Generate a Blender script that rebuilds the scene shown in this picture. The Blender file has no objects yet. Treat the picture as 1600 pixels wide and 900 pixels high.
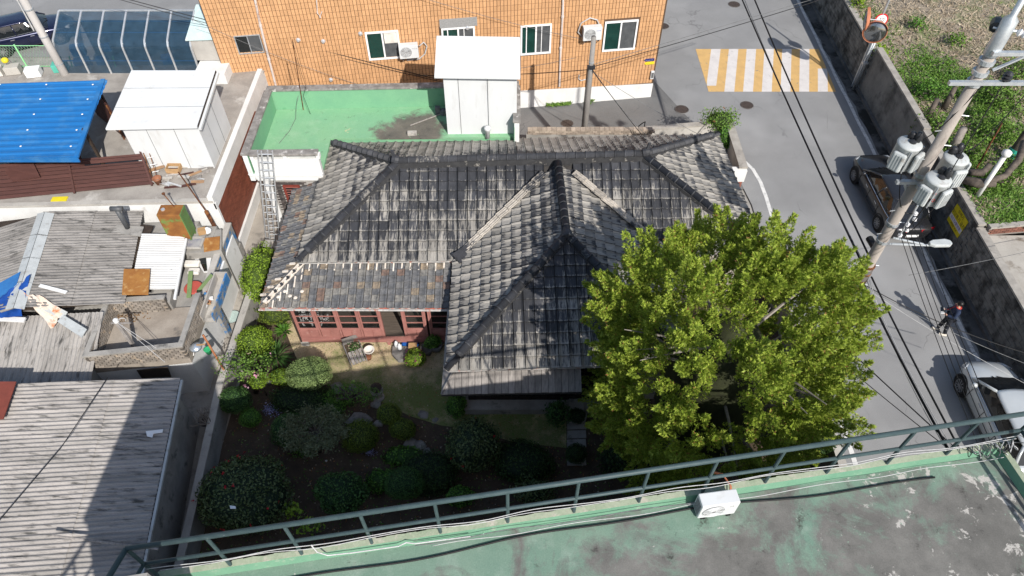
import bpy, bmesh, math, random
import numpy as np
from mathutils import Vector, Matrix
R = math.radians
random.seed(7); RNG = np.random.default_rng(7)
scene = bpy.context.scene
C = scene.collection
# ------------------------------------------------------------------ camera
CAM_H, PITCH, FPX = 21.0, R(50.35), 1110.0
cd = bpy.data.cameras.new('camera'); cam = bpy.data.objects.new('camera', cd); C.objects.link(cam)
cam.location = (0, 0, CAM_H); cam.rotation_euler = (R(90) - PITCH, 0, 0)
cd.sensor_width = 36; cd.lens = 36 * FPX / 1600; cd.clip_start = .3; cd.clip_end = 2000
scene.camera = cam
# ------------------------------------------------------------------ sky and sun
SUN_EL = R(40.0); SUN_DIR = Vector((.44 * math.cos(SUN_EL), -.898 * math.cos(SUN_EL), math.sin(SUN_EL))).normalized()
w = bpy.data.worlds.new('World'); scene.world = w; w.use_nodes = True
nt = w.node_tree; bg = nt.nodes['Background']
sky = nt.nodes.new('ShaderNodeTexSky'); sky.sky_type = 'NISHITA'; sky.sun_disc = False
sky.sun_elevation = SUN_EL; sky.sun_rotation = R(153.9); sky.air_density = 1.2; sky.dust_density = 1.5
nt.links.new(sky.outputs[0], bg.inputs[0]); bg.inputs[1].default_value = .095
sd = bpy.data.lights.new('sun', 'SUN'); sd.energy = 3.9; sd.angle = R(.53); sd.color = (1, .955, .89)
sun = bpy.data.objects.new('sun', sd); C.objects.link(sun); sun.location = (20, -30, 40)
sun.rotation_euler = (-SUN_DIR).to_track_quat('-Z', 'Y').to_euler()
scene.view_settings.view_transform = 'Standard'; scene.view_settings.look = 'None'
scene.view_settings.exposure = .56; scene.view_settings.gamma = 1
scene.render.engine = 'CYCLES'
# ------------------------------------------------------------------ survey helpers: a sight line met with a known height / plane
_cp, _sp = math.cos(PITCH), math.sin(PITCH)
def ray(u, v):
    x = (u - 800) / FPX; y = (450 - v) / FPX
    return Vector((x, _cp + y * _sp, -_sp + y * _cp))
def P(u, v, z=0.0):
    d = ray(u, v); t = (z - CAM_H) / d.z
    return Vector((d.x * t, d.y * t, z))
def PY(u, v, Y):
    d = ray(u, v); t = Y / d.y
    return Vector((d.x * t, Y, CAM_H + d.z * t))
def PXx(u, v, X):
    d = ray(u, v); t = X / d.x
    return Vector((X, d.y * t, CAM_H + d.z * t))
V = lambda *a: Vector(a)
# ------------------------------------------------------------------ object helpers
def tag(o, label=None, cat=None, group=None, kind=None):
    if label: o['label'] = label
    if cat: o['category'] = cat
    if group: o['group'] = group
    if kind: o['kind'] = kind
    return o
def thing(name, loc, label, cat, group=None, rz=0):
    o = bpy.data.objects.new(name, None); C.objects.link(o)
    o.location = loc; o.rotation_euler = (0, 0, rz); o.empty_display_size = .2
    return tag(o, label, cat, group)
def base_of(o):
    p = Vector((0, 0, 0))
    while o is not None: p += o.location; o = o.parent
    return p
def link(name, me, parent=None, loc=(0, 0, 0)):
    o = bpy.data.objects.new(name, me); C.objects.link(o); o.location = loc
    if parent is not None: o.parent = parent
    return o
def copy_tree(o, parent=None):
    c = o.copy(); C.objects.link(c); c.parent = parent
    for ch in list(o.children): copy_tree(ch, c)
    return c
class MB:
    """collects shapes, then links them as ONE mesh object"""
    def __init__(s): s.v = []; s.f = []; s.m = []; s.mi = 0
    def add(s, vs, fs):
        b = len(s.v); s.v += [tuple(p) for p in vs]; s.f += [tuple(i + b for i in f) for f in fs]; s.m += [s.mi] * len(fs); return s
    def box(s, c, size, rz=0, M=None):
        hx, hy, hz = size[0] / 2, size[1] / 2, size[2] / 2
        R3 = M if M is not None else Matrix.Rotation(rz, 3, 'Z')
        c = Vector(c)
        vs = [c + R3 @ Vector((x * hx, y * hy, z * hz)) for z in (-1, 1) for y in (-1, 1) for x in (-1, 1)]
        return s.add(vs, [(0, 2, 3, 1), (4, 5, 7, 6), (0, 1, 5, 4), (2, 6, 7, 3), (0, 4, 6, 2), (1, 3, 7, 5)])
    def bar(s, a, b, wd, h, up=(0, 0, 1)):
        """rectangular bar from a to b; width wd, height h"""
        a = Vector(a); b = Vector(b); d = (b - a); L = d.length; d.normalize(); up = Vector(up)
        x = d.cross(up)
        if x.length < 1e-4: x = d.cross(Vector((1, 0, 0)))
        x.normalize(); z = x.cross(d)
        M = Matrix((x, d, z)).transposed()
        return s.box((a + b) / 2, (wd, L, h), M=M)
    def prism(s, poly, ext):
        n = len(poly); ext = Vector(ext); a = [Vector(p) for p in poly]; b = [p + ext for p in a]
        fs = [tuple(range(n - 1, -1, -1)), tuple(range(n, 2 * n))] + [(i, (i + 1) % n, n + (i + 1) % n, n + i) for i in range(n)]
        return s.add(a + b, fs)
    def sheet(s, poly): return s.add(poly, [tuple(range(len(poly)))])
    def tube(s, pts, r, n=6, cap=True):
        pts = [Vector(p) for p in pts]; k = len(pts); rs = r if isinstance(r, (list, tuple)) else [r] * k
        vs = []; fs = []; x = None
        for i, p in enumerate(pts):
            d = (pts[min(i + 1, k - 1)] - pts[max(i - 1, 0)])
            if d.length < 1e-9: d = Vector((0, 0, 1))
            d.normalize()
            if x is None:
                x = d.cross(Vector((0, 0, 1)))
                if x.length < 1e-3: x = d.cross(Vector((1, 0, 0)))
            x = (x - d * x.dot(d)); x.normalize(); y = d.cross(x)
            for j in range(n):
                a = 2 * math.pi * j / n
                vs.append(p + (x * math.cos(a) + y * math.sin(a)) * rs[i])
        for i in range(k - 1):
            for j in range(n):
                fs.append((i * n + j, i * n + (j + 1) % n, (i + 1) * n + (j + 1) % n, (i + 1) * n + j))
        if cap: fs += [tuple(range(n - 1, -1, -1)), tuple(range((k - 1) * n, k * n))]
        return s.add(vs, fs)
    def lathe(s, c, prof, n=16, axis=(0, 0, 1)):
        c = Vector(c); ax = Vector(axis).normalized(); x = ax.cross(Vector((0, 1, 0)))
        if x.length < 1e-3: x = ax.cross(Vector((1, 0, 0)))
        x.normalize(); y = ax.cross(x); vs = []; fs = []; k = len(prof)
        for r, h in prof:
            for j in range(n):
                a = 2 * math.pi * j / n; vs.append(c + ax * h + (x * math.cos(a) + y * math.sin(a)) * max(r, 1e-4))
        for i in range(k - 1):
            for j in range(n):
                fs.append((i * n + j, i * n + (j + 1) % n, (i + 1) * n + (j + 1) % n, (i + 1) * n + j))
        fs += [tuple(range(n - 1, -1, -1)), tuple(range((k - 1) * n, k * n))]
        return s.add(vs, fs)
    def build(s, name, mats, parent=None, smooth=False, bevel=0, keep=False):
        """parent: vertices are given in world metres and stored relative to the thing's base"""
        me = bpy.data.meshes.new(name)
        vs = np.array([tuple(p) for p in s.v], dtype=float).reshape(-1, 3)
        if parent is not None: off = np.array(base_of(parent)); loc = (0, 0, 0)
        elif keep: off = np.zeros(3); loc = (0, 0, 0)
        else:
            off = np.array([(vs[:, 0].min() + vs[:, 0].max()) / 2, (vs[:, 1].min() + vs[:, 1].max()) / 2, vs[:, 2].min()]); loc = tuple(off)
        me.from_pydata([tuple(p) for p in (vs - off)], [], s.f)
        for m in (mats if isinstance(mats, (list, tuple)) else [mats]): me.materials.append(m)
        me.polygons.foreach_set('material_index', s.m)
        if smooth: me.polygons.foreach_set('use_smooth', [True] * len(s.f))
        me.validate(); bm = bmesh.new(); bm.from_mesh(me); bmesh.ops.recalc_face_normals(bm, faces=bm.faces); bm.to_mesh(me); bm.free()
        o = link(name, me, parent, loc)
        if bevel:
            b = o.modifiers.new('bevel', 'BEVEL'); b.width = bevel; b.segments = 2; b.limit_method = 'ANGLE'
        return o
def part(name, m, parent, fn, smooth=False, bevel=0):
    b = MB(); fn(b); return b.build(name, m, parent, smooth, bevel)
def struct(o): o['kind'] = 'structure'; return o
def stuff(o, label=None, cat=None): o['kind'] = 'stuff'; return tag(o, label, cat)
def sag(a, b, s, n=14):
    a = Vector(a); b = Vector(b)
    return [a.lerp(b, i / n) - Vector((0, 0, 4 * s * (i / n) * (1 - i / n))) for i in range(n + 1)]
# ------------------------------------------------------------------ materials
def _n(t, kind, **kw):
    n = t.nodes.new(kind)
    for k, v in kw.items():
        if hasattr(n, k): setattr(n, k, v)
    return n
def rgba(c): return (c[0], c[1], c[2], 1)
def noise(t, vec, scale, detail=6, rough=.6, dist=0):
    n = _n(t, 'ShaderNodeTexNoise'); n.inputs['Scale'].default_value = scale; n.inputs['Detail'].default_value = detail
    n.inputs['Roughness'].default_value = rough; n.inputs['Distortion'].default_value = dist
    t.links.new(vec, n.inputs['Vector']); return n.outputs['Fac']
def ramp(t, fac, stops, interp='LINEAR'):
    n = _n(t, 'ShaderNodeValToRGB'); cr = n.color_ramp; cr.interpolation = interp
    while len(cr.elements) < len(stops): cr.elements.new(.5)
    for e, (p, c) in zip(cr.elements, stops): e.position = p; e.color = rgba(c) if len(c) == 3 else c
    t.links.new(fac, n.inputs[0]); return n.outputs[0]
def gray(a, b): return [(a, (0, 0, 0)), (b, (1, 1, 1))]
def mix(t, fac, a, b, mode='MIX'):
    n = _n(t, 'ShaderNodeMix'); n.data_type = 'RGBA'; n.blend_type = mode
    for sock, val in ((n.inputs[0], fac), (n.inputs[6], a), (n.inputs[7], b)):
        if hasattr(val, 'links'): t.links.new(val, sock)
        elif isinstance(val, (int, float)): sock.default_value = val
        else: sock.default_value = rgba(val)
    return n.outputs[2]
def math_(t, op, a, b=0.0, c=None):
    n = _n(t, 'ShaderNodeMath'); n.operation = op
    for i, val in enumerate((a, b) if c is None else (a, b, c)):
        if hasattr(val, 'links'): t.links.new(val, n.inputs[i])
        else: n.inputs[i].default_value = val
    return n.outputs[0]
def newmat(name):
    m = bpy.data.materials.new(name); m.use_nodes = True; t = m.node_tree
    return m, t, t.nodes['Principled BSDF']
def worldpos(t, scale=(1, 1, 1), rot=(0, 0, 0)):
    g = _n(t, 'ShaderNodeNewGeometry'); mp = _n(t, 'ShaderNodeMapping')
    mp.inputs['Scale'].default_value = scale; mp.inputs['Rotation'].default_value = rot
    t.links.new(g.outputs['Position'], mp.inputs['Vector']); return mp.outputs[0]
def rand(t):
    g = _n(t, 'ShaderNodeNewGeometry'); o = _n(t, 'ShaderNodeObjectInfo')
    return math_(t, 'FRACT', math_(t, 'ADD', g.outputs['Random Per Island'], math_(t, 'MULTIPLY', o.outputs['Random'], 7.31)))
def bump(t, b, h, strength=.3, dist=.02):
    n = _n(t, 'ShaderNodeBump'); n.inputs['Strength'].default_value = strength; n.inputs['Distance'].default_value = dist
    t.links.new(h, n.inputs['Height']); t.links.new(n.outputs[0], b.inputs['Normal'])
_M = {}
def M(name, c, c2=None, scale=3, lo=.35, hi=.65, rough=.8, metal=0, bmp=.25, bscale=60, rnd=0, spec=.3, stretch=(1, 1, 1),
      c3=None, s3=1.2, t3=.58, w3=.06, fine=.12, rot=(0, 0, 0)):
    """weathered surface: two tones mixed by noise, an optional third tone in patches, fine grain and relief"""
    if name in _M: return _M[name]
    m, t, b = newmat(name); vec = worldpos(t, stretch, rot)
    c2 = c2 or tuple(x * .72 for x in c)
    col = mix(t, ramp(t, noise(t, vec, scale), gray(lo, hi)), c, c2)
    if c3 is not None: col = mix(t, ramp(t, noise(t, vec, s3, 8, .65), gray(t3 - w3, t3 + w3)), col, c3)
    g = ramp(t, noise(t, vec, bscale, 4), [(.25, (1 - fine,) * 3), (.75, (1 + fine,) * 3)])
    col = mix(t, 1.0, col, g, 'MULTIPLY')
    if rnd:
        rv = _n(t, 'ShaderNodeMapRange'); rv.inputs[3].default_value = 1 - rnd; rv.inputs[4].default_value = 1 + rnd
        t.links.new(rand(t), rv.inputs[0]); cc = _n(t, 'ShaderNodeCombineColor')
        for i in range(3): t.links.new(rv.outputs[0], cc.inputs[i])
        col = mix(t, 1.0, col, cc.outputs[0], 'MULTIPLY')
    t.links.new(col, b.inputs['Base Color'])
    b.inputs['Roughness'].default_value = rough; b.inputs['Metallic'].default_value = metal; b.inputs['Specular IOR Level'].default_value = spec
    if bmp: bump(t, b, noise(t, vec, bscale, 5), bmp, .01)
    _M[name] = m; return m
def leafmat(name, dark, mid, light, rough=.55, trans=.25):
    if name in _M: return _M[name]
    m, t, b = newmat(name); vec = worldpos(t)
    f = math_(t, 'ADD', math_(t, 'MULTIPLY', rand(t), .6), math_(t, 'MULTIPLY', noise(t, vec, 2.2, 3), .4))
    col = ramp(t, f, [(.12, dark), (.5, mid), (.88, light)])
    t.links.new(col, b.inputs['Base Color']); b.inputs['Roughness'].default_value = rough; b.inputs['Specular IOR Level'].default_value = .25
    tr = _n(t, 'ShaderNodeBsdfTranslucent'); t.links.new(col, tr.inputs[0])
    mx = _n(t, 'ShaderNodeMixShader'); mx.inputs[0].default_value = trans
    t.links.new(b.outputs[0], mx.inputs[1]); t.links.new(tr.outputs[0], mx.inputs[2])
    t.links.new(mx.outputs[0], t.nodes['Material Output'].inputs[0])
    _M[name] = m; return m
def glassmat(name, c, rough=.06, alpha=1.0, spec=.6):
    if name in _M: return _M[name]
    m, t, b = newmat(name); vec = worldpos(t)
    col = mix(t, ramp(t, noise(t, vec, 3), gray(.35, .7)), c, tuple(x * .6 for x in c))
    t.links.new(col, b.inputs['Base Color']); b.inputs['Roughness'].default_value = rough; b.inputs['Specular IOR Level'].default_value = spec
    b.inputs['Alpha'].default_value = alpha
    _M[name] = m; return m
# ------------------------------------------------------------------ shared materials
m_white = M('white_paint', (.70, .70, .69), (.60, .60, .59), 1.5, c3=(.38, .36, .33), s3=2.2, t3=.70, w3=.07, bmp=.15, stretch=(1, 1, .6))
m_white_clean = M('white_panel', (.61, .625, .63), (.57, .58, .585), .8, rough=.45, bmp=.05, fine=.03, c3=(.46, .45, .43), s3=1.7, t3=.70, w3=.12, stretch=(1.4, 1.4, .35))
m_plaster = M('cream_plaster', (.72, .69, .63), (.55, .52, .47), 2, c3=(.3, .28, .25), s3=3, t3=.64)
m_conc = M('concrete', (.34, .325, .30), (.23, .22, .205), 1.4, c3=(.12, .115, .11), s3=2.4, t3=.62, bscale=45)
m_conc_lt = M('pale_concrete', (.44, .42, .385), (.33, .31, .285), 1.1, c3=(.2, .19, .175), s3=1.8, t3=.64, bscale=40)
m_conc_dk = M('stained_concrete', (.15, .145, .14), (.075, .072, .07), 1.6, c3=(.25, .24, .22), s3=1.3, t3=.66, bscale=40)
m_steel = M('galvanised_steel', (.55, .58, .60), (.44, .47, .5), 8, rough=.42, metal=.55, bmp=.05)
m_alu = M('aluminium', (.72, .73, .74), (.6, .61, .62), 10, rough=.35, metal=.6, bmp=.04)
m_black = M('black_rubber', (.018, .018, .019), (.01, .01, .011), 9, rough=.6, bmp=.1)
m_cable_w = M('white_cable', (.50, .50, .50), (.36, .36, .36), 9, rough=.5, bmp=0)
m_cable_g = M('grey_cable', (.16, .165, .17), (.09, .09, .09), 9, rough=.5, bmp=0)
m_rust = M('rusty_iron', (.12, .045, .02), (.05, .02, .012), 9, c3=(.22, .09, .03), s3=6, t3=.55, rough=.85)
m_wood_grey = M('weathered_boards', (.30, .275, .255), (.19, .175, .165), 5, stretch=(3, .6, 1), rnd=.22, rough=.85, bscale=50)
m_wood_dk = M('dark_timber', (.055, .04, .03), (.028, .02, .016), 5, rough=.7)
m_red = M('faded_red_paint', (.37, .165, .14), (.30, .13, .11), 3, rnd=.06, c3=(.42, .26, .23), s3=5, t3=.66, rough=.65)
m_glass = glassmat('dark_window_glass', (.012, .016, .017))
m_glass_gr = glassmat('green_window_glass', (.012, .05, .042))
m_screen = M('insect_screen', (.09, .095, .1), (.06, .065, .07), 4, rough=.5)
m_frame = M('white_window_frame', (.8, .8, .8), (.74, .74, .74), 4, rough=.35, bmp=.03, fine=.03)
m_bark = M('bark', (.13, .105, .085), (.06, .05, .042), 6, stretch=(1, 1, .4), bscale=25, bmp=.6)
m_bark_lt = M('pale_bark', (.28, .25, .225), (.17, .15, .13), 6, bscale=25, bmp=.5)
m_terra = M('terracotta', (.30, .13, .07), (.2, .08, .045), 6)
m_stone = M('garden_stone', (.27, .255, .235), (.15, .14, .13), 4, c3=(.1, .105, .08), s3=5, t3=.62, rnd=.15)
# ------------------------------------------------------------------ ground, streets, markings
def asphalt(name, c, c2, crack=.0):
    m, t, b = newmat(name); vec = worldpos(t)
    col = mix(t, ramp(t, noise(t, vec, .55, 7, .6), gray(.3, .7)), c, c2)
    col = mix(t, ramp(t, noise(t, vec, .23, 3), gray(.5, .72)), col, tuple(x * 1.18 for x in c))
    sp = ramp(t, noise(t, vec, 70, 3, .7), [(.3, (.72,) * 3), (.7, (1.25,) * 3)]); col = mix(t, 1.0, col, sp, 'MULTIPLY')
    st = ramp(t, noise(t, vec, 1.7, 8, .7), gray(.68, .78)); col = mix(t, st, col, tuple(x * .55 for x in c))
    vo = _n(t, 'ShaderNodeTexVoronoi'); vo.feature = 'DISTANCE_TO_EDGE'; vo.inputs['Scale'].default_value = .28
    wv = _n(t, 'ShaderNodeVectorMath'); wv.operation = 'ADD'; nz = _n(t, 'ShaderNodeTexNoise'); nz.inputs['Scale'].default_value = 1.3; nz.inputs['Detail'].default_value = 6
    t.links.new(vec, nz.inputs['Vector']); t.links.new(vec, wv.inputs[0]); t.links.new(nz.outputs['Color'], wv.inputs[1]); t.links.new(wv.outputs[0], vo.inputs['Vector'])
    ck = ramp(t, vo.outputs['Distance'], [(.0, (1, 1, 1)), (.006, (0, 0, 0))])
    gate = ramp(t, noise(t, vec, .35, 2), gray(.5, .6))
    col = mix(t, math_(t, 'MULTIPLY', math_(t, 'MULTIPLY', ck, gate), crack), col, tuple(x * .35 for x in c))
    t.links.new(col, b.inputs['Base Color']); b.inputs['Roughness'].default_value = .88; b.inputs['Specular IOR Level'].default_value = .2
    bump(t, b, noise(t, vec, 90, 4), .35, .01)
    return m
m_asph = asphalt('asphalt', (.25, .25, .25), (.21, .21, .211), .6)
m_asph_old = asphalt('old_asphalt', (.165, .163, .161), (.125, .124, .122), .8)
m_gutter = M('gutter_concrete', (.12, .118, .115), (.06, .058, .056), 1.2, c3=(.022, .022, .02), s3=.9, t3=.52, w3=.05, bscale=40)
m_linew = M('worn_road_paint', (.66, .65, .63), (.5, .5, .49), 3, c3=(.2, .2, .2), s3=7, t3=.62, w3=.04, bmp=.2)
m_liney = M('yellow_road_paint', (.58, .37, .145), (.50, .32, .13), 2.5, c3=(.26, .22, .16), s3=4, t3=.64, w3=.03, bmp=.2)
m_linep = M('white_road_paint', (.60, .57, .55), (.53, .50, .485), 2.5, c3=(.33, .32, .31), s3=4, t3=.65, w3=.03, bmp=.2)
m_soil = M('garden_soil', (.085, .06, .04), (.05, .036, .026), 3, c3=(.13, .1, .07), s3=6, t3=.62, bmp=.8, bscale=22, rough=.95)
b = MB(); b.sheet([(-300, -300, -.06), (300, -300, -.06), (300, 300, -.06), (-300, 300, -.06)]); struct(b.build('ground', m_conc, keep=True))
b = MB(); b.sheet([(10.2, -40, 0), (17.3, -40, 0), (17.3, 120, 0), (7.0, 120, 0), (7.2, 31, 0), (8.6, 27.6, 0), (9.7, 25.6, 0), (10.2, 22.0, 0)]); struct(b.build('road', m_asph, keep=True))
b = MB(); b.sheet([(-13, 23, -.01), (11.2, 23, -.01), (11.2, 34, -.01), (-13, 30.5, -.01)]); struct(b.build('side_street', m_asph_old, keep=True))
b = MB(); b.sheet([(-160, 33.2, -.02), (-13.0, 33.2, -.02), (-13.0, 60, -.02), (-160, 60, -.02)]); struct(b.build('back_street', m_asph, keep=True))
b = MB()
ys = np.linspace(-40, 60, 120); g = [(16.66 + .06 * math.sin(y * 3.1) + .05 * math.sin(y * 7.7), y) for y in ys]
b.add([(x, y, .006) for x, y in g] + [(17.32, y, .006) for x, y in g], [(i, i + 1, 121 + i - 0, 120 + i) for i in range(119)])
struct(b.build('gutter', m_gutter, keep=True))
# edge line of the road: short worn blocks of paint
b = MB()
y = 4.0; rr = random.Random(3)
while y < 46:
    L = rr.uniform(.22, .5); x0 = 16.42 + .012 * math.sin(y * 2)
    b.sheet([(x0, y, .008), (x0 + .15 + rr.uniform(-.015, .015), y, .008), (x0 + .15 + rr.uniform(-.015, .015), y + L - .012, .008), (x0, y + L - .012, .008)]); y += L
struct(b.build('road_edge_line', m_linew, keep=True))
b = MB()
pts = [P(1163, 252), P(1176, 264), P(1188, 284), P(1197, 308), P(1206, 338), P(1225, 395), P(1262, 500), P(1300, 615), P(1330, 705), P(1360, 800)]
tn = [(pts[min(i + 1, len(pts) - 1)] - pts[max(i - 1, 0)]).normalized() for i in range(len(pts))]; h = h2 = Vector((0, 0, .008))
for i in range(len(pts) - 1):
    n0 = Vector((-tn[i].y, tn[i].x, 0)) * .08; n1 = Vector((-tn[i + 1].y, tn[i + 1].x, 0)) * .08
    b.sheet([pts[i] - n0 + h, pts[i] + n0 + h, pts[i + 1] + n1 + h2, pts[i + 1] - n1 + h2])
struct(b.build('lane_line', m_linew, keep=True))
# crossing: slanted stripes of paint, each a piece of its own
cw = thing('crosswalk', (13, 32, 0), 'yellow and white striped crosswalk painted across the road', 'crosswalk'); cw['kind'] = 'structure'; del cw['category']
def lerp2(a, b, k): return a + (b - a) * k
TL, TR, BR_, BL_ = P(1087, 77), P(1279, 77), P(1306, 143), P(1107, 143)
def cwpt(xb, k):   # point along a stripe edge; xb bottom pixel in the 4x crop, k 0 bottom .. 1 top
    i = (xb - 410) / 117.0; xt = 445 + 111 * i
    px = lerp2(xb, xt, k) / 4 + 1000; v = lerp2(143.2, 76.5, k); p = P(px, v, .008)
    lx = lerp2(BL_.x, TL.x, k); rx = lerp2(BR_.x, TR.x, k); p.x = min(max(p.x, lx), rx); return p
edges = []
for i in range(-1, 8):
    edges += [(410 + 117 * i, 410 + 117 * i + 62, 'white'), (410 + 117 * i + 62, 410 + 117 * (i + 1), 'yellow')]
for a, c, kind in edges:
    k0, k1 = 0.0, 1.0
    if kind == 'white' and a == 410: k0 = .14
    if kind == 'white' and a > 1100: k1 = .54 if a < 1200 else 0
    if kind == 'white' and a < 400: kind = 'yellow'
    def strip(mname, mm, k0, k1):
        q = [cwpt(a, k0), cwpt(c, k0)] + [cwpt(c, lerp2(k0, k1, j / 6)) for j in range(1, 6)] + [cwpt(c, k1), cwpt(a, k1)] + [cwpt(a, lerp2(k1, k0, j / 6)) for j in range(1, 6)]
        if (q[1] - q[0]).length + (q[7] - q[8]).length < .05: return
        bb = MB(); bb.sheet(q); bb.build(mname, mm, cw)
    if kind == 'white' and k1 > 0: strip('white_stripe', m_linep, k0, k1)
    if kind == 'yellow': strip('yellow_stripe', m_liney, 0, 1)
    elif k0 > 0: strip('yellow_stripe', m_liney, 0, k0)
    elif k1 < 1: strip('yellow_stripe', m_liney, k1, 1)
# manhole covers
m_iron = M('cast_iron', (.10, .075, .065), (.055, .045, .04), 14, rough=.7, metal=.3, bscale=30, bmp=.6)
def manhole(c, r, label, m=m_iron, h=.012):
    t = thing('manhole_cover', c, label, 'manhole cover', 'manhole covers')
    part('rim', m_conc_dk, t, lambda b: [b.tube([Vector(c) + Vector((math.cos(a) * r, math.sin(a) * r, h * .4)) for a in np.linspace(0, 2 * math.pi, 25)], .022, 4, False)])
    part('lid', m, t, lambda b: b.lathe(c, [(r * .97, 0), (r * .97, h), (r * .2, h + .004)], 24))
    def ribs(b):
        for i in range(-4, 5):
            for j in range(-4, 5):
                if (i * i + j * j) < 18: b.box(Vector(c) + Vector((i * r * .2, j * r * .2, h + .006)), (r * .12, r * .06, .01), rz=(i + j) % 2 * 1.57)
    part('tread', m, t, ribs)['kind'] = 'stuff'
manhole(P(1065, 171), .33, 'reddish manhole cover in dark asphalt beside the concrete yard wall')
manhole(P(1167, 164.5), .31, 'grey manhole cover just below the crosswalk')
manhole(P(1147, 7), .33, 'manhole cover above the crosswalk near the top edge')
manhole(P(1036, 41), .32, 'manhole cover half hidden by the orange building corner')
manhole(P(886, 193, -.01), .3, 'faint manhole cover behind the house beside the slim concrete pole')
manhole(P(323, 655, .0), .27, 'dark manhole cover in the shaded alley')
m_cover_g = M('pale_green_cover', (.42, .52, .49), (.34, .42, .4), 8)
manhole(P(363, 495, .0), .3, 'pale green oval drain cover in the sunlit alley', m_cover_g)
# ------------------------------------------------------------------ the near building with the green roof
NA, NB = P(247, 893, 8.2), P(1566, 690, 8.2)
nd = (NB - NA).normalized(); nn = Vector((nd.y, -nd.x, 0))            # nn points back under the camera
NC, ND = NB + (nn * 14 + nd * .3), NA + Vector((-.26, -.966, 0)) * 14
def green_roof(name, g1, g2, gr, gr2, pale, bias, bx):
    m, t, b = newmat(name); vec = worldpos(t)
    sx = _n(t, 'ShaderNodeSeparateXYZ'); t.links.new(vec, sx.inputs[0])
    paint = mix(t, ramp(t, noise(t, vec, 1.1, 7, .65), gray(.3, .7)), g1, g2)
    conc = mix(t, ramp(t, noise(t, vec, 1.6, 8, .7), gray(.3, .7)), gr, gr2)
    conc = mix(t, ramp(t, noise(t, vec, .7, 4), gray(.55, .7)), conc, tuple(x * .62 for x in gr))
    edge = bias(t, sx, vec)
    n1 = math_(t, 'ADD', math_(t, 'ADD', math_(t, 'MULTIPLY', noise(t, vec, .6, 9, .7, .7), .72), math_(t, 'MULTIPLY', noise(t, vec, 2.3, 8, .7, .5), .28)), edge)
    wear = ramp(t, n1, gray(.45, .56))
    paint = mix(t, ramp(t, noise(t, vec, 1.9, 8, .7), gray(.5, .7)), paint, tuple(x * .9 + .06 for x in g2))
    col = mix(t, wear, paint, conc)
    n2 = math_(t, 'ADD', noise(t, vec, 2.1, 9, .7, .4), bx(t, sx))
    col = mix(t, ramp(t, n2, gray(.66, .69)), col, pale)
    n3 = noise(t, vec, 3.2, 8, .75); col = mix(t, ramp(t, n3, gray(.60, .72)), col, (.045, .043, .038))
    n5 = noise(t, vec, 7.5, 8, .8, .3); col = mix(t, ramp(t, n5, gray(.66, .70)), col, tuple(x * .8 for x in pale))
    n6 = noise(t, vec, 5.0, 7, .75); col = mix(t, ramp(t, n6, gray(.64, .70)), col, tuple(x * 1.25 for x in g2))
    col = mix(t, 1.0, col, ramp(t, noise(t, vec, 38, 4), [(.25, (.84,) * 3), (.75, (1.14,) * 3)]), 'MULTIPLY')
    t.links.new(col, b.inputs['Base Color']); b.inputs['Roughness'].default_value = .7; b.inputs['Specular IOR Level'].default_value = .25
    bump(t, b, n1, .35, .02); return m
def bias_near(t, sx, vec):
    # distance back from the parapet line: bare concrete further in, a band of paint along the rim
    d = math_(t, 'ADD', math_(t, 'MULTIPLY', math_(t, 'SUBTRACT', sx.outputs[0], NA.x), nn.x), math_(t, 'MULTIPLY', math_(t, 'SUBTRACT', sx.outputs[1], NA.y), nn.y))
    rx = ramp(t, math_(t, 'MULTIPLY', math_(t, 'ADD', sx.outputs[0], 8), .0625), [(0, (.04,) * 3), (.45, (.06,) * 3), (.75, (.09,) * 3), (1, (.13,) * 3)])
    return math_(t, 'ADD', math_(t, 'SUBTRACT', math_(t, 'MINIMUM', math_(t, 'MULTIPLY', d, .085), .10), .14), rx)
def pale_near(t, sx):
    return ramp(t, math_(t, 'MULTIPLY', math_(t, 'ADD', sx.outputs[0], 8), .055), [(.45, (.0,) * 3), (.78, (.03,) * 3), (.95, (.12,) * 3)])
m_nroof = green_roof('worn_green_roof', (.13, .215, .165), (.185, .265, .205), (.19, .183, .168), (.10, .097, .09), (.42, .40, .37), bias_near, pale_near)
m_rim = M('rim_paint', (.31, .34, .25), (.24, .29, .20), 3, c3=(.40, .37, .31), s3=4, t3=.6, bmp=.4, bscale=20)
m_ngreen = M('green_parapet', (.115, .245, .165), (.145, .28, .19), 2.5, c3=(.25, .31, .24), s3=5, t3=.66)
m_nwall = M('building_wall', (.46, .44, .41), (.38, .36, .34), 1)
nb = thing('near_building', (NA + NC) / 2 - Vector((0, 0, 8.2)), 'flat roofed building in the foreground with worn green painted roof', 'building')
def lift(p, z): return Vector((p.x, p.y, z))
corners = [NA, NB, NC, ND]
part('wall', m_nwall, nb, lambda b: b.prism([lift(p, -.05) for p in corners], (0, 0, 7.75)))
inset = lambda p, q, r, k: None
ins = []
cen = (NA + NB + NC + ND) / 4
for p in corners:
    d = cen - p; d.z = 0; ins.append(p + d.normalized() * .2)
part('roof', m_nroof, nb, lambda b: b.prism([lift(p, 7.7) for p in corners], (0, 0, .3)))
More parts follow.
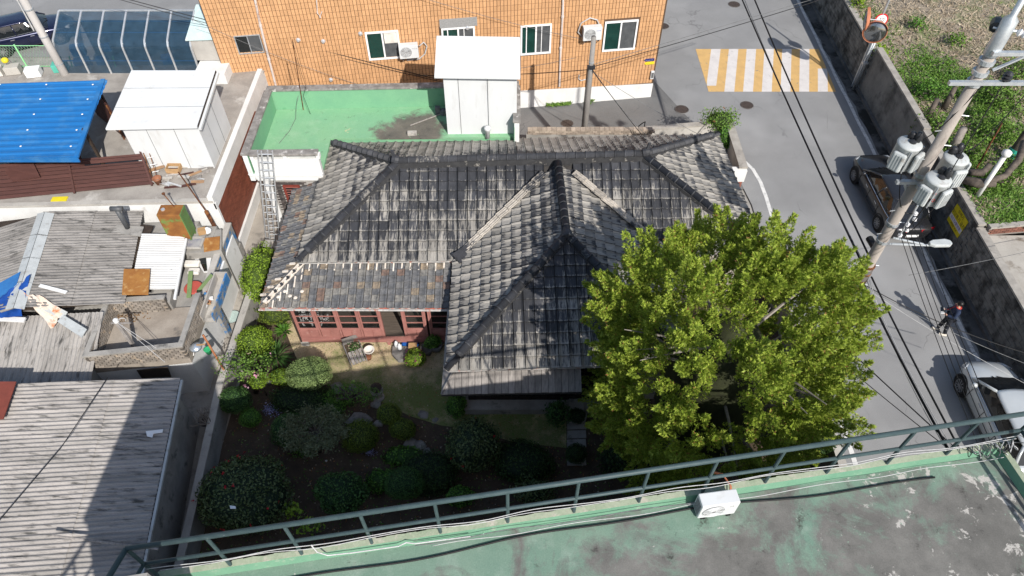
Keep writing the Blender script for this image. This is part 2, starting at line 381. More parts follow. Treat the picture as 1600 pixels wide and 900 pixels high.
# parapet: rim top slightly ragged, inner face painted green
def rim(b, A, B, nin, seed, z1=8.2):
    L = (B - A).length; n = int(L / .18); rr = random.Random(seed); d = (B - A) / n
    for i in range(n):
        p, q = A + d * i, A + d * (i + 1); o = rr.uniform(-.012, .012); o2 = rr.uniform(-.012, .012)
        pts = [lift(p, 8.004), lift(q, 8.004), lift(q + nin * .16, 8.004), lift(p + nin * .16, 8.004)]
        top = [lift(p - nin * o, z1), lift(q - nin * o2, z1), lift(q + nin * .11, z1 - .012), lift(p + nin * .11, z1 - .012)]
        vs = pts + top; b.mi = 0; b.add(vs, [(4, 5, 6, 7), (0, 1, 5, 4)]); b.mi = 1; b.add(vs, [(2, 3, 7, 6)])
pr = MB(); rim(pr, NA, NB, nn, 1); rim(pr, NB, NC, -nd, 2); rim(pr, ND, NA, nd, 3)
pr.build('parapet', [m_rim, m_ngreen], nb)
# unseen stair head, added out of the picture to shade the left slate roof
sh = thing('unseen_stair_head', P(250, 990, 8.0), 'unseen stair head added on the near green roof to cast shade at the left', 'shed')
c0 = Vector((-6.95, 3.0, 8.005))
part('wall', m_white, sh, lambda b: b.prism([c0, c0 + V(1.7, .29, 0), c0 + V(1.9, -3.7, 0), c0 + V(-.15, -4.0, 0)], (0, 0, 2.45)))
part('roof', m_conc, sh, lambda b: b.prism([c0 + V(-.05, .05, 2.45), c0 + V(1.75, .34, 2.45), c0 + V(1.95, -3.75, 2.45), c0 + V(-.2, -4.05, 2.45)], (0, 0, .15)))
# railing
m_rail = M('teal_rail_paint', (.055, .085, .09), (.04, .065, .07), 6, c3=(.36, .39, .38), s3=9, t3=.70, w3=.03, rough=.5, stretch=(1, 3, 1))
rl = thing('roof_railing', NA, 'dark teal pipe railing along the edge of the near green roof', 'railing')
RA, RB = NA + nn * .07 - nd * .0, NB + nn * .07
ztop, zmid = 9.52, 8.8
part('top_rail', m_rail, rl, lambda b: b.tube([lift(RA, ztop), lift(RB, ztop)], .047, 10), True)
part('mid_rail', m_rail, rl, lambda b: b.tube([lift(RA, zmid), lift(RB, zmid)], .036, 10), True)
RD, RC = ND + nd * .07, NC - nd * .07
part('top_rail', m_rail, rl, lambda b: b.tube([lift(RA, ztop), lift(RD, ztop)], .047, 10), True)
part('mid_rail', m_rail, rl, lambda b: b.tube([lift(RA, zmid), lift(RD, zmid)], .036, 10), True)
part('top_rail', m_rail, rl, lambda b: b.tube([lift(RB, ztop), lift(RC, ztop)], .047, 10), True)
part('mid_rail', m_rail, rl, lambda b: b.tube([lift(RB, zmid), lift(RC, zmid)], .036, 10), True)
L = (RB - RA).length; npost = 13
for i in range(npost + 1):
    p = RA + (RB - RA) * (i / npost)
    part('post', m_rail, rl, lambda b: [b.tube([lift(p, 8.19), lift(p, ztop)], .033, 8)])
for k in range(1, 6):
    for A_, D_ in ((RA, RD), (RB, RC)):
        p = A_ + (D_ - A_).normalized() * 1.3 * k
        part('post', m_rail, rl, lambda b: b.tube([lift(p, 8.19), lift(p, ztop)], .033, 8))
# cables tied along the railing and a black hose on the roof
def along(s, off, z): return lift(RA + nd * s + nn * off, z)
def wobble(s0, s1, off, z0, amp, seed, n=46, dz=None):
    rr = random.Random(seed); a, b_ = rr.uniform(0, 6), rr.uniform(0, 6); out = []
    for i in range(n + 1):
        s = lerp2(s0, s1, i / n); zz = z0 + amp * math.sin(s * 1.9 + a) + amp * .6 * math.sin(s * 4.3 + b_) + (dz(s) if dz else 0)
        out.append(along(s, off + .02 * math.sin(s * 2.7 + b_), zz))
    return out
def cable(name, pts, r, m, label, cat='cable', group=None, n=5):
    b = MB(); b.tube(pts, r, n); return tag(b.build(name, m, None, True), label, cat, group)
cable('cable', wobble(0, L, .06, 8.66, .022, 1, 80), .008, m_cable_w, 'white cable tied just under the mid rail of the roof railing', group='cables along the roof railing')
cable('cable', wobble(.2, L, .075, 8.60, .03, 2, 80), .007, m_cable_w, 'white cable sagging below the mid rail of the roof railing', group='cables along the roof railing')
cable('cable', wobble(4.8, L, .21, 8.13, .012, 3, 70), .007, m_cable_w, 'pale cable lying along the inner edge of the green parapet', group='cables along the roof railing')
cable('cable', wobble(4.5, 10.5, .17, 8.2, .012, 4, 50), .009, m_cable_g, 'grey cable lying on the parapet rim in front of the railing posts', group='cables along the roof railing')
cable('cable', [along(2.75, .06, 8.66), along(2.8, .1, 8.4), along(2.95, .12, 8.225), along(3.4, .14, 8.22), along(4.2, .15, 8.22), along(4.35, .12, 8.26), along(4.5, .15, 8.22), along(5.5, .17, 8.21)], .013, m_cable_w, 'white cable dropping from the rail and bending along the rim', group='cables along the roof railing')
cable('hose', [along(s, .30 + .07 * math.sin(s * .55) + .03 * math.sin(s * 1.7), 8.022) for s in np.linspace(.1, L - 1.6, 70)], .02, m_black, 'black hose lying on the green roof along the parapet', 'hose')
# ------------------------------------------------------------------ tiled house
def tile_paint(name, st, worn_bias=0.0, zk=.10, lowk=0.0, lowr=.16, dark=(.028, .029, .033), bare=(.315, .295, .265)):
    """dark roof paint flaking off cement tiles: bare streaks run down the slope"""
    m, t, b = newmat(name); vec = worldpos(t, st); vec1 = worldpos(t)
    rv = rand(t)
    n1 = noise(t, vec, 1.0, 9, .72, .2); n2 = noise(t, vec1, .42, 4, .55); n4 = noise(t, vec, 4.5, 6, .7)
    sx = _n(t, 'ShaderNodeSeparateXYZ'); t.links.new(vec1, sx.inputs[0])
    eave = math_(t, 'MULTIPLY', math_(t, 'SUBTRACT', 3.9, sx.outputs[2]), zk)      # the paint is most worn where rain runs off, near the eaves
    f = math_(t, 'ADD', math_(t, 'MULTIPLY', n1, .62), math_(t, 'ADD', math_(t, 'MULTIPLY', n2, .5), math_(t, 'ADD', math_(t, 'MULTIPLY', rv, .035), math_(t, 'ADD', math_(t, 'MULTIPLY', n4, .40), eave))))
    f = math_(t, 'ADD', f, worn_bias)
    at = _n(t, 'ShaderNodeAttribute'); at.attribute_name = 'along'      # 0 at the lower edge of a tile, 1 at its head
    if lowk: f = math_(t, 'ADD', f, math_(t, 'MULTIPLY', ramp(t, at.outputs['Fac'], [(0, (1, 1, 1)), (lowr, (.75,) * 3), (lowr * 1.8, (0, 0, 0))]), lowk))
    wear = ramp(t, f, gray(.735, .80))
    bare_c = mix(t, ramp(t, noise(t, vec, 2.5, 6), gray(.3, .7)), bare, tuple(x * .66 for x in bare))
    paint = mix(t, ramp(t, noise(t, vec1, 2.0, 6), gray(.35, .7)), dark, tuple(x * 1.8 for x in dark))
    paint = mix(t, math_(t, 'MULTIPLY', rv, .3), paint, tuple(x * 2.0 for x in dark))
    col = mix(t, wear, paint, bare_c)
    tone = _n(t, 'ShaderNodeMapRange'); tone.inputs[3].default_value = .78; tone.inputs[4].default_value = 1.2; t.links.new(rv, tone.inputs[0]); cc = _n(t, 'ShaderNodeCombineColor')
    for i in range(3): t.links.new(tone.outputs[0], cc.inputs[i])
    col = mix(t, 1.0, col, cc.outputs[0], 'MULTIPLY')
    col = mix(t, 1.0, col, ramp(t, noise(t, vec, 6, 4), [(.25, (.75,) * 3), (.75, (1.18,) * 3)]), 'MULTIPLY')
    t.links.new(col, b.inputs['Base Color']); b.inputs['Roughness'].default_value = .62; b.inputs['Specular IOR Level'].default_value = .35
    bump(t, b, noise(t, vec, 7, 4), .4, .012); return m
m_tile_f = tile_paint('flaking_roof_paint_front', (9, .8, .8), -.05, .10, .065, .10)
m_tile_s = tile_paint('flaking_roof_paint_side', (.8, 9, .8), .085, .05, -.11, .30)
m_tile_b = tile_paint('flaking_roof_paint_back', (9, .8, .8), -.01, .1, .06, .12)
m_ridge = tile_paint('ridge_tile_paint', (3, 3, 1), -.13, 0)
m_valley = tile_paint('valley_tile_paint', (2.2, 2.2, 1), .03, 0, bare=(.40, .36, .31))
m_eave = M('eave_timber', (.05, .045, .042), (.03, .028, .026), 3)
def tile_mesh(tw, tl, roll=.045, thick=.05, lap=1.14, prof=((0, 1), (.10, .75), (.2, .1), (.5, 0), (.82, .05), (.93, .55), (1, .98))):
    """one interlocking tile: x across (0..tw centred), y up the slope, lower edge lifted onto the tile below"""
    L = tl * lap; vs = []; fs = []; n = len(prof)
    for j, (yy, zz) in enumerate(((-tl / 2, thick + .012), (tl * .1, thick * .62), (L - tl / 2, .004))):
        for k, (px, h) in enumerate(prof): vs.append(((px - .5) * tw * .935, yy, zz + h * roll))
    for j in range(2):
        for k in range(n - 1): a = j * n + k; fs.append((a, a + 1, a + 1 + n, a + n))
    base = len(vs)
    for k, (px, h) in enumerate(prof): vs.append(((px - .5) * tw * .935, -tl / 2 + .004, h * roll - .012))
    for k in range(n - 1): fs.append((k + 1, k, base + k, base + k + 1))
    return np.array(vs), fs
def inside(pt, poly):
    x, y = pt; r = False; n = len(poly)
    for i in range(n):
        x1, y1 = poly[i]; x2, y2 = poly[(i + 1) % n]
        if (y1 > y) != (y2 > y) and x < (x2 - x1) * (y - y1) / (y2 - y1) + x1: r = not r
    return r
CAMV = Vector((0, 0, CAM_H))
def tile_slope(poly3, tw, tl, proto, tiles, mat_i, overhang=.05, phase=0, convex_cut=True, tri=None):
    """lays rows of tiles over a roof plane; poly3[0]->poly3[1] is the eave. Tiles on hips and valleys are cut to the line."""
    p0, p1 = Vector(poly3[0]), Vector(poly3[1]); e = (p1 - p0).normalized()
    nrm = Vector((0, 0, 0)); k = len(poly3)
    for i in range(k): nrm += (Vector(poly3[i]) - p0).cross(Vector(poly3[(i + 1) % k]) - p0)
    nrm.normalize()
    if nrm.z < 0: nrm = -nrm
    s = nrm.cross(e)
    if s.z < 0: s = -s
    ex = s.cross(nrm)          # right handed frame: ex, s, nrm
    p2 = [((Vector(q) - p0).dot(ex), (Vector(q) - p0).dot(s)) for q in poly3]
    xs = [q[0] for q in p2]; ysl = [q[1] for q in p2]
    A = np.array([[ex.x, s.x, nrm.x], [ex.y, s.y, nrm.y], [ex.z, s.z, nrm.z]])
    lines = []
    for i in range(k):
        a, b_ = Vector(p2[i]), Vector(p2[(i + 1) % k])
        if i == 0: continue
        lines.append((a, b_))
    rows = int(math.ceil((max(ysl) + .02) / tl)); x0 = min(xs) + phase
    cols = int(math.ceil((max(xs) - min(xs)) / tw)) + 1
    for r in range(rows):
        for c in range(-1, cols):
            cx = x0 + (c + .5) * tw; cy = -overhang + (r + .5) * tl
            cor = [(cx + dx * tw * .49, cy + dy * tl * .49) for dx in (-1, 1) for dy in (-1, 1)]
            # shift the test points off the eave so the first row may overhang
            cin = [inside((x, max(y, .01)), p2) for x, y in cor]
            ctr = inside((cx, max(cy, .02)), p2)
            if not any(cin) and not ctr: continue
            org = p0 + ex * cx + s * cy
            tiles.append(dict(A=A, org=np.array(org), ex=ex, s=s, n=nrm, full=all(cin), p2=p2, c=(cx, cy), p0=p0, proto=proto, mat=mat_i, tl=tl,
                              d=(CAMV - org).length / max(.12, nrm.dot((CAMV - org).normalized())) ** .5, par=None))
def cut_tile(td):
    """tile cut by the sloping edges of its roof plane"""
    vs, fs = td['proto']; bm = bmesh.new(); bv = [bm.verts.new(tuple(v)) for v in vs]
    for f in fs: bm.faces.new([bv[i] for i in f])
    cx, cy = td['c']; p2 = td['p2']; k = len(p2)
    for i in range(1, k):
        a, b_ = p2[i], p2[(i + 1) % k]; dx, dy = b_[0] - a[0], b_[1] - a[1]; L = math.hypot(dx, dy)
        if L < 1e-5: continue
        nx, ny = dy / L, -dx / L
        mid = ((a[0] + b_[0]) / 2, (a[1] + b_[1]) / 2)
        if inside((mid[0] + nx * .02, mid[1] + ny * .02), p2): nx, ny = -nx, -ny      # outward
        # only edges whose span comes near this tile
        tpar = ((cx - a[0]) * dx + (cy - a[1]) * dy) / (L * L)
        dist = abs((cx - a[0]) * nx + (cy - a[1]) * ny)
        if tpar < -.25 / L or tpar > 1 + .25 / L or dist > .55: continue
        g = bm.verts[:] + bm.edges[:] + bm.faces[:]
        bmesh.ops.bisect_plane(bm, geom=g, plane_co=(a[0] - cx, a[1] - cy, 0), plane_no=(nx, ny, 0), clear_outer=True)
    if not bm.faces: bm.free(); return None
    bm.verts.ensure_lookup_table(); bm.verts.index_update()
    out = (np.array([v.co[:] for v in bm.verts]), [tuple(v.index for v in f.verts) for f in bm.faces]); bm.free(); return out
def lay_tiles(tiles, parent, name, mats, limit=300, stuff_name=None, jitter=.006, edge_mat=None):
    """the `limit` tiles that show largest are objects of their own, the rest one mesh of kind stuff"""
    tiles.sort(key=lambda t: t['d']); off = np.array(base_of(parent)); shared = {}; rest = [MB() for _ in mats]; alo = [[] for _ in mats]; rr = random.Random(5); n = 0
    for td in tiles:
        geo = td['proto'] if td['full'] else cut_tile(td)
        if geo is None or len(geo[1]) < 1: continue
        if n < limit:
            n += 1
            key = (id(td['proto']), td['mat']) if td['full'] else None
            if key is None or key not in shared:
                me = bpy.data.meshes.new(name); me.from_pydata([tuple(v) for v in geo[0]], [], geo[1]); me.materials.append(mats[td['mat']]); me.materials.append(edge_mat or mats[td['mat']])
                if td['full']: me.polygons.foreach_set('material_index', [0] * (len(geo[1]) * 2 // 3) + [1] * (len(geo[1]) - len(geo[1]) * 2 // 3))
                at_ = me.attributes.new('along', 'FLOAT', 'POINT'); at_.data.foreach_set('value', np.clip(geo[0][:, 1] / td['tl'] + .5, 0, 1.2).astype(np.float32))
                if key: shared[key] = me
            else: me = shared[key]
            o = bpy.data.objects.new(name, me); C.objects.link(o); o.parent = parent
            M4 = Matrix(td['A'].tolist()).to_4x4(); M4.translation = Vector(td['org'] - off)
            tw = Matrix.Rotation(rr.uniform(-jitter, jitter), 4, 'Z') @ Matrix.Translation((0, rr.uniform(-jitter, jitter), rr.uniform(0, jitter)))
            o.matrix_basis = M4 @ tw
        else:
            alo[td['mat']] += list(np.clip(geo[0][:, 1] / td['tl'] + .5, 0, 1.2)); vs = geo[0].copy(); vs[:, 1] += rr.uniform(-jitter, jitter); vs[:, 2] += rr.uniform(0, jitter)
            k_ = len(geo[1]) * 2 // 3 if td['full'] else len(geo[1]); w3 = (vs @ td['A'].T) + td['org']
            rb_ = rest[td['mat']]; rb_.mi = td['mat']; rb_.add(w3, geo[1][:k_])
            if td['full']: b0_ = len(rb_.v) - len(w3); rb_.f += [tuple(i + b0_ for i in f_) for f_ in geo[1][k_:]]; rb_.m += [len(mats)] * (len(geo[1]) - k_)
    if any(b.v for b in rest):
        big = MB()
        for i, b in enumerate(rest):
            b0_ = len(big.v); big.v += b.v; big.f += [tuple(j + b0_ for j in f_) for f_ in b.f]; big.m += b.m
        o = big.build(stuff_name or name, list(mats) + [edge_mat or mats[0]], parent, False); o['kind'] = 'stuff'; at_ = o.data.attributes.new('along', 'FLOAT', 'POINT'); fl_ = [x for a_ in alo for x in a_]
        if len(fl_) == len(o.data.vertices): at_.data.foreach_set('value', np.array(fl_, dtype=np.float32))
house = thing('tiled_house', (0, 18, 0), 'single storey house with dark flaking tiled hip roof and front wing', 'house')
ZE = 3.1
FL, BL, BR, FR = V(-7.2, 16.0, ZE), V(-7.15, 22.2, ZE), V(8.15, 22.7, ZE), V(8.6, 16.45, ZE)
RL, RR = V(-3.95, 19.12, 4.68), V(4.6, 19.5, 4.68)
VL, VR = V(-1.93, 16.08, ZE), V(5.3, 16.3, ZE)
WL, WR = V(-1.93, 11.7, ZE - .05), V(5.3, 11.95, ZE - .05)
J, WT = V(1.6, 19.25, 4.64), V(1.74, 15.72, 4.62)
slopes = [([FL, VL, J, VR, FR, RR, RL], 0), ([BR, BL, RL, RR], 2), ([BL, FL, RL], 1), ([FR, BR, RR], 1),
          ([VL, WL, WT, J], 1), ([WL, WR, WT], 0), ([WR, VR, J, WT], 1)]
def deck(b):
    for poly, _ in slopes:
        p0 = poly[0]; n = Vector((0, 0, 0))
        for i in range(len(poly)): n += (poly[i] - p0).cross(poly[(i + 1) % len(poly)] - p0)
        n.normalize(); n = n if n.z > 0 else -n
        b.prism([p - n * ((p - p0).dot(n) + .035) for p in poly], -n * .09)
roof = part('roof', m_eave, house, deck)
big_tile = tile_mesh(.335, .36); tiles = []
for poly, mi in slopes: tile_slope(poly, .335, .36, big_tile, tiles, mi)
lay_tiles(tiles, roof, 'roof_tile', [m_tile_f, m_tile_s, m_tile_b], 300, edge_mat=M('dark_tile_edge', (.03, .03, .033), (.018, .018, .02), 5))
# ridges: mortar bed + overlapping half round tiles
def half_tile(L, r):
    vs = []; fs = []; n = 7
    for y, rr in ((0, r * 1.12), (L * .12, r * 1.12), (L * .125, r), (L * 1.04, r * .97)):
        for k in range(n):
            a = math.pi * k / (n - 1); vs.append((math.cos(a) * rr, y, math.sin(a) * rr * 1.05))
    for j in range(3):
        for k in range(n - 1): fs.append((j * n + k, j * n + k + 1, (j + 1) * n + k + 1, (j + 1) * n + k))
    fs += [tuple(range(n - 1, -1, -1)), tuple(range(3 * n, 4 * n))]
    return vs, fs
_hm = {}
def ridge_run(A, B, r=.125, L=.33, rise=.11, up_end=0, name='ridge_tile', mat=None, bed=True):
    """A low end, B high end"""
    A = Vector(A); B = Vector(B); mat = mat or m_ridge; n = max(1, round((B - A).length / L)); L_ = (B - A).length / n; key = (round(L_, 3), r, mat.name)
    if key not in _hm:
        vs, fs = half_tile(L_, r); me = bpy.data.meshes.new(name); me.from_pydata(vs, [], fs); me.materials.append(mat); _hm[key] = me
        me.polygons.foreach_set('use_smooth', [len(f) < 6 for f in fs])
    d = (B - A).normalized(); x = d.cross(Vector((0, 0, 1))).normalized(); z = x.cross(d); M3 = Matrix((x, d, z)).transposed().to_4x4()
    if bed:
        part('ridge_bed', M('ridge_mortar', (.05, .05, .052), (.03, .03, .032), 4, c3=(.3, .28, .25), s3=4, t3=.64), roof, lambda b: b.bar(A - z * .04, B - z * .04, r * 2.15, rise * 2 + .02, up=z))
    rr = random.Random(int(A.x * 100)); off = base_of(house)
    for i in range(n):
        p = A + d * (L_ * i) + z * rise; k = 1 - i / max(1, n - 1)
        p = p + Vector((0, 0, up_end * max(0, k - .75) ** 2 * 16))
        o = bpy.data.objects.new(name, _hm[key]); C.objects.link(o); o.parent = roof
        M4 = M3.copy(); M4.translation = p - off + x * rr.uniform(-.008, .008); o.matrix_basis = M4
out = lambda a, b, k: a + (a - b).normalized() * k
ridge_run(RL, RR, .13, .34, .17)
for lo, hi in ((FL, RL), (BL, RL), (BR, RR), (FR, RR), (WL, WT), (WR, WT)):
    a = lo + (hi - lo) * .10
    ridge_run(a, hi, .125, .36, .12, 0)
    # black end cap and the small lower tail of the hip
    d = (hi - lo).normalized()
    part('ridge_end_cap', m_ridge, roof, lambda b: b.lathe(a + V(0, 0, .10) - d * .06, [(.02, -.03), (.15, -.02), (.17, .03), (.15, .1)], 14, axis=d))
    ridge_run(lo - d * .05, a, .10, .36, .03, .04, bed=False)
ridge_run(WT + V(0, -.1, .02), J + V(0, -.2, .04), .125, .34, .14)
part('ridge_end_cap', m_ridge, roof, lambda b: b.lathe(WT + V(0, -.15, .14), [(.02, -.05), (.17, -.04), (.19, .04), (.16, .2)], 14, axis=(0, 1, .1)))
for e_, dd in ((RL, (-1, 0, 0)), (RR, (1, 0, 0))):
    part('ridge_end_cap', m_ridge, roof, lambda b: [b.lathe(e_ + V(0, 0, .2), [(.03, -.06), (.17, -.02), (.18, .1), (.13, .22)], 12, axis=(dd[0], 0, .25)), b.bar(e_ + V(dd[0] * .1, 0, .3), e_ + V(dd[0] * .16, .02, .62), .05, .09)])
# valley tiles laid over the two valleys
vt = tile_mesh(.30, .44, .035, .035, 1.12, ((0, 0), (.08, .9), (.2, .25), (.32, .9), (.5, .3), (.68, .9), (.8, .25), (.92, .9), (1, 0)))
def valley(A, B):
    d = (B - A).normalized(); x = d.cross(Vector((0, 0, 1))).normalized(); z = x.cross(d); n = int((B - A).length / .44); off = base_of(house)
    me = bpy.data.meshes.new('valley_tile'); me.from_pydata([tuple(v) for v in vt[0]], [], vt[1]); me.materials.append(m_valley)
    rr = random.Random(n)
    for i in range(n):
        o = bpy.data.objects.new('valley_tile', me); C.objects.link(o); o.parent = roof
        M4 = Matrix((x, d, z)).transposed().to_4x4() @ Matrix.Rotation(rr.uniform(-.05, .05), 4, 'Z'); M4.translation = A + d * (.44 * (i + .5)) + z * .12 - off; o.matrix_basis = M4
valley(VL + V(.25, .2, .03), J + V(-.2, -.25, 0)); valley(VR + V(-.2, .2, .03), J + V(.25, -.25, 0))
m_slate = M('dark_cover_tile', (.03, .03, .033), (.05, .05, .055), 4, rough=.5)
part('valley_cap', m_slate, roof, lambda b: b.box(VL + V(.28, .05, .22), (.62, .42, .05), M=(Matrix.Rotation(.75, 3, 'Z') @ Matrix.Rotation(.3, 3, 'X'))))
# gutters / fascia boards along the eaves
m_gut = M('gutter_metal', (.45, .44, .42), (.3, .29, .28), 5, c3=(.35, .14, .1), s3=6, t3=.6)
for a, c in ((WL, WR), (FL, VL), (VR, FR), (BL, BR), (VL, WL), (VR, WR), (BL, FL), (BR, FR)):
    part('gutter', m_gut, roof, lambda b: b.bar(a + V(0, 0, -.06), c + V(0, 0, -.06), .07, .07))
# ------------------------------------------------------------------ lean-to with old clay tiles over the porch
def clay_mat():
    m, t, b = newmat('old_clay_tile'); vec = worldpos(t); rv = rand(t)
    col = ramp(t, rv, [(0, (.15, .15, .155)), (.22, (.22, .213, .205)), (.42, (.18, .18, .185)), (.58, (.27, .255, .23)), (.70, (.16, .162, .168)), (.84, (.33, .26, .185)), (.93, (.23, .15, .115)), (1, (.34, .28, .20))], 'CONSTANT')
    sx = _n(t, 'ShaderNodeSeparateXYZ'); t.links.new(vec, sx.inputs[0])
    col = mix(t, ramp(t, noise(t, vec, 7, 7, .7), gray(.35, .75)), col, (.06, .06, .062))
    col = mix(t, ramp(t, noise(t, vec, 4.3, 8, .75), gray(.62, .72)), col, (.42, .40, .36))
    t.links.new(col, b.inputs['Base Color']); b.inputs['Roughness'].default_value = .85; b.inputs['Specular IOR Level'].default_value = .2
    bump(t, b, noise(t, vec, 45, 4), .4, .01); return m
m_clay = clay_mat()
ZL, ZU = 2.45, 2.93
E0, E1 = P(407, 480, ZL), P(697, 481, ZL); T1, T0 = P(701, 408, ZU), P(474, 408, ZU)
E0.x = -8.35; E1.x = -1.98; T1.x = -1.98
LB, LT = V(-8.35, 20.35, ZL), V(-7.28, 20.35, ZU)
lean = part('porch_roof', m_eave, house, lambda b: [b.prism([p - V(0, 0, .05) for p in (E0, E1, T1, T0)], (0, 0, -.07)), b.prism([p - V(0, 0, .05) for p in (LB, E0, T0, LT)], (0, 0, -.07))])
ctile = tile_mesh(.262, .235, .045, .028, 1.15, ((0, .5), (.12, .15), (.35, 0), (.6, .25), (.8, .9), (.92, 1), (1, .6)))
tiles = []
tile_slope([E0, E1, T1, T0], .262, .235, ctile, tiles, 0, .03); tile_slope([LB, E0, T0, LT], .262, .235, ctile, tiles, 0, .03)
lay_tiles(tiles, lean, 'clay_tile', [m_clay], 300, jitter=.012, edge_mat=m_clay)
m_mortar = M('white_lime_mortar', (.72, .66, .58), (.6, .52, .44), 5, c3=(.4, .34, .28), s3=7, t3=.62)
sdir = (T0 - E0); sl = (T1 - E1).normalized(); upn = V(0, -.28, .96)
part('mortar', m_mortar, lean, lambda b: b.bar(T0 + V(-.05, -.02, .05), T1 + V(0, -.02, .05), .09, .07))
k = 0; x = T0.x + .25
while x < T1.x - .1:
    f = V(x, T0.y - .02, ZU + .03); part('mortar', m_mortar, lean, lambda b: b.bar(f, f - sl * (.33 + .05 * math.sin(x * 9)), .045, .05, up=upn)); x += .285
part('mortar', m_mortar, lean, lambda b: b.bar(E0.lerp(T0, .08) + V(0, 0, .06), T0 + V(0, 0, .08), .06, .05))
part('mortar', m_mortar, lean, lambda b: b.bar(E0.lerp(T0, .05) + V(.13, 0, .05), T0 + V(.11, -.06, .06), .045, .05))
for j in range(12):
    c = E0.lerp(T0, .1 + .073 * j) + V(.06, -.02, .09); part('mortar', m_slate if j % 2 else m_mortar, lean, lambda b: b.box(c, (.09, .12, .05), rz=.6))
for j in range(5):
    c = E0.lerp(T0, .18 + .17 * j) + V(.2, -.08, .03); part('mortar', m_mortar, lean, lambda b: b.bar(c, c - sl * (.28 + .04 * j), .04, .04, up=upn))
    c2 = E0.lerp(T0, .2 + .17 * j) + V(-.12, .1, .05); part('mortar', m_mortar, lean, lambda b: b.bar(c2, c2 + V(-.2, .03, -.06), .07, .05))
rr = random.Random(4)
for j in range(6):
    c = E0.lerp(E1, .06 + .03 * j) + (T1 - E1) * rr.uniform(.15, .55) + V(0, 0, .05)
    part('mortar', m_mortar, lean, lambda b: b.lathe(c, [(.05, 0), (.07, .02), (.04, .05)], 8))
m_redfas = M('flaking_red_fascia', (.48, .14, .10), (.55, .5, .46), 5, lo=.45, hi=.55)
part('fascia', m_redfas, lean, lambda b: b.bar(E0 + V(0, .0, -.07), E1 + V(0, .0, -.07), .05, .1))
part('gutter', m_gut, lean, lambda b: b.tube([E0 + V(-.05, -.07, -.05), E1 + V(0, -.07, -.05)], .04, 6))
part('fascia', M('rust_red_edge', (.3, .09, .05), (.2, .06, .04), 5), lean, lambda b: b.bar(E0 + V(-.02, 0, -.05), LB + V(-.02, 0, -.05), .05, .09))
part('downpipe', m_mortar, lean, lambda b: [b.bar(T1 + V(.03, .05, .1), E1 + V(.03, -.05, .08), .12, .1), b.bar(T1 + V(.14, .1, .16), T1 + V(.14, -.7, .06), .08, .08)])
# ------------------------------------------------------------------ walls and porch front
m_hwall = M('house_wall', (.42, .38, .33), (.34, .3, .26), 2)
part('wall', m_hwall, house, lambda b: b.prism([V(-7.0, 16.35, 0), V(-1.5, 16.45, 0), V(-1.5, 12.35, 0), V(4.8, 12.5, 0), V(4.8, 16.6, 0), V(8.0, 16.7, 0), V(7.7, 22.2, 0), V(-6.9, 21.7, 0)], (0, 0, 3.0)))
YW = 14.78
px = [457, 491, 525, 559, 593, 629, 663]
xs = [PY(u, 492, YW).x for u in px]; X0 = xs[0]; XE = -1.9
post_z0, sill, rail, top = .42, .46, .93, 2.33
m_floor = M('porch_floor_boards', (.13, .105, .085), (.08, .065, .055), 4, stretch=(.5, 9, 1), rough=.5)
for i in range(9):
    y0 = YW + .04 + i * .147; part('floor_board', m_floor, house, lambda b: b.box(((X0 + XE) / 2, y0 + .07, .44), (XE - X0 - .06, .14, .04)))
part('sill_beam', m_red, house, lambda b: b.box(((X0 + XE) / 2, YW - .02, .33), (XE - X0 + .1, .14, .18)))
part('head_beam', m_red, house, lambda b: b.box(((X0 + XE) / 2, YW + .02, 2.30), (XE - X0, .1, .12)))
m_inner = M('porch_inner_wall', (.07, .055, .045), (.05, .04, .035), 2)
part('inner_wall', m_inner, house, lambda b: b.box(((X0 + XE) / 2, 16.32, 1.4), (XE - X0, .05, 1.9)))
part('side_wall', m_wood_dk, house, lambda b: b.box((X0 - .03, (YW + 16.3) / 2, 1.35), (.06, 16.3 - YW, 2.0)))
for i, x in enumerate(xs + [xs[-1] + .14]):
    wd = .085 if i in (0, 4, 5) else .06
    part('post', m_red, house, lambda b: b.box((x, YW, (sill + top) / 2 - .02), (wd, .09, top - sill - .1)))
def bay(x0, x1, dark=False):
    xc = (x0 + x1) / 2; wd = x1 - x0 - .075
    w_ = part('window', m_red, house, lambda b: [b.box((xc, YW, rail), (wd, .05, .06)), b.box((xc, YW, 2.2), (wd, .05, .05)), b.box((x0 + .06, YW, 1.57), (.045, .05, 1.2)), b.box((x1 - .06, YW, 1.57), (.045, .05, 1.2))])
    for z in (1.29, 1.65): part('glazing_bar', m_red, w_, lambda b: b.box((xc, YW, z), (wd - .09, .035, .028)))
    for z0, z1 in ((.965, 1.27), (1.31, 1.63), (1.67, 2.17)): part('pane', m_pane, w_, lambda b: b.box((xc, YW + .005, (z0 + z1) / 2), (wd - .1, .006, z1 - z0)))
    for s_ in (-1, 1):
        part('panel', m_red, w_, lambda b: b.box((xc + s_ * wd * .25, YW - .012, (sill + rail) / 2 - .01), (wd * .46, .03, rail - sill - .1)))
    part('panel_frame', m_red, w_, lambda b: b.box((xc, YW + .015, (sill + rail) / 2 - .01), (wd, .03, rail - sill - .02)))
m_pane = glassmat('clear_porch_glass', (.03, .035, .035), .03, .22)
for i in (0, 1, 2, 3, 5): bay(xs[i], xs[i + 1])
bay(xs[6] + .14, XE)
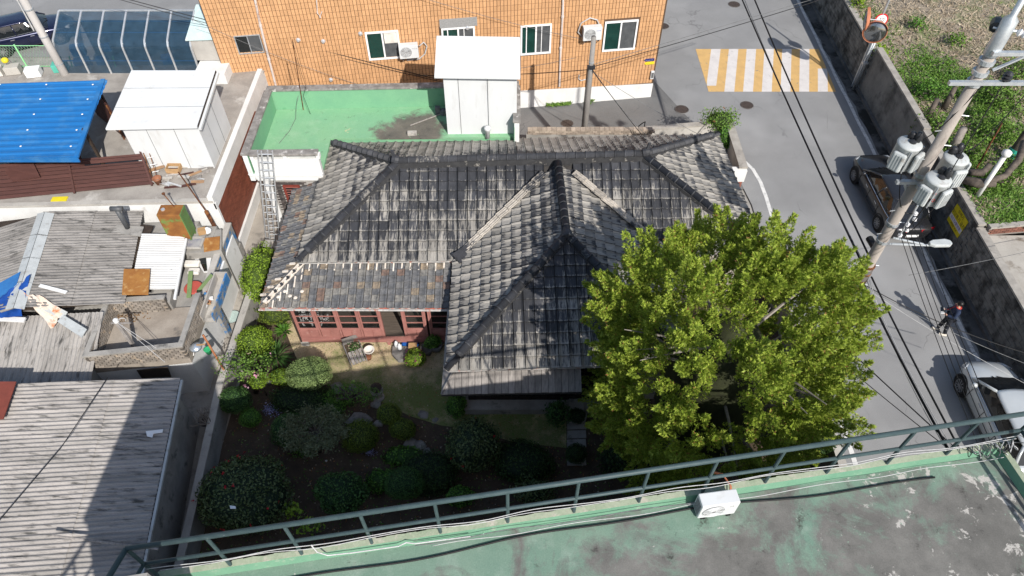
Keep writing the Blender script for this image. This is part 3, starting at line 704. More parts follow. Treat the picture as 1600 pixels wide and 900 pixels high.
# ground posts and stones under the porch
for x in (xs[2] + .35, xs[4] + .12): part('porch_post', m_red, house, lambda b: b.box((x, YW, .13), (.12, .12, .26)))
part('corner_stone', m_conc_lt, house, lambda b: b.box((X0 + .1, YW - .03, .12), (.28, .16, .3)))
part('plinth', m_conc_lt, house, lambda b: b.box(((X0 + XE) / 2, YW + .3, .1), (XE - X0, .1, .2)))
part('downpipe', m_wood_dk, house, lambda b: b.tube([V(X0 - .02, YW - .1, 2.36), V(X0 + .0, YW - .1, .3)], .035, 6))
# white twig ornament behind the first window
tw = thing('coral_ornament', (xs[0] + .42, YW + .3, .47), 'white branching ornament behind the leftmost porch window', 'ornament')
def twig(b):
    rr = random.Random(2); c = base_of(tw)
    def grow(p, d, L, r, k):
        q = p + d * L; b.tube([p, q], [r, r * .7], 5)
        if k:
            for _ in range(3): grow(q, (d + V(rr.uniform(-.9, .9), rr.uniform(-.5, .5), rr.uniform(-.3, .6))).normalized(), L * .72, r * .75, k - 1)
    for s_ in (-.22, 0, .22): grow(c + V(s_, 0, 0), V(s_ * 1.5, 0, 1).normalized(), .36, .034, 3)
part('branches', m_white, tw, twig)
part('stand', m_wood_dk, tw, lambda b: b.box(base_of(tw) + V(0, 0, .04), (.7, .25, .08)))
# ------------------------------------------------------------------ wooden canopy and lattice front of the wing
CZ0, CZ1 = 2.40, 2.72
c0, c1 = P(692.5, 617, CZ0), P(909, 612.5, CZ0); c0.x = -2.14
t0, t1 = V(-1.75, 11.92, CZ1), V(c1.x, 12.05, CZ1)
can = part('canopy', m_eave, house, lambda b: [b.prism([p - V(0, 0, .05) for p in (c0, c1, t1, t0)], (0, 0, -.04)), b.prism([c0 - V(0, 0, .05), t0 - V(0, 0, .05), V(-1.75, 16.0, CZ1 - .05), V(-2.14, 16.0, CZ0 - .05)], (0, 0, -.04))])
n = 21; ed = (c1 - c0)
for i in range(n):
    a, b_ = c0 + ed * ((i + .03) / n), c0 + ed * ((i + .97) / n)
    fa, fb = (t0.x - a.x) / (t0.x - c0.x), (t0.x - b_.x) / (t0.x - c0.x)
    def topp(p):
        k = min(1, max(0, (p.x - c0.x) / (t0.x - c0.x))); q = t0 + (t1 - t0) * ((p.x - t0.x) / (t1.x - t0.x)) if p.x > t0.x else c0.lerp(t0, k); return q
    zo = V(0, 0, .012 * (i % 2))
    part('board', m_wood_grey, can, lambda b: b.prism([a + zo, b_ + zo, topp(b_) + zo, topp(a) + zo], (0, 0, .018)))
for i in range(24):
    y0 = c0.y + .02 + i * .2; y1 = min(y0 + .19, 16.0)
    if y0 >= 16: break
    k0 = min(1, max(0, (y0 - c0.y) / (t0.y - c0.y))); k1 = min(1, max(0, (y1 - c0.y) / (t0.y - c0.y)))
    q0 = V(lerp2(-2.14, -1.75, k0), y0, lerp2(CZ0, CZ1, k0)); q1 = V(lerp2(-2.14, -1.75, k1), y1, lerp2(CZ0, CZ1, k1))
    part('board', m_wood_grey, can, lambda b: b.prism([V(-2.14, y0, CZ0), q0, q1, V(-2.14, y1, CZ0)], (0, 0, .018)))
part('hip_batten', m_wood_grey, can, lambda b: b.bar(c0 + V(0, 0, .04), t0 + V(0, 0, .04), .05, .04))
YF = 12.28; m_latt = M('black_lattice_wood', (.03, .025, .022), (.018, .015, .013), 6)
part('window', m_latt, house, lambda b: [b.box((1.0, YF, z), (4.9, .06, .08)) for z in (.42, .80, 2.3)])
wl = part('lattice', m_latt, house, lambda b: [b.box((x, YF - .02, 1.35), (.03, .03, 1.9)) for x in np.arange(-1.4, 3.45, .23)] + [b.box((1.0, YF - .04, z), (4.9, .025, .025)) for z in (.6, 1.0, 1.2, 1.6, 1.9, 2.1)])
wl['kind'] = 'stuff'
part('pane', m_glass, house, lambda b: b.box((1.0, YF + .03, 1.4), (4.9, .01, 1.85)))
part('plinth', m_conc, house, lambda b: b.box((1.0, 12.2, .17), (5.3, .6, .34)))
# ------------------------------------------------------------------ step slab, planters at the wing corner
tag(part('stone_slab', m_conc_lt, None, lambda b: b.prism([P(889, 618, .45), P(912, 616, .45), P(913, 642, .45), P(888, 643, .45)], (0, 0, -.45)), bevel=.02), 'pale concrete slab at the shaded corner of the wing', 'slab')
# ------------------------------------------------------------------ orange tiled apartment building
O0, O1 = V(-12.55, 27.0, 0), V(6.85, 29.72, 0)
od = (O1 - O0); OL = od.length; od.normalize(); on = Vector((od.y, -od.x, 0))     # on faces the camera
def OW(u, v, off=0.0):
    """point of the facade plane on the sight line u, v"""
    d = ray(u, v); o = Vector((0, 0, CAM_H)); t = (O0 + on * off - o).dot(on) / d.dot(on); return o + d * t
ob = thing('apartment_building', (O0 + O1) / 2, 'orange tiled apartment building with white framed windows', 'building')
m_grout = M('dark_grout', (.11, .065, .04), (.08, .05, .03), 3)
m_otile = M('orange_wall_tile', (.57, .325, .165), (.52, .295, .148), 1.2, rnd=.08, rough=.42, bmp=.12, c3=(.47, .265, .135), s3=.8, t3=.60, w3=.12, stretch=(1.5, 1.5, .35))
OTOP = 9.5
def zb(s): return lerp2(1.38, .74, s / OL)
bk = -on * 9
part('wall', m_grout, ob, lambda b: b.prism([O0 + V(0, 0, -.1), O1 + V(0, 0, -.1), O1 + bk + V(0, 0, -.1), O0 + bk + V(0, 0, -.1)], (0, 0, OTOP)))
part('base_band', m_white, ob, lambda b: b.prism([O0 + on * .04 + V(0, 0, -.1), O1 + on * .04 + V(0, 0, -.1), O1 + on * .04 + V(0, 0, zb(OL)), O0 + on * .04 + V(0, 0, zb(0))], -on * .06))
# openings: (pixel corners of the window)
wins = [(573, 48, 625, 92), (690, 42, 742, 68), (813, 38, 861, 84), (943, 32, 994, 78), (369, 54, 410, 83)]
holes = []
for (u0, v0, u1, v1) in wins:
    a, c = OW((u0 + u1) / 2 - (u1 - u0) / 2, (v0 + v1) / 2), OW(u1, (v0 + v1) / 2); zt, zbm = OW((u0 + u1) / 2, v0).z, OW((u0 + u1) / 2, v1).z
    holes.append([(a - O0).dot(od), (c - O0).dot(od), zbm, zt])
TW, TH, G = .15, .25, .016
def tile_box(wd, h, t=.018):
    hx, hz, e = wd / 2, h / 2, .004
    vs = [(-hx, 0, -hz), (hx, 0, -hz), (hx, 0, hz), (-hx, 0, hz), (-hx + e, t, -hz + e), (hx - e, t, -hz + e), (hx - e, t, hz - e), (-hx + e, t, hz - e)]
    return np.array(vs), [(4, 5, 6, 7), (0, 1, 5, 4), (1, 2, 6, 5), (2, 3, 7, 6), (3, 0, 4, 7)]
tl_ = []
ncol = int(OL / TW); row = 0
A3 = np.array([[od.x, on.x, 0], [od.y, on.y, 0], [0, 0, 1]])
for r in range(40):
    z = .55 + r * TH + TH / 2
    if z > OTOP - .3: break
    for c in range(ncol):
        s = (c + .5) * TW + .02
        zlo = zb(s)
        if z - TH / 2 < zlo - TH: continue
        z0, z1 = max(z - TH / 2, zlo + .01), z + TH / 2
        if z1 - z0 < .05: continue
        if any(h[0] - .02 < s < h[1] + .02 and h[2] - .02 < z < h[3] + .02 for h in holes): continue
        p = O0 + od * s + V(0, 0, (z0 + z1) / 2)
        dd = (CAMV - p).length
        tl_.append((dd, p, (z1 - z0) > TH - .01, z1 - z0))
proto = tile_box(TW - G, TH - G); tl_.sort(key=lambda q: q[0])
wall_o = ob; offb = np.array(base_of(ob)); me_t = bpy.data.meshes.new('wall_tile'); me_t.from_pydata([tuple(v) for v in proto[0]], [], proto[1]); me_t.materials.append(m_otile)
rest = MB(); rest.mi = 0; cnt = 0
for dd, p, full, h in tl_:
    if cnt < 300 and full and ray and p.z < 6.0:
        o = bpy.data.objects.new('wall_tile', me_t); C.objects.link(o); o.parent = ob
        M4 = Matrix(A3.tolist()).to_4x4(); M4.translation = p - base_of(ob); o.matrix_basis = M4; cnt += 1
    else:
        g = proto if full else tile_box(TW - G, h - G); rest.add((g[0] @ A3.T) + np.array(p), g[1])
o = rest.build('wall_tile', m_otile, ob); o['kind'] = 'stuff'
part('coping', m_conc, ob, lambda b: b.prism([O0 + on * .1 + V(0, 0, OTOP - .1), O1 + on * .1 + V(0, 0, OTOP - .1), O1 + bk + V(0, 0, OTOP - .1), O0 + bk + V(0, 0, OTOP - .1)], (0, 0, .2)))
def ob_box(b, s0, s1, z0, z1, o0, o1):
    b.prism([O0 + od * s0 + on * o0 + V(0, 0, z0), O0 + od * s1 + on * o0 + V(0, 0, z0), O0 + od * s1 + on * o0 + V(0, 0, z1), O0 + od * s0 + on * o0 + V(0, 0, z1)], on * (o1 - o0))
for i, (s0, s1, z0, z1) in enumerate(holes):
    dark = i == 4; fm = m_steel if dark else m_frame; f = .035 if dark else .075
    wd = part('window', fm, ob, lambda b: [ob_box(b, s0, s1, z0, z0 + f, .0, .06), ob_box(b, s0, s1, z1 - f, z1, .0, .06), ob_box(b, s0, s0 + f, z0 + f, z1 - f, .0, .06), ob_box(b, s1 - f, s1, z0 + f, z1 - f, .0, .06)])
    sm = (s0 + s1) / 2
    part('sash', fm, wd, lambda b: ob_box(b, sm - f * .45, sm + f * .45, z0 + f, z1 - f, .005, .045))
    if i in (2, 1): part('sash', fm, wd, lambda b: [ob_box(b, s0 + .25, s0 + .29, z0 + f, z1 - f, .004, .04), ob_box(b, sm + .24, sm + .27, z0 + f, z1 - f, .004, .04)])
    part('pane', m_glass if dark else m_glass_gr, wd, lambda b: ob_box(b, s0 + f, sm - f * .4, z0 + f, z1 - f, -.03, .012))
    part('pane', m_screen, wd, lambda b: ob_box(b, sm + f * .4, s1 - f, z0 + f, z1 - f, -.03, .012))
    if i == 0: part('curtain', m_plaster, wd, lambda b: ob_box(b, sm + f, s1 - f, z0 + .75, z1 - f, .0125, .016))
h = holes[1]; part('lintel', M('speckled_granite', (.30, .30, .30), (.22, .22, .22), 30, lo=.4, hi=.6), ob, lambda b: ob_box(b, h[0] - .05, h[1] + .12, h[3] + .02, h[3] + .42, .0, .05))
m_pipe = M('old_white_pipe', (.60, .55, .52), (.5, .42, .38), 2, c3=(.26, .11, .06), s3=3, t3=.63)
def drain(pix, r, name='drain_pipe', m=m_pipe):
    pts = [OW(u, v, .08) for u, v in pix]
    part(name, m, ob, lambda b: [b.tube(pts, r, 8)] + [b.tube([p - V(0, 0, .05), p + V(0, 0, .05)], r * 1.35, 8) for p in pts[1:-1]])
drain([(396, -12), (407, 40), (420, 92), (431, 134)], .05)
drain([(880, -12), (879, 26), (876, 75), (874, 135)], .05)
drain([(494, -10), (496, 20), (500, 26), (503, 18)], .022)
for (u, v) in ((466, 62), (517, 124), (505, 64), (563, 52), (730, 43)):
    part('vent_cap', m_alu, ob, lambda b: b.lathe(OW(u, v, .0), [(.10, 0), (.10, .05), (.05, .12)], 12, axis=on))
part('conduit', m_cable_w, ob, lambda b: b.tube([OW(905, 117, .05), OW(904, 123, .07), OW(908, 126, .07), OW(915, 124, .06)], .025, 6))
part('rust_stain_pipe', m_rust, ob, lambda b: b.tube([OW(352, 137, .05), OW(390, 137, .05), OW(415, 136, .05)], .02, 5))
# address plates, flush on the wall near the corner
def text_mesh(name, txt, size, m, parent, mat4, depth=.001, align='CENTER'):
    cu = bpy.data.curves.new(name, 'FONT'); cu.body = txt; cu.size = size; cu.align_x = align; cu.align_y = 'CENTER'; cu.extrude = depth; cu.resolution_u = 3
    tmp = bpy.data.objects.new('tmp_text', cu); C.objects.link(tmp); bpy.context.view_layer.update()
    me = bpy.data.meshes.new_from_object(tmp.evaluated_get(bpy.context.evaluated_depsgraph_get())); bpy.data.objects.remove(tmp); me.materials.clear(); me.materials.append(m)
    o = bpy.data.objects.new(name, me); C.objects.link(o)
    if parent is not None:
        o.parent = parent; mat4 = Matrix.Translation(-base_of(parent)) @ mat4
    o.matrix_basis = mat4; return o
def frame(x, z, org):
    """matrix whose local X runs along x and local Y along z"""
    x = Vector(x).normalized(); y = Vector(z).normalized(); n = x.cross(y); m4 = Matrix((x, y, n)).transposed().to_4x4(); m4.translation = org; return m4
m_blue_pl = M('blue_enamel', (.02, .03, .16), (.02, .025, .13), 5, rough=.4); m_yel_pl = M('yellow_enamel', (.72, .60, .03), (.65, .54, .03), 5, rough=.4)
pl = thing('address_sign', OW(1014, 97, .03), 'small blue and yellow arrow plates on the orange wall corner', 'sign')
for v, m_, tx, tm in ((93.5, m_blue_pl, '중앙길 30', m_frame), (98.5, m_yel_pl, '중앙길', m_black)):
    c = OW(1014.5, v, .03)
    part('plate', m_, pl, lambda b: b.prism([c + od * .24 + V(0, 0, .07), c - od * .16 + V(0, 0, .07), c - od * .25, c - od * .16 - V(0, 0, .07), c + od * .24 - V(0, 0, .07)], on * .015))
    text_mesh('lettering', '— — —' , .1, tm, pl, frame(od, (0, 0, 1), c + on * .018))
mb = thing('wall_box', OW(1021, 117, .02), 'white notice box on the orange building corner', 'box')
part('box', m_white_clean, mb, lambda b: b.box(OW(1019, 117, .08), (.16, .1, .42), rz=math.atan2(od.y, od.x)), bevel=.01)
part('lid', m_cable_g, mb, lambda b: b.box(OW(1019, 117, .08) + on * .052, (.12, .01, .3), rz=math.atan2(od.y, od.x)))
# ------------------------------------------------------------------ air conditioners
def ac_unit(c, wd, dp, h, face, label, logo=None, pipes=None):
    """c: centre of the bottom, face: unit vector out of the fan side"""
    t = thing('air_conditioner', c, label, 'air conditioner', 'outdoor air conditioner units'); f = Vector(face).normalized(); x = Vector((0, 0, 1)).cross(f).normalized(); c = Vector(c)
    Mx = Matrix((x, f, Vector((0, 0, 1)))).transposed()
    part('casing', m_white_clean, t, lambda b: b.box(c + V(0, 0, h / 2 + .04), (wd, dp, h), M=Mx), bevel=.02)
    fc = c - x * wd * .14 + f * (dp / 2) + V(0, 0, h * .52 + .04); r = min(h * .40, wd * .34)
    m_fan = M('fan_grey', (.2, .2, .2), (.15, .15, .15), 6); m_well = M('fan_well', (.33, .33, .335), (.26, .26, .265), 5)
    w_ = part('fan_well', m_well, t, lambda b: b.lathe(fc, [(r, 0), (r, .004), (.02, .005)], 24, axis=f))
    for a in range(3):
        ang = a * 2.094 + .5; d = (x * math.cos(ang) + V(0, 0, math.sin(ang))); e = f.cross(d)
        part('fan_blade', m_fan, w_, lambda b: b.prism([fc + f * .008 + d * r * .15 - e * r * .12, fc + f * .008 + d * r * .85 - e * r * .42, fc + f * .008 + d * r * .9 + e * r * .15, fc + f * .008 + d * r * .2 + e * r * .18], f * .006))
    g = part('fan_grille', m_white_clean, t, lambda b: [b.tube([fc + f * .02 + (x * math.cos(a) + V(0, 0, math.sin(a))) * rr_ for a in np.linspace(0, 6.2832, 25)], .005, 4, False) for rr_ in np.linspace(r * .25, r, 7)] + [b.bar(fc + f * .022 + (x * math.cos(a) + V(0, 0, math.sin(a))) * r * .2, fc + f * .022 + (x * math.cos(a) + V(0, 0, math.sin(a))) * r, .008, .006) for a in np.arange(0, 6.28, .7854)])
    g['kind'] = 'stuff'
    for s_ in (1, -1):
        for k in range(6):
            part('louvre', m_cable_g, t, lambda b: b.box(c + x * s_ * (wd / 2 + .002) + V(0, 0, .12 + k * h * .13), (.012, dp * .72, .03), M=Mx))
        part('foot', m_black, t, lambda b: b.box(c + x * s_ * wd * .34 + V(0, 0, .02), (.08, dp * 1.08, .04), M=Mx))
    if logo:
        text_mesh('logo', logo[0], logo[1], logo[2], t, frame(-x if False else x, (0, 0, 1), c - x * wd * .32 * -1 * logo[3] + f * (dp / 2 + .003) + V(0, 0, h * .82)))
    return t, x, f
m_logo = M('grey_print', (.30, .30, .31), (.26, .26, .27), 5); m_logo_b = M('blue_print', (.03, .06, .35), (.03, .05, .3), 5)
AC = P(1115, 812, 8.0)
fdir = Vector((-.05, -.99, 0))
fdir = (P(1110, 860, 8.0) - P(1113, 812, 8.0)); fdir.z = 0
t, x, f = ac_unit(P(1114, 797, 8.005), .72, .27, .52, nn * 1.0 - nd * .02, 'white air conditioner standing on the near green roof', ('LG', .06, m_logo, 1))
bs = base_of(t); part('pipe', M('copper_pipe', (.45, .16, .08), (.35, .12, .06), 8, rough=.5), t, lambda b: [b.tube([bs + x * .3 - f * .12 + V(0, 0, .3), bs + x * .36 - f * .3 + V(0, 0, .33), bs + x * .3 - f * .55 + V(0, 0, .3), bs + x * .22 - f * .7 + V(0, 0, .1)], .016, 6), b.tube([bs + x * .33 - f * .12 + V(0, 0, .25), bs + x * .39 - f * .3 + V(0, 0, .28), bs + x * .33 - f * .55 + V(0, 0, .25), bs + x * .25 - f * .72 + V(0, 0, .0)], .014, 6)])
def wall_ac(u, v, label, logo, pipe_pix):
    c = OW(u, v, .26); t, x, f = ac_unit(c, .84, .3, .62, on, label, logo)
    part('bracket', m_steel, t, lambda b: [b.bar(c + od * s_ + on * .14 + V(0, 0, .02), c + od * s_ - on * .26 + V(0, 0, .02), .04, .04) for s_ in (-.3, .3)] + [b.bar(c + od * s_ + on * .1, c + od * s_ - on * .25 + V(0, 0, -.35), .03, .03) for s_ in (-.3, .3)])
    part('pipe', m_cable_w, t, lambda b: b.tube([OW(*p) for p in pipe_pix], .03, 7), True)
wall_ac(640, 90, 'white air conditioner on the orange wall beside the left white window', ('SAMSUNG', .055, m_logo, 1), [(655, 72, .2), (662, 66, .12), (667, 72, .1), (664, 84, .1), (655, 92, .08), (636, 94, .06)])
wall_ac(924, 62, 'white air conditioner on the orange wall behind the slim concrete pole', ('Carrier', .07, m_logo_b, 1), [(910, 58, .1), (903, 50, .1), (908, 36, .1), (922, 28, .1), (933, 31, .1), (937, 40, .12)])
# ------------------------------------------------------------------ annex with the green flat roof
ax = thing('annex_building', (-6, 22.5, 0), 'flat roofed annex with bright green roof and white parapet behind the tiled house', 'building')
def bias_ann(t, sx, vec):
    # one bare patch beside the stair box, where water stands
    dx = math_(t, 'SUBTRACT', sx.outputs[0], -3.7); dy = math_(t, 'MULTIPLY', math_(t, 'SUBTRACT', sx.outputs[1], 22.75), 1.4)
    r = math_(t, 'SQRT', math_(t, 'ADD', math_(t, 'MULTIPLY', dx, dx), math_(t, 'MULTIPLY', dy, dy)))
    return math_(t, 'SUBTRACT', .36, math_(t, 'MINIMUM', math_(t, 'MULTIPLY', r, .25), .58))
def pale_ann(t, sx): return math_(t, 'MULTIPLY', sx.outputs[0], 0.0)
m_aroof = green_roof('bright_green_roof', (.185, .385, .23), (.215, .415, .235), (.17, .155, .13), (.10, .095, .085), (.38, .44, .26), bias_ann, pale_ann)
m_agreen = M('green_parapet_inside', (.155, .345, .21), (.18, .385, .225), 1.5, c3=(.12, .3, .17), s3=2, t3=.66)
m_cope = M('mossy_coping', (.27, .255, .24), (.15, .14, .13), 4, c3=(.6, .58, .55), s3=3, t3=.62, bscale=40)
AZ, APT = 3.35, 4.25
AX0, AX1, AY0, AY1, AYH = -9.78, .28, 20.1, 24.25, 22.2
poly = [V(AX0, AY0, 0), V(-7.05, AY0 + .05, 0), V(-7.05, AYH, 0), V(AX1, AYH + .1, 0), V(AX1, AY1 + .35, 0), V(AX0, AY1, 0)]
lf = lambda pl, z: [V(p.x, p.y, z) for p in pl]
m_brickg = M('grey_brick_wall', (.10, .09, .085), (.06, .055, .05), 2)
part('wall', m_white, ax, lambda b: b.prism(lf([V(AX0 + .3, AY0 + .3, 0), V(-7.15, AY0 + .3, 0), V(-7.15, AYH + .1, 0), V(AX1 - .1, AYH + .15, 0), V(AX1 - .1, AY1 + .25, 0), V(AX0 + .3, AY1 - .1, 0)], -.05), (0, 0, 2.95)))
part('roof_slab', m_agreen, ax, lambda b: b.prism(lf([V(AX0 + .25, AY0 + .25, 0), V(-7.1, AY0 + .25, 0), V(-7.1, AYH + .05, 0), V(AX1 - .05, AYH + .12, 0), V(AX1 - .05, AY1 + .3, 0), V(AX0 + .25, AY1 - .05, 0)], 2.88), (0, 0, .37)))
part('roof_floor', m_aroof, ax, lambda b: b.prism(lf([V(AX0 + .1, AY0 + .1, 0), V(-7.08, AY0 + .1, 0), V(-7.08, AYH + .02, 0), V(AX1 - .1, AYH + .12, 0), V(AX1 - .1, AY1 + .2, 0), V(AX0 + .1, AY1 - .1, 0)], 3.27), (0, 0, AZ - 3.27)))
def para(a, b_, inn, name='parapet', z0=AZ, z1=APT, th=.2, slots=False):
    d = (b_ - a).normalized()
    part(name, m_agreen, ax, lambda b: b.prism([V(*(a + inn * (th - .02)).xy, z0 + .004), V(*(b_ + inn * (th - .02)).xy, z0 + .004), V(*(b_ + inn * th).xy, z0 + .004), V(*(a + inn * th).xy, z0 + .004)], (0, 0, z1 - z0 - .02)))
    part(name, m_white, ax, lambda b: b.prism([V(*a.xy, z0 - .3), V(*b_.xy, z0 - .3), V(*(b_ + inn * (th - .022)).xy, z0 - .3), V(*(a + inn * (th - .022)).xy, z0 - .3)], (0, 0, z1 - z0 + .12)))
    # coping on little blocks with open slots between
    L = (b_ - a).length; n = max(2, int(L / 1.5))
    for i in range(n + 1):
        p = a + d * (L * i / n * .97 + .06) + inn * th * .5
        part('coping_block', m_white, ax, lambda b: b.box(V(*p.xy, z1 - .10), (.14, th * .9, .18) if abs(d.x) > .5 else (th * .9, .14, .18)))
    part('coping', m_cope, ax, lambda b: b.prism([V(*(a - inn * .05).xy, z1 - .01), V(*(b_ - inn * .05).xy, z1 - .01), V(*(b_ + inn * (th + .05)).xy, z1 - .01), V(*(a + inn * (th + .05)).xy, z1 - .01)], (0, 0, .09)), bevel=.01)
para(poly[5], poly[4], V(0, -1, 0)); para(V(AX0, AY0, 0), V(AX0, AY1 - .26, 0), V(1, 0, 0)); para(V(AX0 + .26, AY0, 0), V(-7.05, AY0 + .05, 0), V(0, 1, 0))
para(V(AX1, AYH - .2, 0), V(AX1, AY1 + .09, 0), V(-1, 0, 0))
part('fascia', m_white, ax, lambda b: [b.prism([V(AX0 - .02, AY0 - .03, 3.38), V(-7.04, AY0 - .03, 3.38), V(-7.04, AY0 + .24, 2.88), V(AX0 + .2, AY0 + .24, 2.88)], (0, .12, 0))] + [b.bar(V(AX0 + .02 + k * .03, AY0 - .04 + k * .045, 3.36 - k * .085), V(-7.04, AY0 - .04 + k * .045, 3.36 - k * .085), .05, .035) for k in range(6)])
# grey brick wall under the fascia: bricks laid one by one
bw = part('brick_wall', m_mortar if False else M('brick_mortar', (.36, .34, .32), (.28, .27, .25), 3), ax, lambda b: b.box((-8.0, AY0 + .22, 1.45), (2.3, .1, 2.8)))
mbk = M('grey_brick', (.085, .07, .065), (.05, .045, .043), 8, rnd=.4, c3=(.2, .18, .16), s3=9, t3=.68)
mev = MB().box((0, 0, 0), (.19, .03, .055)); meb = bpy.data.meshes.new('brick'); meb.from_pydata(mev.v, [], mev.f); meb.materials.append(mbk)
def bricks(parent, x0, x1, y, z0, z1, me, L=.2, H=.067, mat_rot=0, skip=None, lim=300):
    n = 0; z = z0; r = 0
    while z < z1:
        x = x0 + (L / 2 if r % 2 else 0)
        while x < x1:
            if n < lim and not (skip and skip(x, z)):
                o = bpy.data.objects.new('brick', me); C.objects.link(o); o.parent = parent; o.location = V(x, y, z) - base_of(parent); n += 1
            x += L
        z += H; r += 1
bricks(bw, -9.0, -7.4, AY0 + .165, 1.0, 2.85, meb, skip=lambda x, z: (-8.75 < x < -8.05 and 1.55 < z < 2.72) or x > -7.9 or z < 1.3)
wn = part('window', M('red_brown_frame', (.20, .04, .028), (.15, .03, .02), 4), ax, lambda b: [b.box((-8.4, AY0 + .15, 2.66), (.64, .1, .08)), b.box((-8.4, AY0 + .15, 1.62), (.64, .1, .08)), b.box((-8.68, AY0 + .15, 2.14), (.08, .1, .96)), b.box((-8.12, AY0 + .15, 2.14), (.08, .1, .96))])
part('pane', m_glass, wn, lambda b: b.box((-8.4, AY0 + .168, 2.14), (.5, .01, .96)))
part('security_bar', m_red, wn, lambda b: [b.box((-8.4, AY0 + .13, z), (.48, .02, .02)) for z in np.arange(1.75, 2.6, .12)])['kind'] = 'stuff'
# white stair box on the annex roof
sb = thing('stair_box', (-1.1, 23.2, AZ), 'white panel stair box on the green annex roof', 'shed')
bx0, bx1, by0, by1 = -2.52, .18, 22.48, 24.0
part('wall', m_white_clean, sb, lambda b: b.prism([V(bx0, by0, AZ), V(bx1, by0 + .05, AZ), V(bx1, by1, AZ), V(bx0, by1, AZ)], (0, 0, 2.66)))
for k in (1, 2): part('panel_joint', m_cable_g, sb, lambda b: b.box((lerp2(bx0, bx1, [0, .2, .6][k]), by0 - .002, AZ + 1.33), (.012, .02, 2.6)))
rf = part('roof', m_white_clean, sb, lambda b: b.prism([V(bx0 - .28, by0 - .28, 6.08), V(bx1 + .12, by0 - .24, 6.0), V(bx1 + .12, by1 + .1, 6.52), V(bx0 - .28, by1 + .06, 6.6)], (0, 0, .06)))
part('roof_joint', m_cable_g, rf, lambda b: b.prism([V(bx0 - .28, 23.2, 6.405), V(bx1 + .12, 23.24, 6.325), V(bx1 + .12, 23.26, 6.333), V(bx0 - .28, 23.22, 6.413)], (0, 0, .006)))
part('flashing', m_rust, rf, lambda b: b.bar(V(bx1 + .125, by0 - .24, 6.03), V(bx1 + .125, by1 + .1, 6.55), .015, .05))
g = MB(); g.lathe(P(762, 215, AZ + .01) , [(.09, 0), (.09, .35), (.13, .38), (.13, .5), (.02, .55)], 14); tag(g.build('vent_pipe', m_white_clean, None, True), 'stubby white vent pipe on the green roof in front of the stair box', 'pipe')
tag(part('concrete_block', m_conc_lt, None, lambda b: b.box(P(644, 208, AZ + .07), (.36, .16, .14), rz=.05), bevel=.01), 'small concrete block lying on the bare patch of the green roof', 'block')
tag(part('pole_rod', m_wood_grey, None, lambda b: b.tube([P(641, 196, AZ + .03), P(692, 177, AZ + .06)], .025, 6)), 'wooden rod lying on the dark patch of the green roof', 'rod')
tag(part('gas_meter', m_cable_g, None, lambda b: [b.box(P(684, 172, AZ + .17), (.2, .16, .34)), b.lathe(P(693, 178, AZ + .01), [(.14, 0), (.14, .2), (.05, .25)], 12)], bevel=.01), 'grey box and canister in the shade left of the stair box', 'box')
ant = thing('antenna_mast', PY(475, 168, 24.0), 'thin dark antenna mast with loose wires on the annex parapet', 'antenna')
part('mast', m_rust, ant, lambda b: b.tube([PY(475, 178, 24.05), PY(457, 62, 24.05)], .018, 6))
part('wire', m_black, ant, lambda b: b.tube([PY(457, 64, 24.03), PY(472, 118, 23.95), PY(478, 135, 23.9), PY(474, 150, 23.85), PY(480, 165, 23.8), PY(485, 178, 23.7)], .008, 4))
cable('cable', [P(466, 150, 4.36), P(463, 165, AZ + .3), P(462, 185, AZ + .02), P(452, 205, AZ + .02), P(436, 224, AZ + .02)], .01, m_cable_g, 'thin dark wire lying across the green annex roof')
# ladder leaning on the annex
def ladder(b0, b1, wd, n, label):
    t = thing('ladder', b0, label, 'ladder', 'aluminium ladders'); d = (b1 - b0).normalized(); x = V(1, .05, 0)
    for s_ in (-1, 1): part('rail', m_alu, t, lambda b: b.bar(b0 + x * s_ * wd / 2, b1 + x * s_ * wd / 2, .035, .07, up=(0, -1, .2)))
    for k in range(n):
        p = b0 + d * ((b1 - b0).length * (k + .6) / n); part('rung', m_alu, t, lambda b: b.tube([p - x * wd / 2, p + x * wd / 2], .017, 6))
ladder(P(431, 392, .02), P(417, 236, 4.95), .38, 14, 'aluminium ladder leaning against the white annex parapet, front one')
b0 = P(421, 372, .02); ladder(P(422, 380, .02) + V(0, .1, 0), P(405, 238, 4.85) + V(.1, .08, 0), .34, 13, 'narrow aluminium ladder behind the front ladder at the annex')
# ------------------------------------------------------------------ retaining wall along the road
XW = 17.27
m_block = M('old_wall_block', (.19, .183, .17), (.12, .115, .108), 2.2, rnd=.25, c3=(.035, .034, .032), s3=1.1, t3=.56, w3=.08, bscale=35, bmp=.5)
m_wallc = M('old_wall_concrete', (.22, .212, .198), (.15, .145, .135), 1.3, c3=(.075, .072, .068), s3=1.0, t3=.58, w3=.08, bscale=35, bmp=.4)
rw = thing('retaining_wall', (XW, 25, 0), 'grey stained block retaining wall along the right side of the road', 'wall')
m_cop2 = M('pale_coping', (.36, .335, .30), (.26, .24, .215), 3, c3=(.15, .14, .13), s3=4, t3=.64)
segs = [(6.0, 18.55, 2.05), (18.55, 24.1, 2.22), (24.1, 30.2, 2.32), (30.2, 38.5, 2.1), (38.5, 64, 2.75)]
for y0, y1, zt in segs:
    part('wall_core', m_wallc, rw, lambda b: b.box((XW + .13, (y0 + y1) / 2, zt / 2 - .05), (.2, y1 - y0, zt + .1)))
    part('coping', m_cop2, rw, lambda b: b.box((XW + .12, (y0 + y1) / 2, zt + .04), (.30, y1 - y0, .08)))
blk = MB().box((0, 0, 0), (.05, .385, .185)); meblk = bpy.data.meshes.new('block'); meblk.from_pydata(blk.v, [], blk.f); meblk.materials.append(m_block)
bl = []
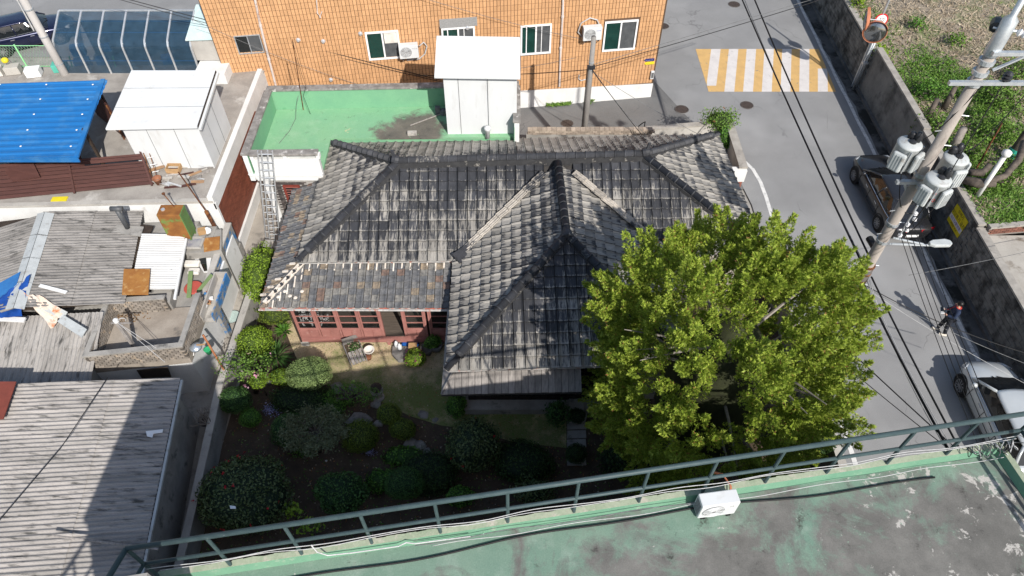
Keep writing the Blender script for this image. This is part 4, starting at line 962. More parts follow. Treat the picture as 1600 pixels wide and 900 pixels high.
for y0, y1, zt in (segs[0], segs[1], segs[3], segs[4]):
    r = 0; z = .10
    while z < zt - .08:
        y = y0 + .2 + (.2 if r % 2 else 0)
        while y < min(y1 - .1, 52):
            if y > 11: bl.append(((CAMV - V(XW, y, z)).length, y, z))
            y += .4
        z += .2; r += 1
bl.sort(); rest = MB(); rr = random.Random(9)
for i, (d, y, z) in enumerate(bl):
    p = V(XW + .018 + rr.uniform(-.006, .006), y, z)
    if i < 300:
        o = bpy.data.objects.new('block', meblk); C.objects.link(o); o.parent = rw; o.location = p - base_of(rw)
    else: rest.box(p, (.05, .385, .185))
rest.build('block', m_block, rw)['kind'] = 'stuff'
part('footing', m_conc_dk, rw, lambda b: b.box((XW - .05, 30, .06), (.14, 60, .14)))
# warning board on the wall
sg = thing('warning_sign', V(XW, 19.9, 1.0), 'yellow warning board with Korean lettering on the retaining wall', 'sign')
c = PXx(1496, 345, XW - .03); sw, shh = 1.02, .86
m_sign_y = M('yellow_board', (.62, .50, .015), (.54, .43, .015), 4, rough=.5); m_sign_w = M('white_strip', (.62, .6, .64), (.55, .53, .58), 4, rough=.5); m_purple = M('purple_print', (.12, .05, .25), (.1, .04, .2), 4); m_blk_pr = M('black_print', (.02, .02, .02), (.03, .03, .03), 4)
part('board', m_sign_y, sg, lambda b: b.box(c, (.02, sw, shh)))
part('strip', m_sign_w, sg, lambda b: b.box(c + V(-.012, 0, -.13), (.008, sw * .98, .19)))
fx, fz = V(0, -1, 0), V(0, 0, 1)
text_mesh('lettering', '쓰레기', .17, m_blk_pr, sg, frame(fx, fz, c + V(-.014, 0, .31)))
text_mesh('lettering', '무단투기 금지', .185, m_blk_pr, sg, frame(fx, fz, c + V(-.014, 0, .09)))
text_mesh('lettering', 'CCTV촬영중', .15, m_purple, sg, frame(fx, fz, c + V(-.018, 0, -.13)))
text_mesh('lettering', '과태료 부과', .11, m_rust, sg, frame(fx, fz, c + V(-.014, 0, -.32)))
# ------------------------------------------------------------------ vacant lot behind the wall
def hgt(x, y): return 2.0 + .18 * math.sin(x * .5 + y * .3) + .12 * math.sin(y * .9 - x * .2) + .022 * max(0, x - 18) * (1 if y > 20 else .3)
def lot_mat():
    m, t, b = newmat('dry_lot_soil'); vec = worldpos(t)
    col = mix(t, ramp(t, noise(t, vec, .8, 8, .7), gray(.35, .65)), (.30, .25, .19), (.20, .165, .12))
    col = mix(t, ramp(t, noise(t, vec, .45, 6, .65), gray(.47, .60)), col, (.14, .17, .06))
    col = mix(t, ramp(t, noise(t, vec, 9, 6, .7), gray(.45, .75)), col, (.34, .29, .23))
    t.links.new(col, b.inputs['Base Color']); b.inputs['Roughness'].default_value = .95; bump(t, b, noise(t, vec, 14, 8, .75), 1.0, .06); return m
nx, ny = 50, 60; b = MB()
gx = np.linspace(XW + .24, 70, nx); gy = np.linspace(18.5, 80, ny)
b.add([(x, y, hgt(x, y)) for y in gy for x in gx], [(j * nx + i, j * nx + i + 1, (j + 1) * nx + i + 1, (j + 1) * nx + i) for j in range(ny - 1) for i in range(nx - 1)])
struct(b.build('vacant_lot', lot_mat(), keep=True, smooth=True))
m_pad = M('cracked_pad_concrete', (.40, .375, .335), (.32, .295, .26), 1.1, c3=(.17, .14, .11), s3=1.4, t3=.62, bscale=35, bmp=.4)
b = MB(); b.prism([V(XW + .24, -10, 1.2), V(60, -10, 1.2), V(60, 18.35, 1.2), V(XW + .24, 18.35, 1.2)], (0, 0, .72)); struct(b.build('concrete_yard', m_pad, keep=True))
kb = thing('low_brick_kerb', P(1580, 340, 1.95), 'low brick kerb between weeds and pale concrete yard', 'kerb')
ka, kc = V(17.6, 18.45, 1.95), V(26, 19.4, 1.95)
part('cap', m_cop2, kb, lambda b: b.bar(ka + V(0, 0, .33), kc + V(0, 0, .33), .2, .08))
part('core', M('brick_mortar2', (.25, .22, .2), (.2, .18, .16), 3), kb, lambda b: b.bar(ka + V(0, 0, .1), kc + V(0, 0, .1), .14, .4))
mrb = M('red_brown_brick', (.20, .085, .06), (.13, .06, .045), 8, rnd=.3); q = MB().box((0, 0, 0), (.21, .2, .06)); mq = bpy.data.meshes.new('brick'); mq.from_pydata(q.v, [], q.f); mq.materials.append(mrb)
dk = (kc - ka).normalized()
for r_ in range(4):
    for i in range(18):
        o = bpy.data.objects.new('brick', mq); C.objects.link(o); o.parent = kb; o.location = ka + dk * (.12 + i * .23 + (.11 if r_ % 2 else 0)) + V(0, 0, .04 + r_ * .068) - base_of(kb); o.rotation_euler.z = math.atan2(dk.y, dk.x)
# ------------------------------------------------------------------ traffic mirrors and speed sign
tm = thing('traffic_mirror_post', V(17.02, 30.3, 0), 'two orange rimmed traffic mirrors on steel post beside the crosswalk', 'traffic mirror')
B0 = V(17.02, 30.3, 0)
part('post', m_steel, tm, lambda b: b.tube([B0, B0 + V(0, 0, 3.3)], .05, 10), True)
part('post', m_steel, tm, lambda b: b.tube([B0 + V(.13, .05, 0), B0 + V(.13, .05, 3.1)], .045, 10), True)
part('clamp', m_alu, tm, lambda b: b.box(B0 + V(.06, 0, 1.5), (.26, .14, .08)))
m_orange = M('orange_plastic', (.50, .19, .10), (.42, .16, .09), 4, rough=.5)
m_mirror = M('convex_mirror', (.30, .31, .32), (.25, .26, .27), 2, rough=.08, metal=.9, bmp=0)
def mirror(c, ax, r):
    ax = Vector(ax).normalized()
    mo = part('mirror', m_mirror, tm, lambda b: b.lathe(c, [(r, 0), (r * .8, .06), (r * .5, .10), (.01, .125)], 28, axis=ax), True)
    part('mirror_rim', m_orange, mo, lambda b: b.lathe(c, [(r * .5, -.14), (r * 1.0, -.05), (r * 1.03, .01), (r * .985, .02), (r * .98, .0)], 28, axis=ax), True)
    part('mirror_hood', m_orange, mo, lambda b: b.add([c + (Vector((0, 0, 1)) * math.sin(a) + Vector((0, 0, 1)).cross(ax).normalized() * math.cos(a)) * r * 1.06 + ax * (q_ * .13 * max(0, math.sin(a))) for q_ in (0, 1) for a in np.linspace(.3, math.pi - .3, 14)], [(i, i + 1, 15 + i, 14 + i) for i in range(13)]))
    part('mirror_arm', m_steel, mo, lambda b: b.tube([c - ax * .1, Vector((B0.x, B0.y, c.z - .1))], .025, 6))
mirror(PY(1367, 50, 30.05), (-.34, -.92, .10), .52)
mirror(PY(1354, 30, 30.2), (-1, .35, -.15), .5)
ss = thing('speed_sign', V(17.4, 30.6, 0), 'round red and white 30 speed limit sign behind the traffic mirror', 'sign')
c = PY(1377, 31, 30.5); ax_ = V(-.1, -1, .12).normalized()
part('post', m_steel, ss, lambda b: b.tube([V(c.x, c.y + .06, 0), V(c.x, c.y + .06, 5.6)], .05, 8))
part('rim', M('sign_red', (.55, .02, .03), (.5, .02, .03), 4, rough=.4), ss, lambda b: b.lathe(c, [(.30, 0), (.30, .012), (.01, .013)], 28, axis=ax_))
part('face', m_frame, ss, lambda b: b.lathe(c + ax_ * .014, [(.235, 0), (.235, .004), (.01, .005)], 28, axis=ax_))
xx = V(1, -.1, 0).normalized(); text_mesh('lettering', '30', .27, m_blk_pr, ss, frame(xx, ax_.cross(xx), c + ax_ * .022))
# ------------------------------------------------------------------ utility pole
PB = V(10.62, 14.05, 0)
m_pole = M('pole_concrete', (.36, .32, .285), (.27, .24, .215), 1.5, c3=(.2, .17, .15), s3=2, t3=.62, stretch=(1, 1, .3))
m_pole_dk = M('pole_sleeve', (.11, .10, .095), (.07, .065, .06), 4, c3=(.22, .11, .06), s3=5, t3=.6)
up = thing('utility_pole', PB, 'tall concrete utility pole with crossarms at the road edge', 'utility pole')
part('shaft', m_pole, up, lambda b: b.tube([PB, PB + V(0, 0, 5), PB + V(0, 0, 12.3)], [.175, .16, .125], 16), True)
part('top_tube', m_steel, up, lambda b: b.tube([PB + V(0, 0, 12.15), PB + V(0, 0, 12.2), PB + V(0, 0, 13.0), PB + V(0, 0, 13.1), PB + V(0, 0, 15)], [.15, .16, .16, .07, .065], 12), True)
for z in (12.0, 11.72, 11.45, 8.7, 6.9, 6.2): part('band', m_steel, up, lambda b: b.tube([PB + V(0, 0, z - .05), PB + V(0, 0, z + .05)], .175, 14))
part('sleeve', m_pole_dk, up, lambda b: b.tube([PB + V(0, 0, 2.6), PB + V(0, 0, 5.0)], .2, 14), True)
for z in (4.5, 4.8, 5.1): part('rust_band', m_rust, up, lambda b: b.tube([PB + V(0, 0, z), PB + V(0, 0, z + .07)], .207, 14))
part('crossarm', m_steel, up, lambda b: b.box(PB + V(.75, -.17, 11.55), (2.9, .09, .09)))
part('crossarm', m_steel, up, lambda b: b.box(PB + V(.95, -.17, 12.3), (2.1, .09, .09)))
part('brace', m_steel, up, lambda b: b.bar(PB + V(.1, -.2, 11.9), PB + V(1.6, -.2, 12.9), .06, .04))
m_insul = M('grey_insulator', (.035, .036, .04), (.025, .026, .03), 5, rough=.35); m_insw = M('white_insulator', (.62, .63, .64), (.5, .5, .52), 5, rough=.3)
for x in (.55, 1.25, 1.9): part('insulator', m_insul, up, lambda b: b.lathe(PB + V(x, -.17, 11.6), [(.05, 0), (.11, .05), (.05, .08), (.11, .12), (.05, .15), (.10, .19), (.04, .24)], 10))
for x, z in ((-.16, 12.75), (.95, 12.42)): part('insulator', m_insul, up, lambda b: b.lathe(PB + V(x, .1, z), [(.03, 0), (.12, .02), (.13, .3), (.05, .36)], 10, axis=(.5, .8, 0)))
part('insulator', m_insw, up, lambda b: b.lathe(PB + V(.25, -.05, 12.75), [(.04, 0)] + [(.09 if i % 2 else .05, .05 * i) for i in range(1, 9)], 10, axis=(.8, -.5, -.1)))
for k in range(5): part('insulator', m_insw, up, lambda b: b.lathe(PB + V(.3 + .09 * (k % 2), -.15 - .02 * k, 6.5 + k * .23), [(.03, 0), (.065, .03), (.05, .06), (.065, .09), (.03, .12)], 8))
part('insulator_pin', m_steel, up, lambda b: b.tube([PB + V(-.2, .12, 12.75), PB + V(.3, -.05, 12.75)], .03, 6))
part('rack', m_steel, up, lambda b: b.bar(PB + V(.3, -.14, 6.4), PB + V(.3, -.14, 7.7), .04, .04))
part('step_bolt', m_steel, up, lambda b: [b.tube([PB + V(0, 0, z), PB + V(.3 * (1 if k % 2 else -1), -.05, z)], .012, 5) for k, z in enumerate(np.arange(2, 11, .45))])['kind'] = 'stuff'
m_tank = M('transformer_grey', (.47, .49, .49), (.40, .42, .42), 4, rough=.4, c3=(.3, .28, .26), s3=4, t3=.64)
def transformer(c, label, a0, mark=False):
    t = thing('transformer', c, label, 'transformer', 'transformers on the utility pole'); c = Vector(c)
    part('tank', m_tank, t, lambda b: b.lathe(c, [(.24, 0), (.29, .05), (.29, .72), (.31, .74), (.31, .78), (.27, .82), (.05, .86)], 20), True)
    for k, a in enumerate((a0, a0 + 1.5)):
        d = V(math.cos(a), math.sin(a), 0); x = V(-d.y, d.x, 0); Mx = Matrix((x, d, V(0, 0, 1))).transposed()
        rd = part('radiator', m_tank, t, lambda b: b.box(c + d * .36 + V(0, 0, .36), (.34, .12, .58), M=Mx), bevel=.05)
        for j in range(4): part('fin', m_tank, rd, lambda b: b.box(c + d * .424 + x * (j - 1.5) * .07 + V(0, 0, .36), (.03, .02, .46), M=Mx))
        part('hanger', m_steel, t, lambda b: b.bar(c + d * .28 + x * .2 + V(0, 0, .05), c + d * .28 + x * .2 + V(0, 0, .75), .05, .02))
    for a, h_ in ((a0 + 2.6, .3), (a0 + 3.6, .22)):
        d = V(math.cos(a), math.sin(a), 0)
        part('bushing', m_insul, t, lambda b: b.lathe(c + d * .15 + V(0, 0, .82), [(.10, 0), (.09, .08), (.12, .1), (.08, .16), (.09, .18), (.05, h_)], 12), True)
    part('valve', m_insul, t, lambda b: b.lathe(c + V(.02, -.05, .85), [(.09, 0), (.09, .05), (.02, .08)], 12))
    d = V(math.cos(a0 + .75), math.sin(a0 + .75), 0)
    t.scale = (1.0, 1.0, .95)
    if mark:
        part('number_mark', M('red_marker', (.6, .08, .06), (.5, .06, .05), 6), t, lambda b: [b.tube([c + d * .293 + V(-d.y, d.x, 0) * (s_ + .03 * math.cos(q_)) + V(0, 0, .28 + j * .22 + .05 * math.sin(q_)) for q_ in np.linspace(0, 6.28, 9)], .007, 4, False) for s_, j in ((-.08, 0), (.04, 0), (-.02, 1))])
part_gap = None
transformer(V(10.08, 14.3, 8.75), 'grey pole transformer left of the utility pole above the dark sedan', 3.9)
transformer(V(10.66, 13.42, 8.35), 'grey pole transformer in front of the utility pole with red marks', 3.7, True)
transformer(V(11.22, 13.98, 8.55), 'grey pole transformer right of the utility pole against the weeds', 4.9)
for k_, (a_, b__) in enumerate(((V(10.2, 14.1, 9.75), PB + V(.1, -.17, 11.5)), (V(10.75, 13.3, 9.4), PB + V(.55, -.17, 11.5)), (V(11.3, 13.85, 9.6), PB + V(1.25, -.17, 11.5)), (V(10.0, 14.0, 9.0), PB + V(.3, -.15, 7.4)), (V(10.5, 13.1, 8.7), PB + V(.3, -.15, 7.0)), (V(11.4, 13.7, 8.9), PB + V(.32, -.15, 6.6)))):
    part('lead_wire', m_black, up, lambda b: b.tube(sag(a_, b__, .25 + .08 * k_, 10), .013, 5))
part('bracket', m_steel, up, lambda b: [b.box(PB + V(.05, -.1, 8.5), (1.3, .1, .1)), b.bar(PB + V(-.3, .1, 8.4), PB + V(0, 0, 7.9), .06, .06), b.bar(PB + V(.4, .0, 8.4), PB + V(0, 0, 7.9), .06, .06), b.box(PB + V(0, -.35, 8.4), (.1, .5, .1))])
# street lamp
sl_ = thing('street_lamp', PB + V(.2, -.1, 6.2), 'street lamp with flat white head on an arm of the utility pole', 'street lamp')
part('arm', m_steel, sl_, lambda b: b.tube([PB + V(.15, -.15, 6.2), PB + V(.5, -.22, 6.25), PB + V(1.25, -.3, 6.3)], .035, 8))
part('arm', m_steel, sl_, lambda b: b.tube([PB + V(.15, -.15, 6.45), PB + V(.6, -.24, 6.4), PB + V(1.0, -.28, 6.33)], .03, 8))
part('head', m_tank, sl_, lambda b: b.prism([PB + V(1.15, -.24, 6.3), PB + V(1.28, -.17, 6.3), PB + V(1.62, -.15, 6.32), PB + V(1.76, -.21, 6.32), PB + V(1.78, -.33, 6.32), PB + V(1.7, -.41, 6.32), PB + V(1.28, -.40, 6.3), PB + V(1.15, -.34, 6.3)], (0, 0, .11)), bevel=.03)
part('lens', m_glass, sl_, lambda b: b.box(PB + V(1.5, -.28, 6.29), (.35, .16, .03)))
# coil of spare cable, splice box
cl = thing('cable_coil', PB + V(.1, -.25, 3.7), 'tangled coil of black and white cable hanging on the pole', 'cable coil'); rr = random.Random(8)
for k in range(6): part('loop', m_black if k % 2 else m_cable_w, cl, lambda b: b.tube([PB + V(.22 + .05 * rr.random() + .18 * math.cos(a), -.25 - .03 * k, 3.5 + .06 * k + .32 * math.sin(a) + .02 * math.sin(3 * a)) for a in np.linspace(0, 6.28, 17)], .012, 4, False))
bx = P(1364, 381, 5.0); tag(part('splice_box', m_black, None, lambda b: b.tube([P(1358, 372, 5.0), P(1370, 392, 5.0)], .11, 8)), 'black splice closure on the cables left of the pole', 'splice box')
# ------------------------------------------------------------------ overhead lines
def line(a, b_, s, r, label, m=None, group='overhead cables', n=20): return cable('overhead_cable', sag(a, b_, s, n), r, m or m_black, label, 'cable', group, 4)
F = lambda u, v, z: P(u, v, z)
line(PB + V(-.18, .05, 5.15), F(1143, -40, 5.6), .1, .035, 'thick black cable over the road, left one of the pair crossing the crosswalk')
line(PB + V(-.15, .05, 5.55), F(1163, -40, 5.9), .12, .035, 'thick black cable over the road, right one of the pair crossing the crosswalk')
line(PB + V(-.16, .05, 5.2), F(1148, -40, 5.6), .22, .012, 'thin lashing wire under the left road cable', m_cable_g)
line(PB + V(.1, -.15, 4.4), F(1500, 735, 4.9), .08, .04, 'thick black cable bundle running from the pole past the white car')
line(PB + V(.2, -.15, 4.75), F(1512, 725, 5.1), .05, .032, 'second thick black cable from the pole towards the railing')
line(PB + V(.15, -.15, 4.55), F(1507, 730, 5.0), .2, .013, 'white cable beside the thick bundle below the pole', m_cable_w)
line(PB + V(.2, -.15, 4.6), F(1490, 720, 4.9), .3, .011, 'thin white wire sagging beside the thick bundle', m_cable_w)
for k in range(5):
    line(PB + V(.34, -.2, 6.5 + k * .23), F(1545 + k * 9, 735 - k * 4, 6.4 + k * .2), .1, .011, ['lowest', 'second lowest', 'middle', 'second highest', 'highest'][k] + ' of the five parallel thin wires from the pole insulators')
line(PB + V(.2, -.1, 4.2), F(1680, 640, 3.2), .15, .007, 'pale service wire passing over the white car roof', m_cable_w)
line(PB + V(.2, -.1, 4.25), F(1690, 600, 3.4), .25, .011, 'thin service wire passing over the white car windscreen', m_cable_g)
line(PB + V(.2, -.1, 4.3), F(1690, 575, 3.6), .35, .018, 'dark service cable sagging over the white car bonnet')
line(F(1420, 430, 4.0), F(1680, 375, 3.0), .1, .01, 'thin wire crossing the road towards the concrete yard', m_cable_g)
line(F(1215, 440, 4.2), F(1520, 725, 4.8), .05, .022, 'black cable leaving the big tree towards the railing, upper one')
line(F(1240, 500, 3.9), F(1500, 715, 4.6), .1, .015, 'black cable leaving the big tree towards the railing, lower one')
p2 = V(3.1, 24.5, 0)
pp = thing('concrete_pole', p2, 'slim grey concrete pole in front of the orange building', 'pole')
part('shaft', M('slim_pole_concrete', (.24, .225, .21), (.17, .16, .15), 2, stretch=(1, 1, .3)), pp, lambda b: b.tube([p2, p2 + V(0, 0, 6.35)], [.13, .095], 12), True)
part('band', m_steel, pp, lambda b: [b.tube([p2 + V(0, 0, z), p2 + V(0, 0, z + .05)], .115, 10) for z in (4.95, 5.25)]); part('clamp', m_insul, pp, lambda b: b.box(p2 + V(0, -.1, 5.1), (.3, .12, .14)))
part('conduit', m_black, pp, lambda b: b.tube([p2 + V(-.13, -.05, 5.1), p2 + V(-.14, -.05, 3.0), p2 + V(-.15, -.05, 1.5)], .02, 5))
line(p2 + V(0, -.1, 5.1), F(1300, -6, 6.2), .06, .018, 'black cable from the slim pole to the upper right across the street')
line(p2 + V(0, -.1, 5.2), F(1300, -10, 6.3), .0, .012, 'pale cable above the black one from the slim pole to the upper right', m_cable_g)
line(p2 + V(0, -.1, 5.0), OW(668, 118, .15), .1, .018, 'black cable from the slim pole to the left behind the stair box')
line(p2 + V(.05, -.1, 5.0), F(1004, 212, 2.6), .05, .018, 'black drop cable from the slim pole down to the yard rail')
line(p2 + V(.05, -.1, 4.95), F(1012, 214, 2.6), .1, .012, 'thin drop wire beside the black drop cable of the slim pole', m_cable_g)
line(p2 + V(.05, -.1, 4.9), F(1130, 230, 2.6), .1, .01, 'thin wire from the slim pole across the dark asphalt corner', m_cable_g)
line(F(130, -20, 7.2), OW(700, 128, .12), .05, .018, 'black cable across the orange facade from upper left, upper one')
line(F(118, -20, 7.2), OW(690, 128, .12), .12, .014, 'black cable across the orange facade from upper left, lower one')
line(OW(300, 30, .5), OW(570, 135, .1), .2, .01, 'thin wire drooping across the left half of the orange facade', m_cable_g)
line(OW(655, -5, .3), OW(905, 60, .3), .1, .01, 'thin wire sagging from the top of the orange facade to the slim pole', m_cable_g)
line(OW(648, 118, .05), OW(900, 90, .05), .25, .01, 'thin wire drooping below the windows right of the stair box', m_cable_g)
# ------------------------------------------------------------------ cars
m_tyre = M('tyre_rubber', (.02, .02, .02), (.013, .013, .013), 12, rough=.85)
m_rimm = M('wheel_alloy', (.42, .42, .43), (.35, .35, .36), 8, rough=.3, metal=.7, bmp=0)
def paint(name, c, metal=.4, rough=.25):
    if name in _M: return _M[name]
    m, t, b = newmat(name); vec = worldpos(t)
    col = mix(t, ramp(t, noise(t, vec, 1.5, 5), gray(.35, .7)), c, tuple(x * .9 for x in c)); t.links.new(col, b.inputs['Base Color'])
    b.inputs['Roughness'].default_value = rough; b.inputs['Metallic'].default_value = metal; b.inputs['Coat Weight'].default_value = .6; b.inputs['Coat Roughness'].default_value = .06
    _M[name] = m; return m
m_tail = M('tail_light_red', (.35, .015, .02), (.25, .01, .015), 6, rough=.2); m_head = M('headlight_glass', (.55, .57, .6), (.3, .32, .35), 8, rough=.15, metal=.3)
m_carglass = glassmat('car_glass', (.012, .014, .016), .04, .90, .7); m_chrome = M('chrome_trim', (.65, .66, .68), (.55, .56, .58), 6, rough=.15, metal=.9, bmp=0)
def loft(b, rings):
    n = len(rings[0]); vs = [p for r in rings for p in r]; fs = []
    for i in range(len(rings) - 1):
        for j in range(n): fs.append((i * n + j, i * n + (j + 1) % n, (i + 1) * n + (j + 1) % n, (i + 1) * n + j))
    fs += [tuple(range(n - 1, -1, -1)), tuple(range((len(rings) - 1) * n, len(rings) * n))]
    b.add(vs, fs)
def make_car(name, label, cat, body, L, W, H, loc, rz, interior, st, gh, wb, hood_cut=None, group='parked cars'):
    t = thing(name, (0, 0, 0), label, cat, group); w = W / 2; k = L / 4.9
    rings = []
    for (y, ww, z0, zs, zt) in st:
        y *= k; q = ww * w
        half = [(0, z0), (q * .84, z0), (q * .965, z0 + .09), (q, (z0 + zs) / 2 + .03), (q * .985, zs - .09), (q * .93, zs - .015), (q * .80, zs + (zt - zs) * .55), (q * .4, zt - (zt - zs) * .06), (0, zt)]
        rings.append([V(x, y, z) for x, z in half] + [V(-x, y, z) for x, z in half[-2:0:-1]])
    bo = part('body', body, t, lambda b: loft(b, rings), True); sub = bo.modifiers.new('sub', 'SUBSURF'); sub.levels = 2; sub.render_levels = 2
    yb0, yb1, yt0, yt1, zb_, wt = gh      # base rear, base front, roof rear, roof front, belt height, roof half width share
    wb_ = w * .90; wt_ = w * wt
    def outline(y0, y1, hw, z, bow=.10):
        out_ = []
        for x in np.linspace(-1, 1, 7): out_.append(V(x * hw * .97, (y1 + bow * (1 - x * x)) * k, z))
        for y in np.linspace(y1, y0, 7)[1:-1]: out_.append(V(hw, y * k, z))
        for x in np.linspace(1, -1, 7): out_.append(V(x * hw * .95, (y0 - bow * .7 * (1 - x * x)) * k, z))
        for y in np.linspace(y0, y1, 7)[1:-1]: out_.append(V(-hw, y * k, z))
        return out_
    base, top_ = outline(yb0, yb1, wb_, zb_), outline(yt0, yt1, wt_, H - .05); midr = [p.lerp(q, .55) + (p.lerp(q, .55) - V(0, p.lerp(q, .55).y, 0)).normalized().xyz * .0 + V(p.x * .035, 0, .02) for p, q in zip(base, top_)]
    n = len(base); ix = dict(front=(0, 6), right=(6, 12), rear=(12, 18), left=(18, 24))
    def pane(b, i0, i1, s0=.06, s1=.94):
        for i in range(i0, i1):
            a, c_ = base[i % n], base[(i + 1) % n]; m1, m2 = midr[i % n], midr[(i + 1) % n]; t1, t2 = top_[i % n], top_[(i + 1) % n]
            b.add([a, c_, m2, m1, t2, t1], [(0, 1, 2, 3), (3, 2, 4, 5)])
    part('windshield', m_carglass, t, lambda b: pane(b, 0, 6), True); part('rear_window', m_carglass, t, lambda b: pane(b, 12, 18), True)
    for i0, i1 in ((6, 9), (9, 12), (18, 21), (21, 24)): part('side_window', m_carglass, t, lambda b: pane(b, i0, i1), True)
    def pil(i, r=.035):
        o_ = 1.012; f = lambda p: V(p.x * o_, p.y, p.z)
        part('pillar', body, t, lambda b: b.tube([f(base[i % n]) - V(0, 0, .03), f(midr[i % n]), f(top_[i % n])], [r * 1.2, r, r], 6), True)
    for i in (0, 6, 12, 18): pil(i, .05)
    for i in (9, 21): pil(i, .03)
    # roof panel
    rg = [[p.lerp(V(0, p.y, p.z), 0) for p in outline(yt0 - .03, yt1 + .03, wt_ * 1.03, H - .075)], outline(yt0 - .01, yt1 + .01, wt_ * 1.02, H - .03), outline(yt0 + .12, yt1 - .12, wt_ * .86, H - .005), outline(yt0 + .5, yt1 - .45, wt_ * .4, H + .012)]
    part('roof', body, t, lambda b: loft(b, rg), True)
    part('interior', interior, t, lambda b: [b.box((0, (yb0 + yb1) / 2 * k, zb_ - .10), (wb_ * 1.85, (yb1 - yb0) * .84 * k, .1))] + [b.box((s_ * wb_ * .45, y * k, zb_ + .08), (wb_ * .72, .26, .34)) for s_ in (-1, 1) for y in ((yt0 + yt1) / 2 + .25, yt0 + .1)])
    for s_ in (-1, 1):
        part('window_trim', m_chrome, t, lambda b: b.tube([V(p.x * 1.015, p.y, p.z + .01) for p in (base[6:13] if s_ > 0 else base[18:24] + [base[0]])], .014, 5))
        part('mirror', body, t, lambda b: b.lathe(V(s_ * (w + .03), (yb1 - .35) * k, zb_ + .07), [(.02, -.09), (.08, -.06), (.09, .03), (.04, .10)], 10, axis=(s_, .15, 0)), True)
        part('headlight', m_head, t, lambda b: b.prism([V(s_ * w * .55, 2.31 * k, .66), V(s_ * w * .86, 2.08 * k, .66), V(s_ * w * .87, 1.92 * k, .80), V(s_ * w * .64, 2.14 * k, .79)], V(0, .03, .035)), True)
        part('tail_light', m_tail, t, lambda b: b.prism([V(s_ * w * .30, -2.43 * k, .80), V(s_ * w * .90, -2.28 * k, .82), V(s_ * w * .92, -2.24 * k, .93), V(s_ * w * .30, -2.40 * k, .90)], V(0, -.025, .01)))
        for y in (.28, -.72): part('door_handle', m_chrome, t, lambda b: b.box((s_ * (w * .985), y * k, .80), (.03, .2, .03)))
        part('door_seam', m_black, t, lambda b: [b.box((s_ * w * .994, y * k, .62), (.012, .012, .5)) for y in (.98, -.02, -.98)])
        for y in wb:
            c_ = V(s_ * (w - .095), y * k, .335)
            wh = part('wheel', m_tyre, t, lambda b: b.lathe(c_, [(.20, -.1), (.31, -.1), (.335, -.06), (.335, .06), (.31, .1), (.23, .105), (.22, .09)], 24, axis=(s_, 0, 0)), True)
            part('rim', m_rimm, wh, lambda b: [b.lathe(c_, [(.22, .05), (.225, .085), (.235, .10), (.215, .10), (.2, .06), (.05, .07)], 20, axis=(s_, 0, 0))] + [b.bar(c_ + V(s_ * .09, 0, 0), c_ + V(s_ * .095, math.cos(a) * .21, math.sin(a) * .21), .035, .02, up=(s_, 0, 0)) for a in np.arange(0, 6.28, .628)])
            part('wheel_arch', m_black, t, lambda b: b.lathe(V(s_ * (w - .15), y * k, .36), [(.39, -.05), (.395, .14), (.36, .145), (.3, .1)], 24, axis=(s_, 0, 0)))
    part('number_plate', m_frame, t, lambda b: b.box((0, -2.46 * k, .62), (.5, .02, .11)))
    part('wiper', m_black, t, lambda b: [b.bar(V(s_ * .1 - .1, (yb1 + .08) * k, zb_ + .04), V(s_ * .45 + .25, (yb1 - .18) * k, zb_ + .13), .02, .02) for s_ in (-.8, .6)])
    t.location = loc; t.rotation_euler.z = rz; return t
st_sedan = [(-2.46, .66, .46, .74, .78), (-2.40, .82, .34, .92, .97), (-2.1, .93, .26, .98, 1.05), (-1.5, .985, .22, .97, 1.02), (-.8, 1, .2, .955, 1.0), (.2, 1, .2, .945, .98), (1.0, .995, .2, .93, .98), (1.5, .98, .22, .88, .985), (1.9, .94, .24, .81, .92), (2.18, .85, .28, .73, .83), (2.36, .70, .33, .64, .71), (2.46, .48, .42, .54, .57)]
m_dk_paint = paint('dark_grey_car_paint', (.028, .028, .031)); m_wh_paint = paint('silver_white_car_paint', (.55, .575, .58), .25); m_nv_paint = paint('navy_car_paint', (.012, .016, .05))
m_tan = M('tan_leather', (.26, .115, .05), (.2, .09, .04), 6); m_int = M('dark_interior', (.03, .03, .03), (.02, .02, .02), 6)
make_car('parked_car', 'dark grey sedan parked against the block wall under the utility pole', 'car', m_dk_paint, 4.95, 1.87, 1.47, (15.82, 22.05, 0), R(1), m_tan, st_sedan, (-1.95, 1.12, -1.2, .22, .96, .64), (1.45, -1.45))
st_hatch = [(-2.46, .72, .46, .80, .86), (-2.38, .88, .34, .98, 1.02), (-2.0, .95, .26, 1.02, 1.06), (-1.4, .985, .22, 1.0, 1.05), (-.8, 1, .2, .985, 1.02), (.2, 1, .2, .965, 1.0), (1.0, .995, .2, .95, 1.0), (1.4, .98, .22, .92, 1.03), (1.8, .94, .24, .85, .98), (2.12, .85, .28, .76, .88), (2.34, .70, .33, .66, .74), (2.46, .47, .42, .55, .58)]
make_car('parked_car', 'silver white hatchback parked behind the railing at the lower right', 'car', m_wh_paint, 4.3, 1.78, 1.52, (16.05, 11.5, 0), R(-1), m_int, st_hatch, (-2.2, 1.35, -1.75, .45, .99, .70), (1.5, -1.42))
make_car('parked_car', 'dark blue car parked on the street at the top left corner', 'car', m_nv_paint, 4.7, 1.83, 1.5, P(28, 86, 0) + V(.3, 1.2, 0), R(-62), m_int, st_sedan, (-1.95, 1.12, -1.2, .22, .96, .66), (1.45, -1.45))
